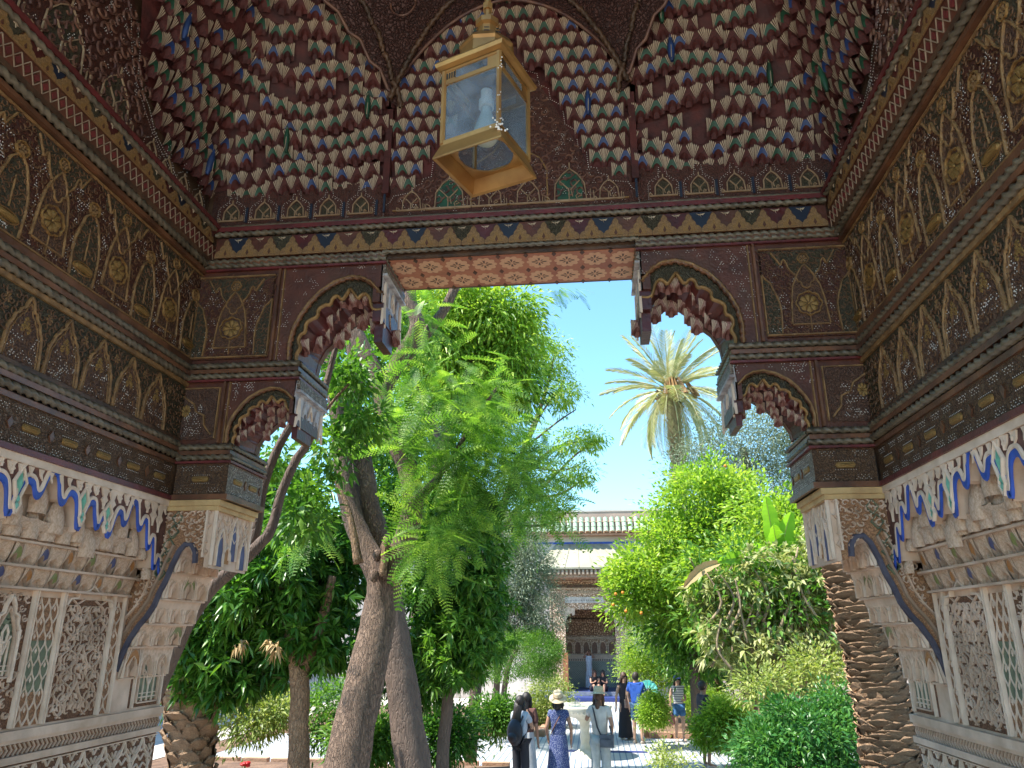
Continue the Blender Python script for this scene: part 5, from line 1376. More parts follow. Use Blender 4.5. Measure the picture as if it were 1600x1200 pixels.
def clumps(blobs, n, rng, shell=.55):
    vol = np.array([b[1].prod() ** .67 for b in blobs]); cnt = rng.multinomial(n, vol / vol.sum()); out = []; nor = []
    for (c, r), k in zip(blobs, cnt):
        d = unit(rng.normal(0, 1, (k, 3))); q = rng.uniform(shell, 1.0, (k, 1)) ** .6
        bump = .93 + .26 * np.sin(d[:, :1] * 5 + c[0]) * np.sin(d[:, 2:] * 6 + c[2] * 3) + rng.normal(0, .11, (k, 1))
        out.append(c + d * r * q * bump); nor.append(d)
    return np.concatenate(out), np.concatenate(nor)
def foliage(name, parent, m, blobs, n, per, L, W, spread=.12, shell=.5, up=.2, radial=1.0, droop=.25, seed=1, whorl=False, fold=.25):
    rng = np.random.default_rng(seed); n = int(n * DEN); L *= 1.1; W *= 1.12; C_, Nn = clumps(blobs, n, rng, shell)
    c = np.repeat(C_, per, 0); nn = np.repeat(Nn, per, 0); k = len(c)
    off = rng.normal(0, 1, (k, 3))
    if whorl:
        d = unit(off) + nn * .5 + np.array([0, 0, up]); pos = c + unit(off) * L * .08
    else:
        pos = c + off * spread * np.array([1, 1, .75]); d = unit(off) * radial + nn * .5 + np.array([0, 0, up]) + rng.normal(0, .3, (k, 3))
    V, T = leafset(pos, d, L, W, fold, droop, rng)
    po = np.array(parent.location) if parent is not None else 0
    me = npmesh(name, V - po, T, m); return link(name, me, parent), C_
def shift(mb, parent):
    l = parent.location; mb.v = [(x - l.x, y - l.y, z - l.z) for x, y, z in mb.v]; return mb
def spath(pts, rad, n=5):
    """smooth a limb given by a few points"""
    P = [Vector(p) for p in pts]; out = []; ro = []
    for i in range(len(P) - 1):
        p0, p1, p2, p3 = P[max(i - 1, 0)], P[i], P[i + 1], P[min(i + 2, len(P) - 1)]
        for k in range(n):
            t = k / n; out.append(.5 * ((2 * p1) + (p2 - p0) * t + (2 * p0 - 5 * p1 + 4 * p2 - p3) * t * t + (3 * p1 - p0 - 3 * p2 + p3) * t ** 3)); ro.append(rad[i] + (rad[i + 1] - rad[i]) * t)
    out.append(P[-1]); ro.append(rad[-1]); return out, ro
def limb(mb, pts, rad, m, n=10, wob=.12, k=6):
    p, r = spath(pts, rad, k); mb.tube(p, r, m, n, wob=wob)
def pxlimb(mb, pp, Y, m, n=12, wob=.06, k=7):
    """pp = (px, py, radius px); Y a depth or list of depths"""
    Ys = Y if hasattr(Y, '__len__') else [Y] * len(pp)
    P = [at(x, y, d) for (x, y, r), d in zip(pp, Ys)]; limb(mb, P, [r * mpp(p) for (x, y, r), p in zip(pp, P)], m, n, wob, k)
def twigs(mb, root, targets, m, r0=.02, n=5):
    rt = Vector(root)
    for t in targets:
        t = Vector(t); d = t - rt; q = rt + d * .5 + Vector((rnd.uniform(-.1, .1), rnd.uniform(-.1, .1), rnd.uniform(0, .2))) * d.length
        limb(mb, [rt, q, t], [r0, r0 * .6, r0 * .2], m, n, 0, 4)
bark_j = barkmat('grey_brown_ridged_bark', (.27, .175, .12), (.11, .07, .05), .22, 26, 1.0)
bark_o = barkmat('orange_brown_bark', (.36, .22, .12), (.17, .10, .06), .3, 20, .9)
bark_g = barkmat('grey_smooth_bark', (.17, .115, .085), (.085, .058, .045), .3, 16, .6)
bark_p = barkmat('pale_twig_bark', (.38, .28, .18), (.22, .16, .10), .4, 20, .5)
palmbark = barkmat('palm_scale_bark', (.62, .40, .235), (.24, .125, .065), .8, 14, 1.0)
G_dark = leafmat('dark_glossy_leaf', [(.012, .055, .010), (.06, .17, .026), (.17, .33, .045)], .35, .3)
G_mid = leafmat('mid_green_leaf', [(.03, .10, .015), (.09, .21, .03), (.22, .36, .055)], .35, .4)
G_lime = leafmat('lime_green_leaf', [(.07, .16, .02), (.24, .38, .045), (.50, .56, .13)], .42, .4)
G_fern = leafmat('feathery_leaf', [(.03, .09, .015), (.12, .25, .04), (.34, .48, .09)], .45, .5, None, .15, 5.5)
G_olive = leafmat('silver_olive_leaf', [(.11, .15, .09), (.20, .25, .16), (.32, .36, .26)], .25, .55, (1.1, 1.15, .8))
G_pale = leafmat('pale_yellow_green_leaf', [(.09, .16, .035), (.28, .34, .09), (.54, .52, .27)], .35, .4)
G_blue = leafmat('blue_green_shrub_leaf', [(.018, .08, .018), (.05, .17, .035), (.14, .29, .06)], .25, .35)
G_tan = leafmat('dry_tan_leaf', [(.30, .19, .08), (.42, .30, .14), (.5, .38, .2)], .2, .7, (1.1, 1, .8))
G_palm = leafmat('palm_frond_leaf', [(.22, .27, .10), (.42, .42, .20), (.62, .55, .36)], .25, .4, (1.1, 1.1, .7))
G_ban = leafmat('banana_leaf', [(.16, .32, .03), (.24, .44, .05)], .5, .35)
def tree(name, px, py, Y, label, cat='tree', group=None):
    p = at(px, py, Y); p.z = 0.1; return empty(name, p, 0, label, cat, group)

# feathery fronds: a rachis with pairs of toothed pinnae
def frond_geo(npairs=13, L=.42, pl=.085, droop=.12, rng=NR_):
    V = []; T = []
    def add(vs, ts):
        b = len(V); V.extend(vs); T.extend([tuple(b + i for i in t) for t in ts])
    def pt(s): return np.array([s * L, 0, -droop * s * s])
    for i in range(6):
        a, b = pt(i / 6), pt((i + 1) / 6); w_ = .0022; add([a + [0, w_, 0], a - [0, w_, 0], b - [0, w_, 0], b + [0, w_, 0]], [(0, 1, 2), (0, 2, 3)])
    for i in range(npairs):
        s = .10 + .88 * i / (npairs - 1); c = pt(s); ln = pl * (math.sin(PI * min(1, s * .85 + .12)) ** .6)
        for sg in (-1, 1):
            d = np.array([.42, sg * .9, -.12]); d /= np.linalg.norm(d); q = np.array([d[1], -d[0], 0]) * sg
            nt_ = 4
            for k in range(nt_):
                u = (k + .5) / nt_; p = c + d * ln * u; e = .013 * (1 - .5 * u)
                for s3 in (-1, 1):
                    tp = p + q * s3 * e * 1.2 + d * .009; add([p - d * .007, p + d * .010, tp], [(0, 1, 2)])
    return np.array(V), np.array(T)
FV, FT = frond_geo()
def fronds(name, parent, m, pos, dirs, size, rng):
    n = len(pos); d = unit(dirs); up = unit(rng.normal(0, .35, (n, 3)) + np.array([0, 0, 1.0])); s = unit(np.cross(up, d)); u = np.cross(d, s)
    sz = size * rng.uniform(.6, 1.25, (n, 1, 1))
    V = (FV[None, :, 0:1] * d[:, None] + FV[None, :, 1:2] * s[:, None] + FV[None, :, 2:3] * u[:, None]) * sz + pos[:, None]
    T = (FT[None] + (np.arange(n) * len(FV))[:, None, None]).reshape(-1, 3)
    me = npmesh(name, V.reshape(-1, 3) - np.array(parent.location), T, m); return link(name, me, parent)

# 1 big jacaranda with forked trunk
t = tree('jacaranda_tree', 560, 1200, 7.4, 'big jacaranda with leaning ridged trunk forking low and feathery green fronds')
mb = MB()
pxlimb(mb, [(510, 1420, 42), (532, 1250, 37), (555, 1130, 33), (578, 1030, 29), (594, 950, 26), (600, 905, 25), (598, 870, 22)], [7.2, 7.3, 7.4, 7.5, 7.6, 7.6, 7.6], bark_j, 18)
pxlimb(mb, [(596, 900, 24), (572, 858, 18), (552, 810, 16), (538, 750, 15), (532, 690, 13), (520, 600, 12), (500, 520, 10), (470, 440, 8)], 7.6, bark_j, 12)
pxlimb(mb, [(600, 895, 22), (592, 850, 18), (576, 790, 17), (566, 720, 16), (552, 650, 14), (556, 580, 12), (545, 500, 9)], 7.8, bark_j, 12)
pxlimb(mb, [(606, 905, 22), (628, 855, 18), (644, 800, 17), (640, 740, 16), (618, 690, 15), (600, 640, 15), (588, 590, 14), (560, 530, 13), (536, 470, 12), (520, 400, 10)], 7.5, bark_j, 12)
pxlimb(mb, [(596, 620, 12), (625, 560, 12), (652, 510, 12), (640, 465, 10), (650, 400, 9)], 7.5, bark_j, 10)
pxlimb(mb, [(600, 600, 10), (650, 540, 9), (690, 490, 8), (720, 430, 7)], 7.7, bark_j, 10)
pxlimb(mb, [(640, 790, 10), (690, 740, 5), (740, 660, 3), (780, 600, 2)], 7.2, bark_g, 8)
pxlimb(mb, [(560, 880, 9), (545, 800, 5), (520, 740, 3)], 7.2, bark_o, 6)
for x, y in ((602, 855), (612, 862), (590, 868), (600, 878), (618, 905), (585, 900)):
    p = at(x, y, 7.38); mb.ball(p, .05, bark_o if x > 600 else bark_j, 7, sz=1.4)
pxlimb(mb, [(598, 900, 7), (602, 850, 6), (601, 838, 1)], 7.32, bark_o, 6)
shift(mb, t).build('trunk', t, smooth=True)
rng = np.random.default_rng(21)
BL = [blob(700, 640, 110, 110, 7.0, 1.0), blob(760, 740, 90, 70, 7.2, .8), blob(690, 830, 60, 60, 7.0, .5), blob(790, 690, 60, 60, 8.0, .6), blob(700, 730, 90, 60, 7.0, .7)]
C_, Nn = clumps(BL, 720, rng, .1)
fronds('foliage', t, G_fern, C_, Nn * np.array([.7, .3, .2]) + rng.normal(0, .6, (len(C_), 3)) + np.array([.45, -.1, -.12]), .92, rng)
# sprays hanging in front of the trunk
C2, N2 = clumps([blob(670, 850, 35, 50, 6.7, .3), blob(480, 840, 40, 25, 6.8, .3), blob(650, 500, 45, 45, 7.0, .3), blob(600, 640, 30, 50, 7.2, .2)], 120, rng, .0)
fronds('foliage', t, G_fern, C2, N2 + rng.normal(0, .5, (len(C2), 3)) + np.array([-.1, -.3, -.3]), .85, rng)

# 2 second leaning trunk
t = tree('leaning_tree', 650, 1200, 8.8, 'smooth grey trunk crossing behind the big jacaranda and leaning left', 'tree')
mb = MB(); pxlimb(mb, [(668, 1400, 34), (650, 1230, 29), (636, 1130, 26), (624, 1040, 24), (612, 960, 21), (602, 900, 19), (590, 830, 17), (560, 740, 14), (540, 620, 10)], 8.9, bark_g, 16)
shift(mb, t).build('trunk', t, smooth=True)
foliage('foliage', t, G_mid, [blob(560, 560, 60, 50, 9.2), blob(610, 500, 60, 50, 9.6)], 120, 22, .10, .035, .14, seed=3)

# 3 tree hugging the left bracket
t = tree('slender_tree', 250, 1200, 5.4, 'slender dark limb curving up behind the left plaster bracket, forking in two', 'tree')
mb = MB()
pxlimb(mb, [(195, 1300, 17), (225, 1130, 15), (252, 1060, 14), (292, 975, 12), (330, 920, 11), (372, 882, 10), (406, 850, 9), (424, 826, 8), (440, 770, 7), (462, 720, 7), (487, 680, 6), (510, 600, 5), (530, 520, 4)], 5.3, bark_g, 12)
pxlimb(mb, [(380, 872, 10), (398, 835, 9), (412, 760, 7), (432, 705, 7), (458, 655, 6), (470, 600, 5), (480, 540, 4)], 5.35, bark_g, 10)
pxlimb(mb, [(470, 705, 3), (510, 640, 2.5), (545, 600, 2)], 5.5, bark_o, 6)
shift(mb, t).build('trunk', t, smooth=True)
foliage('foliage', t, G_mid, [blob(545, 590, 45, 60, 5.7, .35), blob(560, 650, 50, 45, 5.9, .3), blob(470, 800, 55, 60, 5.9, .35), blob(520, 700, 35, 50, 5.8, .3), blob(430, 720, 30, 40, 6.0, .3)], 120, 13, .085, .034, .05, shell=.1, up=-.1, seed=8, droop=.25)

# 4 dark glossy trees
t = tree('dark_leafy_tree', 467, 1190, 9, 'dense dark glossy tree with orange brown trunk, behind the left plaster bracket')
mb = MB(); pxlimb(mb, [(466, 1330, 19), (467, 1200, 17), (467, 1130, 15), (468, 1060, 15), (455, 980, 12), (440, 880, 9)], 9, bark_o, 14); pxlimb(mb, [(468, 1060, 10), (500, 980, 8), (520, 900, 6)], 9, bark_o)
pxlimb(mb, [(455, 990, 6), (450, 900, 4), (400, 850, 3)], 9, bark_o, 6)
shift(mb, t).build('trunk', t, smooth=True)
foliage('foliage', t, G_dark, [blob(420, 900, 110, 110, 9.0), blob(330, 960, 90, 90, 9.2), blob(480, 1000, 90, 60, 9.2), blob(360, 1050, 90, 50, 9.4), blob(520, 880, 60, 90, 9.6), blob(440, 780, 70, 60, 9.8)], 1000, 15, .145, .046, seed=9, whorl=True, up=0, shell=.35, droop=.28)
foliage('dry_leaves', t, G_tan, [blob(372, 1005, 12, 10, 8.2, .1), blob(428, 1010, 14, 12, 8.4, .1)], 5, 9, .09, .03, seed=2, whorl=True, shell=.0, droop=.8)
t = tree('dark_leafy_tree', 700, 1190, 10.5, 'dense dark leafy tree between the jacaranda trunks and the silver olive')
mb = MB(); pxlimb(mb, [(694, 1330, 12), (692, 1180, 10), (700, 1080, 9), (690, 960, 7)], 10.5, bark_g); pxlimb(mb, [(700, 1080, 6), (735, 960, 4)], 10.5, bark_g)
shift(mb, t).build('trunk', t, smooth=True)
foliage('foliage', t, G_dark, [blob(700, 900, 80, 110, 10.5), blob(690, 1010, 80, 70, 10.5), blob(740, 960, 60, 80, 10.6), blob(650, 1060, 60, 60, 10.8), blob(700, 800, 80, 60, 10.8)], 800, 15, .135, .040, seed=10, whorl=True, up=0, shell=.3, droop=.28)
foliage('foliage', t, G_mid, [blob(600, 690, 60, 90, 11.6, 1.0), blob(590, 810, 50, 50, 11.6, 1.0), blob(640, 770, 50, 60, 11.6, 1.0)], 330, 16, .11, .04, .16, seed=91, shell=.2)
foliage('foliage', t, G_mid, [blob(730, 880, 70, 90, 10.1), blob(720, 1010, 75, 70, 10.0)], 230, 14, .13, .036, seed=11, whorl=True, up=0, shell=.5, droop=.28)

# 5 tall lime canopy right behind the lintel
t = tree('tall_leafy_tree', 760, 1190, 13.5, 'tall bright green leafy tree filling the gap under the lintel, left of the sky')
mb = MB(); pxlimb(mb, [(640, 1200, 14), (660, 900, 12), (690, 700, 10), (740, 560, 7), (790, 470, 4)], 13.5, bark_g); pxlimb(mb, [(690, 700, 6), (640, 560, 5), (620, 480, 4)], 13.5, bark_g); pxlimb(mb, [(720, 600, 5), (800, 600, 3), (830, 560, 2)], 13.5, bark_g)
shift(mb, t).build('trunk', t, smooth=True)
foliage('foliage', t, G_lime, [blob(760, 500, 70, 55, 13.5), blob(700, 470, 70, 50, 13.5), blob(800, 560, 40, 60, 13.6), blob(740, 600, 80, 70, 13.8), blob(680, 540, 60, 60, 13.4), blob(810, 480, 30, 30, 13.4)], 760, 19, .15, .04, .2, seed=12, up=-.2, droop=.4)
foliage('foliage', t, G_dark, [blob(750, 560, 80, 70, 14.6), blob(680, 640, 90, 80, 14.8), blob(640, 520, 70, 70, 14.8), blob(810, 610, 30, 35, 14)], 420, 18, .15, .045, .2, seed=13, droop=.4)
# 6 sparse tree against the sky
t = tree('sparse_tree', 770, 1190, 16.5, 'sparse tree with bare curving twigs and pale leaf tips against the sky')
mb = MB(); Ys = 16.5
pxlimb(mb, [(735, 1190, 10), (750, 980, 9), (762, 860, 8), (790, 780, 6), (820, 700, 4.5), (850, 620, 3), (865, 560, 1.5)], Ys, bark_g, 8)
for seg in ([(790, 780, 4), (830, 730, 3), (868, 700, 2), (905, 690, 1)], [(805, 740, 3), (835, 670, 2), (850, 640, 1.6), (880, 600, 1)], [(765, 850, 4), (820, 790, 3), (880, 770, 2), (915, 745, 1)], [(800, 800, 3), (840, 770, 2), (900, 710, 1.6), (935, 690, .8)],
            [(780, 820, 3), (850, 820, 2), (900, 790, 1)], [(820, 700, 2), (870, 660, 1.5), (900, 640, .8)], [(845, 630, 2), (825, 580, 1.4), (820, 540, .8)], [(850, 770, 1.6), (880, 800, 1), (905, 800, .6)], [(830, 730, 1.5), (880, 735, 1), (915, 720, .7)]):
    pxlimb(mb, seg, Ys, bark_g, 5, 0, 4)
shift(mb, t).build('trunk', t, smooth=True)
foliage('foliage', t, G_lime, [blob(855, 560, 40, 40, Ys, .8), blob(880, 615, 35, 35, Ys, .7), blob(900, 690, 48, 18, Ys, .6), blob(925, 685, 25, 15, Ys, .4), blob(900, 740, 30, 20, Ys, .5), blob(835, 520, 25, 25, Ys, .5), blob(850, 790, 60, 35, Ys, .8), blob(830, 740, 50, 40, Ys, .8)], 300, 20, .10, .03, .09, shell=.2, seed=14, up=-.2, droop=.3)
rng = np.random.default_rng(5)
C_, Nn = clumps([blob(830, 790, 70, 50, 15.0, .8), blob(850, 740, 50, 40, 15.0, .6), blob(790, 760, 50, 60, 14.0, .6)], 150, rng, .1)
fronds('foliage', t, G_fern, C_, Nn + rng.normal(0, .5, (len(C_), 3)) + np.array([.5, 0, -.2]), 1.7, rng)
# sprig high right of the lintel
t2 = t
C_, Nn = clumps([blob(870, 452, 45, 10, 9.0, .2), blob(900, 456, 25, 8, 9.0, .1)], 16, rng, .0)
fronds('foliage', t, G_fern, C_, Nn * .5 + np.array([.6, 0, -.5]), .55, rng)

# 7 silver olive and clipped dark crown on the left of the path
t = tree('olive_tree', 790, 1140, 21, 'silvery olive tree left of the path above the clipped hedge')
mb = MB(); pxlimb(mb, [(775, 1150, 6), (776, 1080, 5), (782, 1000, 5), (800, 920, 4)], 21, bark_g, 8); shift(mb, t).build('trunk', t, smooth=True)
foliage('foliage', t, G_olive, [blob(800, 900, 65, 75, 21), blob(780, 960, 70, 60, 21.3), blob(825, 870, 35, 50, 21), blob(760, 1000, 50, 50, 21), blob(790, 840, 50, 40, 21.5)], 760, 28, .10, .024, .16, seed=15, shell=.4)
t = tree('clipped_tree', 790, 1140, 20.2, 'clipped dark green umbrella crown on two thin trunks left of the path')
mb = MB(); pxlimb(mb, [(787, 1150, 5), (787, 1090, 4.5), (795, 1040, 4), (810, 1010, 3)], 20.2, bark_g, 8); shift(mb, t).build('trunk', t, smooth=True)
foliage('foliage', t, G_mid, [blob(812, 1024, 66, 36, 20.3, 1.2), blob(848, 1016, 30, 32, 20.3, .8)], 800, 24, .045, .018, .075, seed=16, shell=.82, radial=.6)
foliage('foliage', t, G_olive, [blob(850, 960, 38, 40, 20.8, .8)], 130, 24, .06, .02, .1, seed=17)
t = tree('hedge_bush', 858, 1120, 24.5, 'leafy sunlit bush behind the kerb left of the fountain', 'bush')
foliage('foliage', t, G_pale, [blob(860, 1090, 34, 38, 24.5), blob(840, 1110, 30, 28, 24.5)], 220, 24, .07, .035, .12, seed=18, shell=.7)
for i, (px, py, rx, ry, Y, m, lab) in enumerate(((770, 1120, 34, 30, 15.5, G_mid, 'loose shrub at the foot of the jacaranda, beside the woman with a phone'),
        (575, 1160, 60, 40, 11, G_mid, 'low shrub between the two leaning trunks'), (395, 1110, 70, 50, 12.5, G_pale, 'light green shrub behind the palm stump on the left'),
        (690, 1150, 50, 45, 12, G_dark, 'dark low shrub right of the leaning trunk'), (520, 1110, 70, 60, 13, G_mid, 'shrub filling the shade behind the orange brown trunk'), (300, 1030, 60, 90, 12.5, G_mid, 'shady shrub beside the left plaster wall'))):
    t = tree('shrub', px, py + ry, Y, lab, 'shrub', None)
    foliage('foliage', t, m, [blob(px, py, rx, ry, Y), blob(px + rx * .4, py - ry * .2, rx * .6, ry * .6, Y)], 150, 18, .10 if Y < 14 else .09, .03, .12, seed=30 + i, shell=.3)
t = tree('strap_leaf_plant', 775, 1200, 12.5, 'strap leaved plant arching over the path edge in front of the phone woman', 'plant')
for k in range(26):
    a = rnd.uniform(0, 2 * PI); L_ = rnd.uniform(.5, .95); mb = MB(); fr_ = []
    for i in range(7):
        s_ = i / 6; r_2 = L_ * s_ * .75; fr_.append((r_2 * math.cos(a), r_2 * math.sin(a), .35 + L_ * (1.1 * s_ - 1.15 * s_ * s_) + .0))
    w_ = .024; nx, ny = -math.sin(a), math.cos(a); vs = []
    for i, p in enumerate(fr_):
        ww = w_ * (1 - (i / 6) ** 3) + .002; vs += [(p[0] + nx * ww, p[1] + ny * ww, p[2] + .008), (p[0], p[1], p[2]), (p[0] - nx * ww, p[1] - ny * ww, p[2] + .008)]
    mb.add(vs, [(3 * i + j, 3 * i + 3 + j, 3 * i + 4 + j, 3 * i + 1 + j) for i in range(6) for j in range(2)], G_lime if k % 3 else G_mid)
    mb.build('strap_leaf', t)
# palm stump with cut bases on the far left
def scaly_trunk(parent, path, rad, pieces, m, dz=.085, around=9, size=1.0, proud=.05, jut=.05):
    """palm trunk: core plus overlapping cut leaf bases, one object each"""
    p, r = spath(path, rad, 8); core = MB(); core.tube(p, [x * .86 for x in r], m, 14, wob=.08); shift(core, parent).build('trunk_core', parent)
    s = MB(); w_ = .5
    s.add([(-w_, 0, -.1), (w_, 0, -.1), (w_ * .95, .45, .10), (w_ * .45, .95, .28), (0, 1.0, .34), (-w_ * .45, .95, .28), (-w_ * .95, .45, .10), (0, .35, .30), (0, .9, .55), (.3, .8, .42), (-.3, .8, .42), (-.2, 1.0, .1), (.2, 1.0, .1)],
          [(0, 1, 7), (1, 2, 7), (2, 9, 7), (9, 8, 7), (8, 10, 7), (10, 6, 7), (6, 0, 7), (2, 3, 9), (3, 4, 8, 9), (4, 5, 10, 8), (5, 6, 10), (3, 12, 4), (5, 4, 11)], m)
    me = s.mesh(pieces)
    Ls = [0]
    for a, b in zip(p, p[1:]): Ls.append(Ls[-1] + (b - a).length)
    z = 0; row = 0; items = []
    while z < Ls[-1]:
        i = 0
        while i < len(p) - 2 and Ls[i + 1] < z: i += 1
        f_ = (z - Ls[i]) / (Ls[i + 1] - Ls[i]); c = p[i].lerp(p[i + 1], f_); rr = r[i] + (r[i + 1] - r[i]) * f_; ax = (p[i + 1] - p[i]).normalized()
        for k in range(around):
            a = 2 * PI * (k + (row % 2) * .5 + row * .06) / around + rnd.uniform(-.06, .06); e = Vector((math.cos(a), math.sin(a), 0)); e = (e - ax * e.dot(ax)).normalized(); u_ = ax.cross(e)
            W_ = 2 * PI * rr / around * 1.18 * size * rnd.uniform(.7, 1.25)
            fr = F(c + e * rr * .84, (u_ + ax * rnd.uniform(-.16, .16)).normalized(), (ax + e * rnd.uniform(.05, .45)).normalized(), e)
            items.append((fr.m(0, rnd.uniform(-.012, .012), 0, W_, dz * 1.5 * rnd.uniform(.65, 1.35), proud * 2 * rnd.uniform(.5, 1.9)), e.dot((CAM - c).normalized())))
        z += dz; row += 1
    items.sort(key=lambda q: -q[1]); loc = parent.location; rest = MB()
    for k, (M4, _) in enumerate(items):
        M4 = M4.copy(); M4.translation = M4.translation - loc
        if k < 300: part_at(pieces, me, parent, M4)
        else: rest.add([M4 @ Vector(v) for v in s.v], s.f, m)
    rest.build(pieces + 's_behind', parent, 'stuff')
t = tree('palm_stump', 297, 1200, 9.6, 'short thick palm trunk with cut leaf bases, on the far left behind the plaster wall', 'palm')
scaly_trunk(t, [at(300, 1330, 9.6), at(298, 1200, 9.6), at(300, 1110, 9.6), at(303, 1060, 9.6)], [.26, .26, .33, .26], 'leaf_base', palmbark, .12, 8, 1.0, .05)
t = tree('leaning_palm', 1400, 1200, 6.3, 'close leaning palm trunk with rough horizontal scale rows, behind the right plaster bracket', 'palm')
path = [(1428, 1420, 44), (1402, 1250, 44), (1388, 1150, 43), (1370, 1060, 41), (1350, 980, 39), (1328, 900, 37), (1300, 810, 35), (1282, 740, 33), (1270, 660, 32)]
P_ = [at(x, y, 6.3) for x, y, r in path]; scaly_trunk(t, P_, [r * mpp(q) for (x, y, r), q in zip(path, P_)], 'trunk_scale', palmbark, .040, 8, 1.2, .024)

# tall date palm against the sky
def date_palm(label, px, py_c, Y, scale=1.0, tpx=18):
    c = at(px, py_c, Y); t = empty('date_palm', (c.x, Y, .1), 0, label, 'palm')
    scaly_trunk(t, [Vector((c.x + .35, Y, .1)), Vector((c.x + .2, Y, c.z * .5)), Vector((c.x + .1, Y, c.z - 1.2)), Vector((c.x, Y, c.z - .3))], [.30, .25, .25, .31], 'trunk_scale', palmbark, .17, 8, 1.1, .07)
    rg = random.Random(4); meshes = []
    for v in range(4):
        V = []; T = []; n = 34; L_ = 3.3; cur = (.9, 1.5, 2.3, 2.9)[v] * .44
        def q(s): 
            th = cur * s * 1.35; return np.array([L_ * s * (1 - .16 * cur * s), 0, -L_ * .36 * cur * s * s * 1.2])
        for i in range(12):
            a, b = q(i / 12), q((i + 1) / 12); w_ = .035 * (1 - i / 13)
            k = len(V); V += [a + [0, w_, 0], a + [0, 0, .03], a - [0, w_, 0], b - [0, w_, 0], b + [0, 0, .03], b + [0, w_, 0]]; T += [(k, k + 1, k + 4), (k, k + 4, k + 5), (k + 1, k + 2, k + 3), (k + 1, k + 3, k + 4)]
        for i in range(n):
            s = .14 + .86 * i / n; a = q(s); d0 = q(min(1, s + .02)) - q(s - .02); d0 /= np.linalg.norm(d0); ln = .62 * math.sin(PI * (s * .82 + .14)) ** .6
            for sg in (-1, 1):
                d = d0 * .75 + np.array([0, sg * .75, .28 + rg.uniform(-.15, .1) - .28 * v * .5]); d /= np.linalg.norm(d); w2 = np.cross(d, [0, sg, .5]); w2 /= np.linalg.norm(w2); w2 *= .022
                k = len(V); m_ = a + d * ln * .5 + np.array([0, 0, -.01]); e = a + d * ln + np.array([0, 0, -.10 * ln]); V += [a + w2 * .5, a - w2 * .5, m_ - w2, m_ + w2, e]; T += [(k, k + 1, k + 2), (k, k + 2, k + 3), (k + 3, k + 2, k + 4)]
        meshes.append(npmesh('palm_frond', np.array(V), np.array(T), G_palm))
    for i in range(68):
        f_ = i / 68; el = R(86 - 138 * f_ ** .8 + rg.uniform(-6, 6)); az = i * 2.39996; v = 0 if f_ < .25 else 1 if f_ < .5 else 2 if f_ < .78 else 3
        d = Vector((math.cos(az) * math.cos(el), math.sin(az) * math.cos(el), math.sin(el))); s_ = Vector((-math.sin(az), math.cos(az), 0)); u_ = d.cross(s_)
        fr = F(Vector((0, 0, c.z - .1)) + d * .25, d, s_, u_); k = scale * rg.uniform(.85, 1.08)
        M4 = fr.m(0, 0, 0, k, k, k); part_at('palm_frond', meshes[v], t, M4)
    mb = MB(); rg = random.Random(9)
    for i in range(70):
        a = rg.uniform(0, 6.28); r0 = .35; z0 = c.z - .2 - rg.uniform(.2, .8); mb.tube([(r0 * math.cos(a), r0 * math.sin(a), z0), (r0 * 1.9 * math.cos(a), r0 * 1.9 * math.sin(a), z0 + .35)], [.05, .015], bark_o, 4)
    for i in range(5):
        a = rg.uniform(0, 6.28)
        for j in range(12):
            b_ = a + rg.uniform(-.2, .2); L_ = rg.uniform(.8, 1.3); mb.tube([(.3 * math.cos(a), .3 * math.sin(a), c.z + .1), (L_ * .6 * math.cos(b_), L_ * .6 * math.sin(b_), c.z + .3), (L_ * math.cos(b_), L_ * math.sin(b_), c.z - .5)], [.02, .015, .03], mat('orange_date_stalk', (.34, .19, .07), .6), 4)
    mb.build('date_stalks', t, 'stuff')
date_palm('tall date palm with drooping grey green fronds standing against the blue sky', 1046, 612, 30, .84)

# right side trees and plants
t = tree('olive_tree', 1180, 1100, 27, 'tall silvery olive tree behind the date palm on the right')
mb = MB(); pxlimb(mb, [(1170, 1120, 14), (1175, 950, 12), (1180, 800, 9), (1160, 700, 5)], 27, bark_g); pxlimb(mb, [(1178, 850, 7), (1120, 740, 4)], 27, bark_g); shift(mb, t).build('trunk', t)
foliage('foliage', t, G_olive, [blob(1160, 690, 80, 65, 27), blob(1220, 660, 50, 50, 27), blob(1110, 720, 60, 50, 27), blob(1190, 750, 80, 60, 27), blob(1090, 770, 60, 60, 27.5), blob(1240, 740, 40, 80, 27)], 620, 26, .15, .034, .28, seed=40, shell=.35)
t = tree('orange_tree', 1060, 1130, 20, 'bright green citrus tree with a few oranges right of the path')
mb = MB(); pxlimb(mb, [(1090, 1150, 8), (1085, 1050, 8), (1080, 950, 7), (1080, 850, 5)], 20.5, bark_g); pxlimb(mb, [(1082, 960, 5), (1020, 930, 3), (990, 900, 2)], 20.5, bark_g); shift(mb, t).build('trunk', t)
foliage('foliage', t, G_lime, [blob(1095, 790, 75, 72, 20.4), blob(1060, 850, 60, 50, 20), blob(1140, 800, 50, 60, 20.6), blob(1010, 900, 60, 42, 19.8), blob(985, 930, 38, 40, 19.8), blob(1070, 920, 70, 60, 20), blob(1130, 880, 70, 60, 20.3)], 900, 20, .135, .062, .17, seed=41, shell=.6, droop=.15)
foliage('foliage', t, G_mid, [blob(1060, 970, 80, 60, 20.8), blob(1110, 900, 90, 80, 21), blob(1100, 1010, 70, 50, 20.8)], 420, 18, .14, .066, .19, seed=42, shell=.2)
om = mat('orange_peel', (.75, .25, .02), .45, (.65, .2, .015), 20)
fr_ = MB(); fr_.ball((0, 0, 0), .038, om, 10); me_ = fr_.mesh('orange_fruit', True)
for x, y in ((978, 955), (962, 928), (973, 926), (1002, 958), (1133, 728), (958, 945)):
    p = at(x, y, 18.95) - t.location; part_at('orange_fruit', me_, t, Matrix.Translation(p))
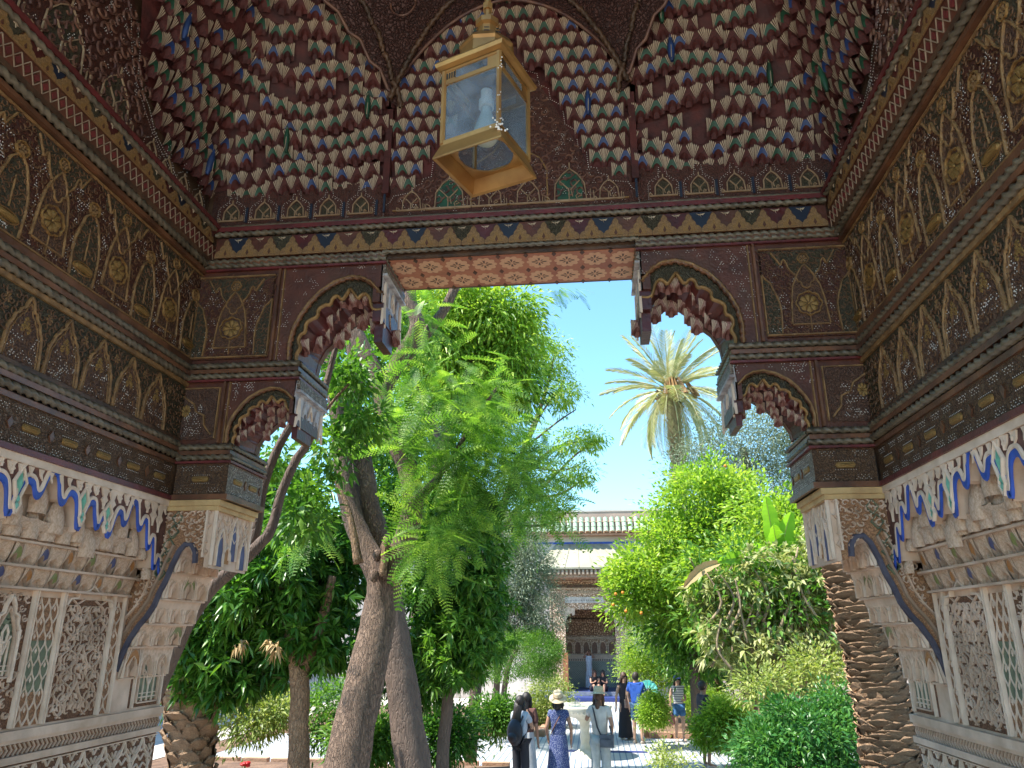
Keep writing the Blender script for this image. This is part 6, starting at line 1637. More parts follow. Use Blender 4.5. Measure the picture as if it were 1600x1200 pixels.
t = tree('light_shrub', 1015, 1080, 25.5, 'tall airy yellow green shrub right of the portal', 'shrub')
foliage('foliage', t, G_lime, [blob(1012, 1010, 38, 48, 25.5), blob(1040, 1045, 40, 35, 25.5), blob(990, 1040, 25, 30, 25.5)], 330, 24, .09, .03, .16, seed=43, shell=.4)
t = tree('dark_green_tree', 1130, 1100, 24, 'dark green tree behind the striped woman on the right', 'tree')
foliage('foliage', t, G_dark, [blob(1100, 1010, 60, 60, 24), blob(1160, 1000, 70, 80, 24), blob(1240, 950, 80, 120, 23)], 420, 20, .14, .06, .22, seed=44, shell=.4)
mb = MB(); pxlimb(mb, [(1120, 1140, 9), (1118, 1060, 8), (1110, 1000, 5)], 24, bark_o); shift(mb, t).build('trunk', t)
# loquat with big whorled leaves and tangled pale branches
G_loq = leafmat('grey_tan_loquat_leaf', [(.13, .20, .05), (.38, .42, .15), (.68, .64, .38)], .38, .5, (1.1, 1.1, .75))
t = tree('loquat_tree', 1190, 1200, 12.6, 'tangled tree with pale bare branches and big whorled leaves right of the path')
mb = MB(); rg = random.Random(12)
for k in range(22):
    x0 = 1235 + rg.uniform(-30, 30); x1 = rg.uniform(1080, 1320); y1 = rg.uniform(850, 980)
    xm = (x0 + x1) / 2 + rg.uniform(-25, 25); pxlimb(mb, [(x0, 1120, 5), (x0 + (xm - x0) * .4, 1050, 4.4), (xm, 990, 3.4), (x1, y1, 1.4)], [12.8 + rg.uniform(-.6, .6)] * 4, bark_p, 7, .05, 4)
for k in range(46):
    x0, y0 = rg.uniform(1100, 1310), rg.uniform(950, 1060); pxlimb(mb, [(x0, y0, 2.4), (x0 + rg.uniform(-25, 25), y0 - 35, 1.8), (x0 + rg.uniform(-45, 45), y0 - 80, 1)], [12.5 + rg.uniform(-.5, .5)] * 3, bark_p, 6, .05, 4)
shift(mb, t).build('trunk', t, smooth=True)
foliage('foliage', t, G_loq, [blob(1210, 910, 100, 60, 12.7), blob(1130, 950, 60, 60, 12.6), blob(1280, 950, 60, 100, 12.8), blob(1285, 850, 40, 50, 13), blob(1190, 1010, 80, 50, 12.5), blob(1130, 1005, 40, 40, 12.3)], 430, 11, .155, .052, seed=45, whorl=True, shell=.25, up=.15, droop=.3)
foliage('foliage', t, G_mid, [blob(1150, 880, 60, 40, 12.5), blob(1230, 950, 70, 60, 12.4), blob(1100, 960, 40, 60, 12.6), blob(1300, 900, 40, 60, 12.6)], 110, 12, .13, .045, .2, seed=77, shell=.2)
foliage('foliage', t, G_lime, [blob(1180, 940, 120, 90, 13.3), blob(1090, 900, 50, 60, 13.0), blob(1300, 860, 40, 60, 13), blob(1260, 880, 70, 80, 13.4), blob(1270, 1000, 60, 60, 13.3)], 300, 11, .15, .05, seed=46, whorl=True, shell=.2, up=.15, droop=.3)
# background filler tree at right
t = tree('yellow_green_tree', 1250, 1100, 17, 'bright yellow green tree filling the space behind the banana leaves', 'tree')
mb = MB(); pxlimb(mb, [(1260, 1140, 10), (1262, 980, 8), (1255, 850, 5)], 17, bark_g); shift(mb, t).build('trunk', t)
foliage('foliage', t, G_lime, [blob(1210, 830, 60, 70, 17), blob(1260, 820, 60, 60, 17), blob(1180, 900, 70, 80, 17), blob(1290, 900, 60, 90, 17), blob(1240, 980, 90, 90, 17.5)], 560, 18, .15, .058, .2, seed=47, shell=.4)
# banana
t = tree('banana_plant', 1215, 1150, 13.5, 'banana plant with large bright translucent leaves above the loquat', 'plant')
mb = MB(); pxlimb(mb, [(1219, 1180, 8), (1220, 1000, 7), (1217, 900, 5)], 13.5, mat('banana_stem', (.3, .34, .12), .6)); shift(mb, t).build('stem', t)
def banana_leaf(p0, p1, wid, m=G_ban):
    p0, p1 = Vector(p0), Vector(p1); d = p1 - p0; L_ = d.length; n = 14; mb = MB(); s = d.normalized().cross(Vector((0, -1, .15))).normalized(); nn = s.cross(d.normalized()); vs = []
    for i in range(n + 1):
        u = i / n; c = p0 + d * u + Vector((0, 0, 1)) * L_ * .16 * math.sin(PI * u) * .6; w_ = wid * math.sin(PI * min(1, u * .9 + .08)) ** .55 * (1 if i % 3 else .86)
        vs += [c + s * w_ + nn * .04, c, c - s * w_ + nn * .04]
    mb.add(vs, [(3 * i + j, 3 * i + 3 + j, 3 * i + 4 + j, 3 * i + 1 + j) for i in range(n) for j in range(2)], m)
    mb.tube([p0 + d * (k / 8) + Vector((0, 0, L_ * .16 * math.sin(PI * k / 8) * .6 - .008)) for k in range(9)], [.012 - .001 * k for k in range(9)], G_pale, 5)
    shift(mb, t).build('banana_leaf', t)
for (a, b, w_) in (((1218, 905), (1196, 776), .15), ((1216, 900), (1236, 800), .15), ((1220, 905), (1176, 850), .13), ((1222, 905), (1208, 820), .16), ((1214, 910), (1168, 885), .12), ((1222, 910), (1262, 872), .12), ((1218, 915), (1240, 862), .13)):
    banana_leaf(at(*a, 13.2), at(*b, 12.7), w_)
banana_leaf(at(1190, 885, 12.6), at(1120, 878, 12.1), .11)
banana_leaf(at(1122, 880, 12.1), at(1068, 918, 11.9), .085, G_tan)
# shrubs along the right
def shrub(name, px, py, Y, lab, m, blobs, n, per, L, W, sp, seed, **kw):
    t = tree(name, px, py, Y, lab, 'shrub'); foliage('foliage', t, m, blobs, n, per, L, W, sp, seed=seed, **kw); return t
shrub('low_hedge', 1028, 1130, 20.3, 'rounded bright green shrub between the couple and the striped woman', G_lime, [blob(1022, 1104, 15, 20, 20.4), blob(1012, 1118, 9, 16, 20), blob(1030, 1116, 10, 15, 20.6)], 260, 22, .06, .03, .09, 50, shell=.75)
shrub('low_hedge', 1085, 1130, 23.2, 'low green shrub behind the striped woman', G_lime, [blob(1100, 1095, 34, 24, 23.2), blob(1120, 1110, 30, 26, 23), blob(1070, 1095, 24, 20, 24)], 200, 22, .07, .035, .1, 51, shell=.7)
shrub('flowering_bush', 1110, 1160, 16.2, 'light leafy bush hiding the person in black', G_lime, [blob(1108, 1142, 20, 22, 16.4), blob(1142, 1132, 28, 32, 16), blob(1122, 1112, 8, 12, 16.2)], 330, 20, .08, .035, .11, 52, shell=.5)
shrub('dense_bush', 1240, 1200, 8.6, 'dense dark blue green bush at the lower right before the palm trunk', G_blue, [blob(1255, 1145, 70, 42, 8.7, .7), blob(1190, 1170, 38, 36, 8.5, .5), blob(1315, 1150, 34, 50, 8.8, .5), blob(1240, 1215, 85, 45, 8.5, .7), blob(1300, 1100, 24, 22, 8.9, .3), blob(1225, 1112, 20, 14, 8.7, .3)], 520, 16, .075, .026, .085, 53, shell=.55, whorl=False)
shrub('loose_bush', 1040, 1200, 13.2, 'loose light sprigs at the path edge in front of the couple', G_pale, [blob(1035, 1180, 22, 20, 13.3, .3), blob(1060, 1192, 26, 16, 13.2, .3)], 36, 12, .07, .03, .09, 54, shell=.1)
shrub('yellow_shrub', 1225, 1080, 11, 'yellow green undergrowth below the loquat branches', G_pale, [blob(1190, 1070, 40, 20, 11.4), blob(1275, 1050, 45, 35, 11.6)], 90, 18, .08, .03, .12, 55, shell=.4)
# red flower
t = tree('red_flower', 383, 1190, 8.5, 'single red flower at the bottom edge left of the orange brown trunk', 'flower')
p = at(383, 1196, 8.5) - t.location; mb = MB(); rdm = mat('red_petal', (.6, .01, .01), .5); mb.tube([(0, 0, 0), p], .008, G_mid, 5)
for k in range(9):
    a = k * 2.4; mb.ball(p + Vector((.03 * math.cos(a), .03 * math.sin(a), .012 * (k % 3))), .03, rdm, 6, sz=.6)
mb.build('petals', t)

# ------------------------------------------------------------------ people
skin_m = {k: mat('skin_' + k, c, .55, tuple(x * .85 for x in c), 12) for k, c in (('fair', (.55, .33, .23)), ('tan', (.42, .23, .15)), ('brown', (.30, .16, .10)))}
def cloth(name, c, c2=None, sc=9): return mat(name, c, .85, c2 or tuple(x * .8 for x in c), sc, .25, 60)
def skinned(name, verts, edges, rads, m, parent, lev=2, root=0):
    me = bpy.data.meshes.new(name); me.from_pydata(verts, edges, []); me.materials.append(m)
    o = link(name, me, parent)
    md = o.modifiers.new('skin', 'SKIN'); me.skin_vertices or me.attributes
    if not me.skin_vertices: me.skin_vertices.new() if hasattr(me.skin_vertices, 'new') else None
    for i, r in enumerate(rads):
        sv = me.skin_vertices[0].data[i]; sv.radius = (r, r) if not hasattr(r, '__len__') else r; sv.use_root = (i == root)
    md.use_smooth_shade = True
    o.modifiers.new('sub', 'SUBSURF').levels = lev; o.modifiers['sub'].render_levels = lev
    # bake to a mesh so that the figure is one plain surface
    dg = bpy.context.evaluated_depsgraph_get(); ev = o.evaluated_get(dg); m2 = bpy.data.meshes.new_from_object(ev)
    o.modifiers.clear(); o.data = m2
    if not m2.materials: m2.materials.append(m)
    return o
BASEJ = dict(pelvis=(0, 0, .93), waist=(0, .0, 1.05), chest=(0, .0, 1.27), neck=(0, .0, 1.43), head0=(0, -.012, 1.50), head1=(0, -.018, 1.57), head2=(0, -.005, 1.635),
             shl=(-.155, 0, 1.37), ell=(-.20, .02, 1.10), wrl=(-.21, -.03, .87), hal=(-.21, -.045, .80), shr=(.155, 0, 1.37), elr=(.20, .02, 1.10), wrr=(.21, -.03, .87), har=(.21, -.045, .80),
             hil=(-.085, 0, .88), knl=(-.095, -.02, .49), anl=(-.10, .02, .09), tol=(-.11, -.13, .03), hir=(.085, 0, .88), knr=(.095, -.02, .49), anr=(.10, .02, .09), tor=(.11, -.13, .03))
def person(label, x, y, face, height, sk, J={}, z=.03, lean=0, group=None, hidden=()):
    """figure faces its local -Y; face = turn about Z in degrees"""
    P = empty('person', (x, y, z), R(face), label, 'person', group)
    k = height / 1.70; j = {a: Vector(b) for a, b in BASEJ.items()}; j.update({a: Vector(b) for a, b in J.items()}); j = {a: b * k for a, b in j.items()}
    V = []; E_ = []; rr = []; ix = {}
    def v(n, p, r): V.append(tuple(p)); rr.append(r * k if not hasattr(r, '__len__') else (r[0] * k, r[1] * k)); ix[n] = len(V) - 1
    for n, r in (('pelvis', (.13, .10)), ('waist', (.115, .085)), ('chest', (.135, .095)), ('neck', .052), ('head0', (.062, .07)), ('head1', (.075, .09)), ('head2', (.06, .072)),
                 ('shl', .05), ('ell', .037), ('wrl', .025), ('hal', (.030, .02)), ('shr', .05), ('elr', .037), ('wrr', .025), ('har', (.030, .02)),
                 ('hil', .085), ('knl', .055), ('anl', .034), ('tol', .03), ('hir', .085), ('knr', .055), ('anr', .034), ('tor', .03)): v(n, j[n], r)
    for a, b in (('pelvis', 'waist'), ('waist', 'chest'), ('chest', 'neck'), ('neck', 'head0'), ('head0', 'head1'), ('head1', 'head2'), ('chest', 'shl'), ('shl', 'ell'), ('ell', 'wrl'), ('wrl', 'hal'), ('chest', 'shr'), ('shr', 'elr'), ('elr', 'wrr'), ('wrr', 'har'),
                 ('pelvis', 'hil'), ('hil', 'knl'), ('knl', 'anl'), ('anl', 'tol'), ('pelvis', 'hir'), ('hir', 'knr'), ('knr', 'anr'), ('anr', 'tor')): E_.append((ix[a], ix[b]))
    # nose
    v('nose', j['head1'] + Vector((0, -.10 * k, -.01 * k)), .012); E_.append((ix['head1'], ix['nose']))
    # fingers and thumb
    for s, w_, h_, e_ in ((-1, 'wrl', 'hal', 'ell'), (1, 'wrr', 'har', 'elr')):
        d = (j[h_] - j[w_]).normalized(); side = d.cross(Vector((s, 0, 0))); side = side.normalized() if side.length > .1 else Vector((0, 1, 0)); cu = side.cross(d).normalized()
        for q, L_ in ((-.024, .060), (-.008, .072), (.008, .068), (.024, .052)):
            a = j[h_] + side * q * k + d * .03 * k; b = a + d * L_ * .6 * k + cu * .004; c = b + d * L_ * .4 * k + cu * s * -.012 * k
            V.append(tuple(a)); rr.append(.010 * k); V.append(tuple(b)); rr.append(.0085 * k); V.append(tuple(c)); rr.append(.007 * k); n_ = len(V); E_.extend([(ix[h_], n_ - 3), (n_ - 3, n_ - 2), (n_ - 2, n_ - 1)])
        a = j[h_] - side * .03 * k - d * .02 * k; b = a - side * .018 * k + d * .03 * k; V.append(tuple(a)); rr.append(.011 * k); V.append(tuple(b)); rr.append(.009 * k); n_ = len(V); E_.extend([(ix[h_], n_ - 2), (n_ - 2, n_ - 1)])
    body = skinned('body', V, E_, rr, skin_m[sk], P, 2)
    P['k'] = k
    # face: eyes and mouth
    f_ = MB(); h = j['head1']; dk = mat('eye_dark', (.03, .02, .015), .3)
    for s in (-1, 1): f_.ball(h + Vector((s * .03, -.083, .012)) * k, .010 * k, dk, 6)
    f_.tube([h + Vector((-.022, -.082, -.04)) * k, h + Vector((.022, -.082, -.04)) * k], .006 * k, mat('lip', (.35, .1, .08)), 5)
    for s in (-1, 1): f_.ball(h + Vector((s * .076, 0, -.005)) * k, .018 * k, skin_m[sk], 6, sx=.5)
    f_.build('face_features', P)
    return P, j, k
def garment(name, P, j, k, m, names, edges, rads, extra=0):
    V = [tuple(j[n]) for n in names]; ix = {n: i for i, n in enumerate(names)}
    return skinned(name, V, [(ix[a], ix[b]) for a, b in edges], [tuple(q * k for q in r) if hasattr(r, '__len__') else r * k for r in rads], m, P, 2)
def shirt(P, j, k, m, sleeve=.5, low='hem', name='shirt', hem=(.15, .12)):
    j = dict(j); j['hem'] = j['pelvis'] + Vector((0, 0, -.06)); nm = ['hem', 'waist', 'chest', 'col', 'shl', 'shr']
    j['col'] = j['neck'] - Vector((0, 0, .035 * k)); rd = [hem, (.145, .115), (.175, .135), .085, .072, .072]
    j['sll'] = j['shl'].lerp(j['ell'], sleeve); j['slr'] = j['shr'].lerp(j['elr'], sleeve); nm += ['sll', 'slr']; rd += [.062, .062]
    return garment(name, P, j, k, m, nm, [('hem', 'waist'), ('waist', 'chest'), ('chest', 'col'), ('chest', 'shl'), ('chest', 'shr'), ('shl', 'sll'), ('shr', 'slr')], rd)
def trousers(P, j, k, m, length=1.0, w=.075, name='trousers', flare=0):
    j = dict(j); nm = ['pelvis', 'hil', 'hir']; rd = [(.145, .115), .098, .098]; ed = [('pelvis', 'hil'), ('pelvis', 'hir')]
    for s in 'lr':
        if length > .5:
            j['kk' + s] = j['kn' + s]; e = j['kn' + s].lerp(j['an' + s], (length - .5) * 2); j['cc' + s] = e; nm += ['kk' + s, 'cc' + s]; rd += [w, w * .9 + flare]; ed += [('hi' + s, 'kk' + s), ('kk' + s, 'cc' + s)]
        else:
            j['cc' + s] = j['hi' + s].lerp(j['kn' + s], length * 2); nm += ['cc' + s]; rd += [w + .025]; ed += [('hi' + s, 'cc' + s)]
    return garment(name, P, j, k, m, nm, ed, rd)
def skirt(P, j, k, m, z1, z0, r1, r0, name='skirt', sy=.75, off=(0, 0), folds=.05):
    mb = MB(); n = 28; vs = []; R_ = 14
    for i in range(R_ + 1):
        t = i / R_; z = (z1 + (z0 - z1) * t) * k; r = (r1 + (r0 - r1) * t ** .8) * k
        for q in range(n):
            a = 2 * PI * q / n; f_ = 1 + folds * t * math.sin(a * 7 + t * 2) + .03 * math.sin(a * 3 + 1)
            vs.append((r * f_ * math.cos(a) + off[0] * t * k, r * f_ * sy * math.sin(a) + off[1] * t * k, z))
    mb.add(vs, [(i * n + q, i * n + (q + 1) % n, (i + 1) * n + (q + 1) % n, (i + 1) * n + q) for i in range(R_) for q in range(n)], m)
    return mb.build(name, P, smooth=True)
def hair(P, j, k, m, length=.0, vol=1.0, w=.085, back=.06):
    h = j['head1']; mb = MB(); mb.ball(h + Vector((0, .022, .018)) * k, .102 * k * vol, m, 14, sx=.86, sy=.98, sz=1.08)
    if length:
        p = [h + Vector((0, .03, .02)) * k, h + Vector((0, .065, -.08)) * k, h + Vector((0, back + .03, -.08 - length * .5)) * k, h + Vector((0, back, -.08 - length)) * k]
        mb.tube(p, [w * k, w * 1.1 * k, w * 1.05 * k, w * .45 * k], m, 12, wob=.08, sq=.6)
        for s in (-1, 1): mb.tube([h + Vector((s * .07, .0, .04)) * k, h + Vector((s * .085, .02, -.07)) * k, h + Vector((s * .08, .03, -.10 - length * .5)) * k], [.03 * k, .032 * k, .015 * k], m, 7)
    o = mb.build('hair', P, smooth=True); return o
def hat(P, j, k, m, tilt=0, brim=.19, band=None):
    h = j['head2']; Rm = Matrix.Rotation(R(tilt), 3, 'X'); mb = MB(); c = h + Vector((0, .01, .0)) * k
    mb.lathe([(brim * k, -.012 * k), (brim * .98 * k, -.004 * k), (.11 * k, .01 * k), (.102 * k, .03 * k), (.098 * k, .10 * k), (.085 * k, .122 * k), (.03 * k, .112 * k), (.001, .108 * k)], m, 24, c, .92, 1.08, Rm)
    mb.lathe([(brim * k, -.013 * k), (.10 * k, -.002 * k)], m, 24, c, .92, 1.08, Rm)
    o = mb.build('sun_hat', P, smooth=True)
    b2 = MB(); b2.lathe([(.1045 * k, .012 * k), (.102 * k, .045 * k)], band or m, 24, c, .93, 1.09, Rm); b2.build('hat_band', o)
    o.location = (0, 0, 0); return o
def top_item(name, label, cat, mb, P, smooth=True):
    """a carried thing: top level, placed with the person's position and turn"""
    me = mb.mesh(name, smooth); o = link(name, me); o.location = P.location; o.rotation_euler = P.rotation_euler; return tag(o, label, cat)
hair_b = mat('black_brown_hair', (.025, .015, .012), .4, (.012, .008, .006), 30, .4, 120); hair_br = mat('brown_hair', (.11, .05, .03), .45, (.06, .03, .02), 30, .4, 120)
straw = mat('straw_weave', (.68, .56, .36), .8, (.55, .43, .26), 60, .4, 150)
shoe_b = mat('dark_shoe', (.03, .03, .035), .5); shoe_w = mat('pale_sandal', (.5, .42, .36), .6)
def shoes(P, j, k, m):
    for s in 'lr':
        mb = MB(); a, b = j['an' + s], j['to' + s]; mb.tube([(a.x, a.y + .05 * k, .028), (a.x, a.y, .035), ((a.x + b.x) / 2, (a.y + b.y) / 2, .035), (b.x, b.y - .02, .022)], [.028 * k, .042 * k, .042 * k, .022 * k], m, 9, sq=1.0); mb.build('shoe', P, smooth=True)

# woman in blue patterned dress with straw hat, seen from behind
q = at(872, 1100, 14.7)
P, j, k = person('woman in a blue patterned long dress and wide straw hat, seen from behind', q.x, 14.7, 180, 1.62, 'tan', dict(ell=(-.24, .03, 1.12), wrl=(-.235, -.06, .90), hal=(-.23, -.08, .84), elr=(.225, .03, 1.12), wrr=(.21, -.10, .92), har=(.20, -.13, .86)))
dm, dt, db_ = NT('blue_dress_with_white_specks')
_tc = dt.nodes.new('ShaderNodeTexCoord'); _v = dt.nodes.new('ShaderNodeTexVoronoi'); _v.inputs['Scale'].default_value = 75; _r = dt.nodes.new('ShaderNodeValToRGB')
_r.color_ramp.elements[0].position = .22; _r.color_ramp.elements[0].color = (.55, .58, .68, 1); _r.color_ramp.elements[1].position = .30; _r.color_ramp.elements[1].color = (.035, .055, .17, 1)
dt.links.new(_tc.outputs['Object'], _v.inputs['Vector']); dt.links.new(_v.outputs['Distance'], _r.inputs[0]); dt.links.new(_r.outputs[0], db_.inputs['Base Color']); db_.inputs['Roughness'].default_value = .85
shirt(P, j, k, dm, .42, name='dress_bodice', hem=(.14, .115)); skirt(P, j, k, dm, 1.0, .10, .15, .235, 'dress_skirt')
hair(P, j, k, hair_b, .06); hat(P, j, k, straw, -24, .185, mat('tan_hat_band', (.45, .28, .16), .7)); shoes(P, j, k, shoe_w)
mb = MB(); mb.tube([j['shl'] + Vector((.05, .0, .06)) * k, j['chest'] + Vector((0, .125, 0)) * k, j['waist'] + Vector((.13, .09, -.02)) * k], .010, mat('brown_strap', (.16, .07, .04), .6), 5)
top_item('bag_strap', 'thin brown bag strap across the back of the blue patterned dress', 'strap', mb, P)
# person in white shirt with hat and grey bag
q = at(936, 1100, 14.8)
P, j, k = person('woman in a loose white shirt, pale wide trousers and straw hat, hand to her face', q.x, 14.8, 172, 1.70, 'tan', dict(elr=(.26, -.08, 1.16), wrr=(.14, -.16, 1.38), har=(.10, -.15, 1.45), ell=(-.23, .06, 1.12), wrl=(-.20, -.06, .93), hal=(-.19, -.10, .90), head1=(0.01, -.03, 1.57)))
wsh = cloth('white_linen', (.62, .58, .53)); shirt(P, j, k, wsh, .62, hem=(.165, .13)); trousers(P, j, k, cloth('pale_grey_blue_denim', (.42, .46, .46)), 1.0, .09, flare=.02)
hair(P, j, k, hair_br, .17, w=.06); hat(P, j, k, straw, 4, .17, straw); shoes(P, j, k, shoe_w)
gb = mat('grey_nylon_bag', (.10, .115, .15), .5, (.07, .08, .10), 10); mb = MB()
c = Vector((-.13, .15, .86)) * k; mb.box(c.x - .13, c.x + .11, c.y - .05, c.y + .06, c.z - .10, c.z + .09, gb); mb.box(c.x - .10, c.x + .08, c.y + .06, c.y + .09, c.z - .07, c.z + .03, gb)
mb.box(c.x - .135, c.x + .115, c.y - .055, c.y + .065, c.z + .05, c.z + .10, gb); mb.tube([c + Vector((.09, 0, .08)), j['waist'] + Vector((.03, .13, .03)), j['chest'] + Vector((.08, .12, .05)), j['shr'] + Vector((-.03, .02, .07))], .016, mat('dark_webbing', (.05, .05, .06), .6), 6)
mb.tube([c + Vector((-.11, 0, .08)), j['ell'] + Vector((.05, .02, -.02))], .014, gb, 5)
o = top_item('shoulder_bag', 'dark grey shoulder bag hanging at the hip of the woman in white', 'bag', mb, P, False)
# two women with a phone on the left
q = at(813, 1100, 14.4)
P, j, k = person('woman with very long dark hair holding up a phone, leftmost of the visitors', q.x, 14.4, 150, 1.62, 'tan', dict(elr=(.20, -.16, 1.12), wrr=(.17, -.30, 1.30), har=(.165, -.32, 1.37), ell=(-.18, -.14, 1.12), wrl=(-.02, -.30, 1.28), hal=(.04, -.33, 1.34)))
shirt(P, j, k, cloth('pale_grey_tee', (.46, .50, .58)), .6); trousers(P, j, k, cloth('black_trousers', (.02, .02, .028)), 1.0, .085); hair(P, j, k, hair_b, .42, 1.05, .095, .09); shoes(P, j, k, shoe_b)
mb = MB(); h = (j['har'] + j['hal']) / 2; mb.box(h.x - .02, h.x + .06, h.y - .05, h.y - .04, h.z + .0, h.z + .15, mat('phone_black', (.02, .02, .025), .2))
top_item('phone', 'black phone held up by the long haired woman on the left', 'phone', mb, P, False)
mb = MB(); c = j['waist'] + Vector((0, .17, .02)); bk_ = mat('black_backpack', (.015, .018, .03), .5, (.01, .01, .015), 8, .2, 30)
mb.ball(c, .17, bk_, 14, sx=.95, sy=.55, sz=1.3); mb.ball(c + Vector((0, .07, -.07)), .11, bk_, 10, sx=1, sy=.5, sz=.8)
for s in (-1, 1): mb.tube([c + Vector((s * .10, -.02, .16)), j['shl' if s < 0 else 'shr'] + Vector((s * -.03, .0, .07)), j['waist'] + Vector((s * .12, -.11, .1)), c + Vector((s * .12, -.05, -.12))], .016, bk_, 6)
top_item('backpack', 'black backpack worn by the woman with the phone', 'backpack', mb, P)
P, j, k = person('dark haired woman half hidden beside the one with the phone', q.x + .07, 14.9, 165, 1.64, 'tan')
shirt(P, j, k, cloth('brown_top', (.14, .06, .05)), .9); skirt(P, j, k, cloth('pale_long_skirt', (.55, .56, .58)), 1.0, .1, .14, .22); hair(P, j, k, hair_b, .30, 1.05, .09, .07); shoes(P, j, k, shoe_b)
mb = MB(); c = Vector((.25, -.02, .95)); mb.ball(c, .13, mat('maroon_bag', (.12, .03, .03), .6), 10, sx=.8, sy=.5, sz=1.1); mb.tube([c + Vector((0, 0, .1)), j['shr'] + Vector((.02, 0, .05))], .012, bk_, 5)
top_item('shoulder_bag', 'small maroon bag at the side of the left pair of women', 'bag', mb, P)
# couple
q = at(976, 1100, 21.9)
P, j, k = person('woman in a dark tank top and long black skirt beside a man in blue', q.x, 21.9, 28, 1.68, 'fair', dict(ell=(-.25, .0, 1.10), wrl=(-.29, -.04, .86), hal=(-.30, -.05, .79)))
shirt(P, j, k, cloth('dark_grey_tank', (.045, .045, .06)), .05, hem=(.13, .105)); skirt(P, j, k, cloth('black_long_skirt', (.022, .022, .032)), 1.02, .06, .135, .20, folds=.08); hair(P, j, k, hair_br, .20, 1.08, .08); shoes(P, j, k, shoe_w)
def glasses(P, j, k):
    mb = MB(); h = j['head1']; g = mat('sunglass_black', (.01, .01, .012), .15)
    for s in (-1, 1): mb.ball(h + Vector((s * .034, -.093, .012)) * k, .027 * k, g, 8, sy=.35, sz=.8)
    mb.tube([h + Vector((-.075, 0, .02)) * k, h + Vector((-.06, -.09, .016)) * k, h + Vector((.06, -.09, .016)) * k, h + Vector((.075, 0, .02)) * k], .005 * k, g, 5); mb.build('sunglasses', P)
glasses(P, j, k)
mb = MB(); c = Vector((.05, -.16, .90)); mb.box(c.x - .13, c.x + .13, c.y - .04, c.y + .04, c.z - .11, c.z + .1, mat('tan_canvas_bag', (.42, .34, .28), .8, (.3, .12, .1), 5)); mb.tube([c + Vector((-.1, .0, .1)), j['chest'] + Vector((0, -.12, .0)), j['shr'] + Vector((0, 0, .06))], .012, mat('tan_strap', (.3, .22, .16)), 5)
top_item('shoulder_bag', 'tan and pink canvas bag in front of the woman in black', 'bag', mb, P, False)
q = at(995, 1100, 21.2)
P, j, k = person('man in a bright blue t-shirt and denim shorts, back turned, holding a fan', q.x, 21.2, 158, 1.72, 'fair', dict(elr=(.24, -.02, 1.13), ell=(-.23, -.08, 1.12), wrl=(-.20, -.28, 1.18), hal=(-.20, -.34, 1.20), shl=(-.18, 0, 1.39), shr=(.18, 0, 1.39)))
j2 = dict(j); shirt(P, j, k, cloth('royal_blue_tee', (.02, .09, .42)), .75, hem=(.17, .13)); trousers(P, j, k, cloth('denim_blue_shorts', (.06, .13, .24)), .46, .075, 'shorts'); hair(P, j, k, mat('short_dark_hair', (.05, .035, .03), .6), 0, 1.0); shoes(P, j, k, shoe_w); glasses(P, j, k)
mb = MB(); h = j['hal']; n = 10; teal = mat('teal_fan_paper', (.03, .42, .40), .6, (.2, .55, .5), 12)
for i in range(n):
    a0, a1 = R(10 + 14 * i), R(10 + 14 * (i + 1)); a0 -= R(20); a1 -= R(20); off = .006 * (-1) ** i
    def fp(a, r, o_): return h + Vector((-math.cos(a) * r, -.03 + o_, math.sin(a) * r + .02))
    mb.add([fp(a0, .07, off), fp(a0, .27, off), fp(a1, .27, -off), fp(a1, .07, -off), fp(a0, .07, off + .004), fp(a0, .27, off + .004), fp(a1, .27, -off + .004), fp(a1, .07, -off + .004)], [(0, 1, 2, 3), (7, 6, 5, 4), (0, 4, 5, 1), (1, 5, 6, 2), (2, 6, 7, 3)], teal)
mb.tube([h, h + Vector((-.05, -.03, .07))], .007, teal, 5)
top_item('hand_fan', 'teal folding fan held open by the man in blue', 'fan', mb, P, False)
# striped woman
q = at(1060, 1100, 21.7)
P, j, k = person('woman in a striped vest, denim shorts and blue cap standing by the hedge', q.x, 21.7, 8, 1.62, 'fair', dict(ell=(-.22, .0, 1.10), wrl=(-.23, -.03, .86), hal=(-.235, -.04, .79), elr=(.21, .02, 1.10), wrr=(.15, -.16, 1.05), har=(.10, -.2, 1.06)))
smt, st_, sb_ = NT('white_blue_striped_knit'); _tc = st_.nodes.new('ShaderNodeTexCoord'); _w = st_.nodes.new('ShaderNodeTexWave'); _w.bands_direction = 'Z'; _w.inputs['Scale'].default_value = 5.5; _r = st_.nodes.new('ShaderNodeValToRGB')
_r.color_ramp.interpolation = 'CONSTANT'; _r.color_ramp.elements[0].color = (.12, .12, .18, 1); _r.color_ramp.elements[1].position = .25; _r.color_ramp.elements[1].color = (.66, .64, .62, 1)
st_.links.new(_tc.outputs['Object'], _w.inputs[0]); st_.links.new(_w.outputs['Fac'], _r.inputs[0]); st_.links.new(_r.outputs[0], sb_.inputs['Base Color']); sb_.inputs['Roughness'].default_value = .85
shirt(P, j, k, smt, .12, name='vest', hem=(.14, .11)); trousers(P, j, k, cloth('blue_denim', (.06, .17, .36)), .34, .085, 'shorts'); hair(P, j, k, hair_b, .26, 1.0, .07); glasses(P, j, k); shoes(P, j, k, shoe_w)
mb = MB(); cap = cloth('periwinkle_cap', (.16, .20, .50)); h = j['head1']; mb.lathe([(.102 * k, 0), (.105 * k, .03 * k), (.085 * k, .075 * k), (.04 * k, .098 * k), (.001, .10 * k)], cap, 16, h + Vector((0, .005, .03)) * k); mb.lathe([(.001, .0), (.105 * k, -.004 * k), (.105 * k, .006 * k)], cap, 16, h + Vector((0, -.07, .035)) * k, .8, 1.0); mb.build('cap', P, smooth=True)
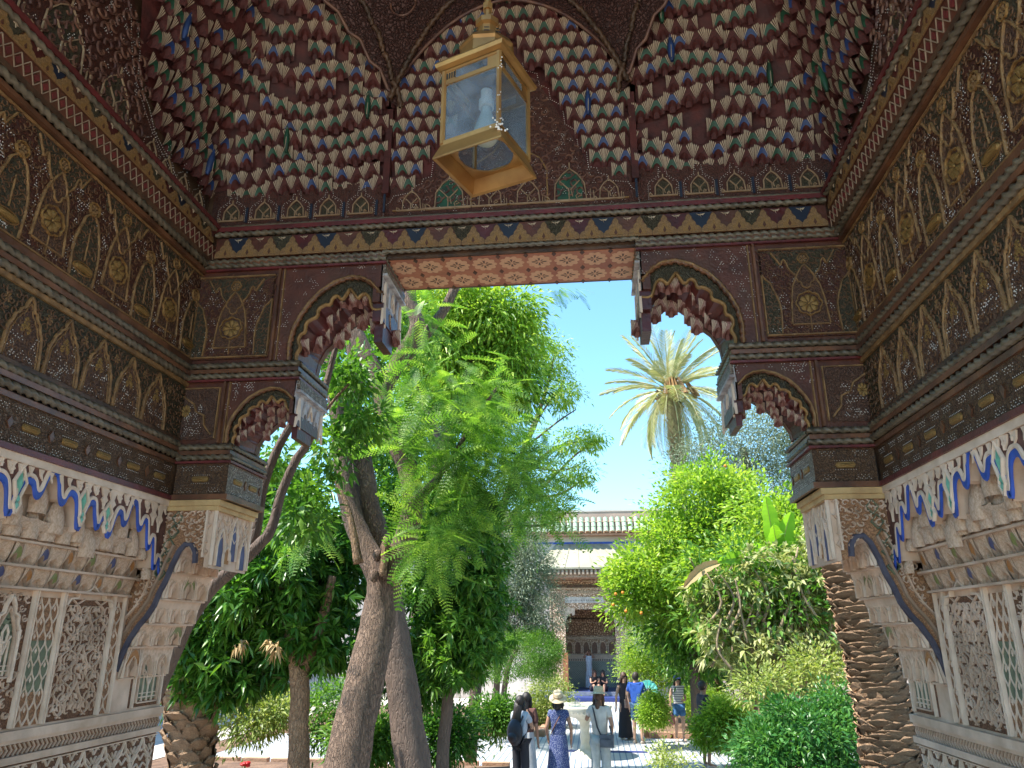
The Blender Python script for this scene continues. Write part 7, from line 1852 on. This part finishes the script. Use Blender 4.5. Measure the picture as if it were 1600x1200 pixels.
mb = MB(); c = Vector((-.235, -.03, .62)) * k; pk = mat('dusty_pink_tote', (.45, .17, .20), .8, (.36, .12, .15), 8, .3, 30); mb.tube([c + Vector((0, 0, .12)), c + Vector((0, 0, -.02)), c + Vector((0, 0, -.16)), c + Vector((0, 0, -.2))], [.05, .11, .13, .10], pk, 12, sq=.5); mb.tube([c + Vector((.04, 0, .1)), j['hal'] + Vector((.0, 0, -.03)), c + Vector((-.04, 0, .1))], .009, pk, 5)
top_item('tote_bag', 'dusty pink tote bag hanging from the hand of the striped woman', 'bag', mb, P)
# person in black behind the bush
q = at(1099, 1100, 17.6)
P, j, k = person('person in black half hidden by the leafy bush at the right, bare legs showing', q.x, 17.6, 110, 1.72, 'brown', dict(tol=(-.11, -.14, .03)))
shirt(P, j, k, cloth('black_tee', (.02, .02, .03)), .7); trousers(P, j, k, cloth('black_shorts', (.02, .02, .025)), .40, .08, 'shorts'); hair(P, j, k, hair_b, 0, 1.0); shoes(P, j, k, shoe_w)
# far woman in white with raised arms, two seated
q = at(921, 1060, FY + 1.5)
P, j, k = person('woman in a long white dress with raised arms, standing before the green tiled wall', q.x, FY + 1.5, 0, 1.68, 'tan', dict(ell=(-.27, -.08, 1.34), wrl=(-.10, -.16, 1.52), hal=(-.06, -.15, 1.58), elr=(.27, -.08, 1.34), wrr=(.10, -.16, 1.52), har=(.06, -.15, 1.58)), z=.34)
wd = cloth('white_dress', (.62, .66, .74)); shirt(P, j, k, wd, .02, name='dress_bodice', hem=(.13, .105)); skirt(P, j, k, wd, 1.0, .04, .135, .20, 'dress_skirt'); hair(P, j, k, hair_br, .15, 1.05)
SIT = dict(pelvis=(0, 0, .14), waist=(0, -.02, .27), chest=(0, -.07, .48), neck=(0, -.10, .63), head0=(0, -.13, .70), head1=(0, -.14, .77), head2=(0, -.13, .83), shl=(-.155, -.07, .57), ell=(-.2, -.22, .36), wrl=(-.13, -.42, .40), hal=(-.10, -.46, .43), shr=(.155, -.07, .57), elr=(.2, -.22, .36), wrr=(.13, -.42, .40), har=(.10, -.46, .43),
           hil=(-.09, -.02, .12), knl=(-.13, -.42, .30), anl=(-.13, -.50, -.10), tol=(-.14, -.64, -.14), hir=(.09, -.02, .12), knr=(.13, -.42, .30), anr=(.13, -.50, -.10), tor=(.14, -.64, -.14))
for px, lab, hm, f_ in ((928, 'left one of two women sitting on the blue steps, brown hair', hair_br, 20), (944, 'right one of two women sitting on the blue steps, in black', hair_b, -15)):
    q = at(px, 1085, FY - .2)
    P, j, k = person(lab, q.x, FY - .35, f_, 1.66, 'tan', SIT, z=.34)
    shirt(P, j, k, cloth('black_top', (.02, .02, .025)), .3, hem=(.15, .13)); trousers(P, j, k, cloth('black_skirt', (.025, .02, .03)), .42, .08, 'shorts'); hair(P, j, k, hm, .22, 1.08, .09)
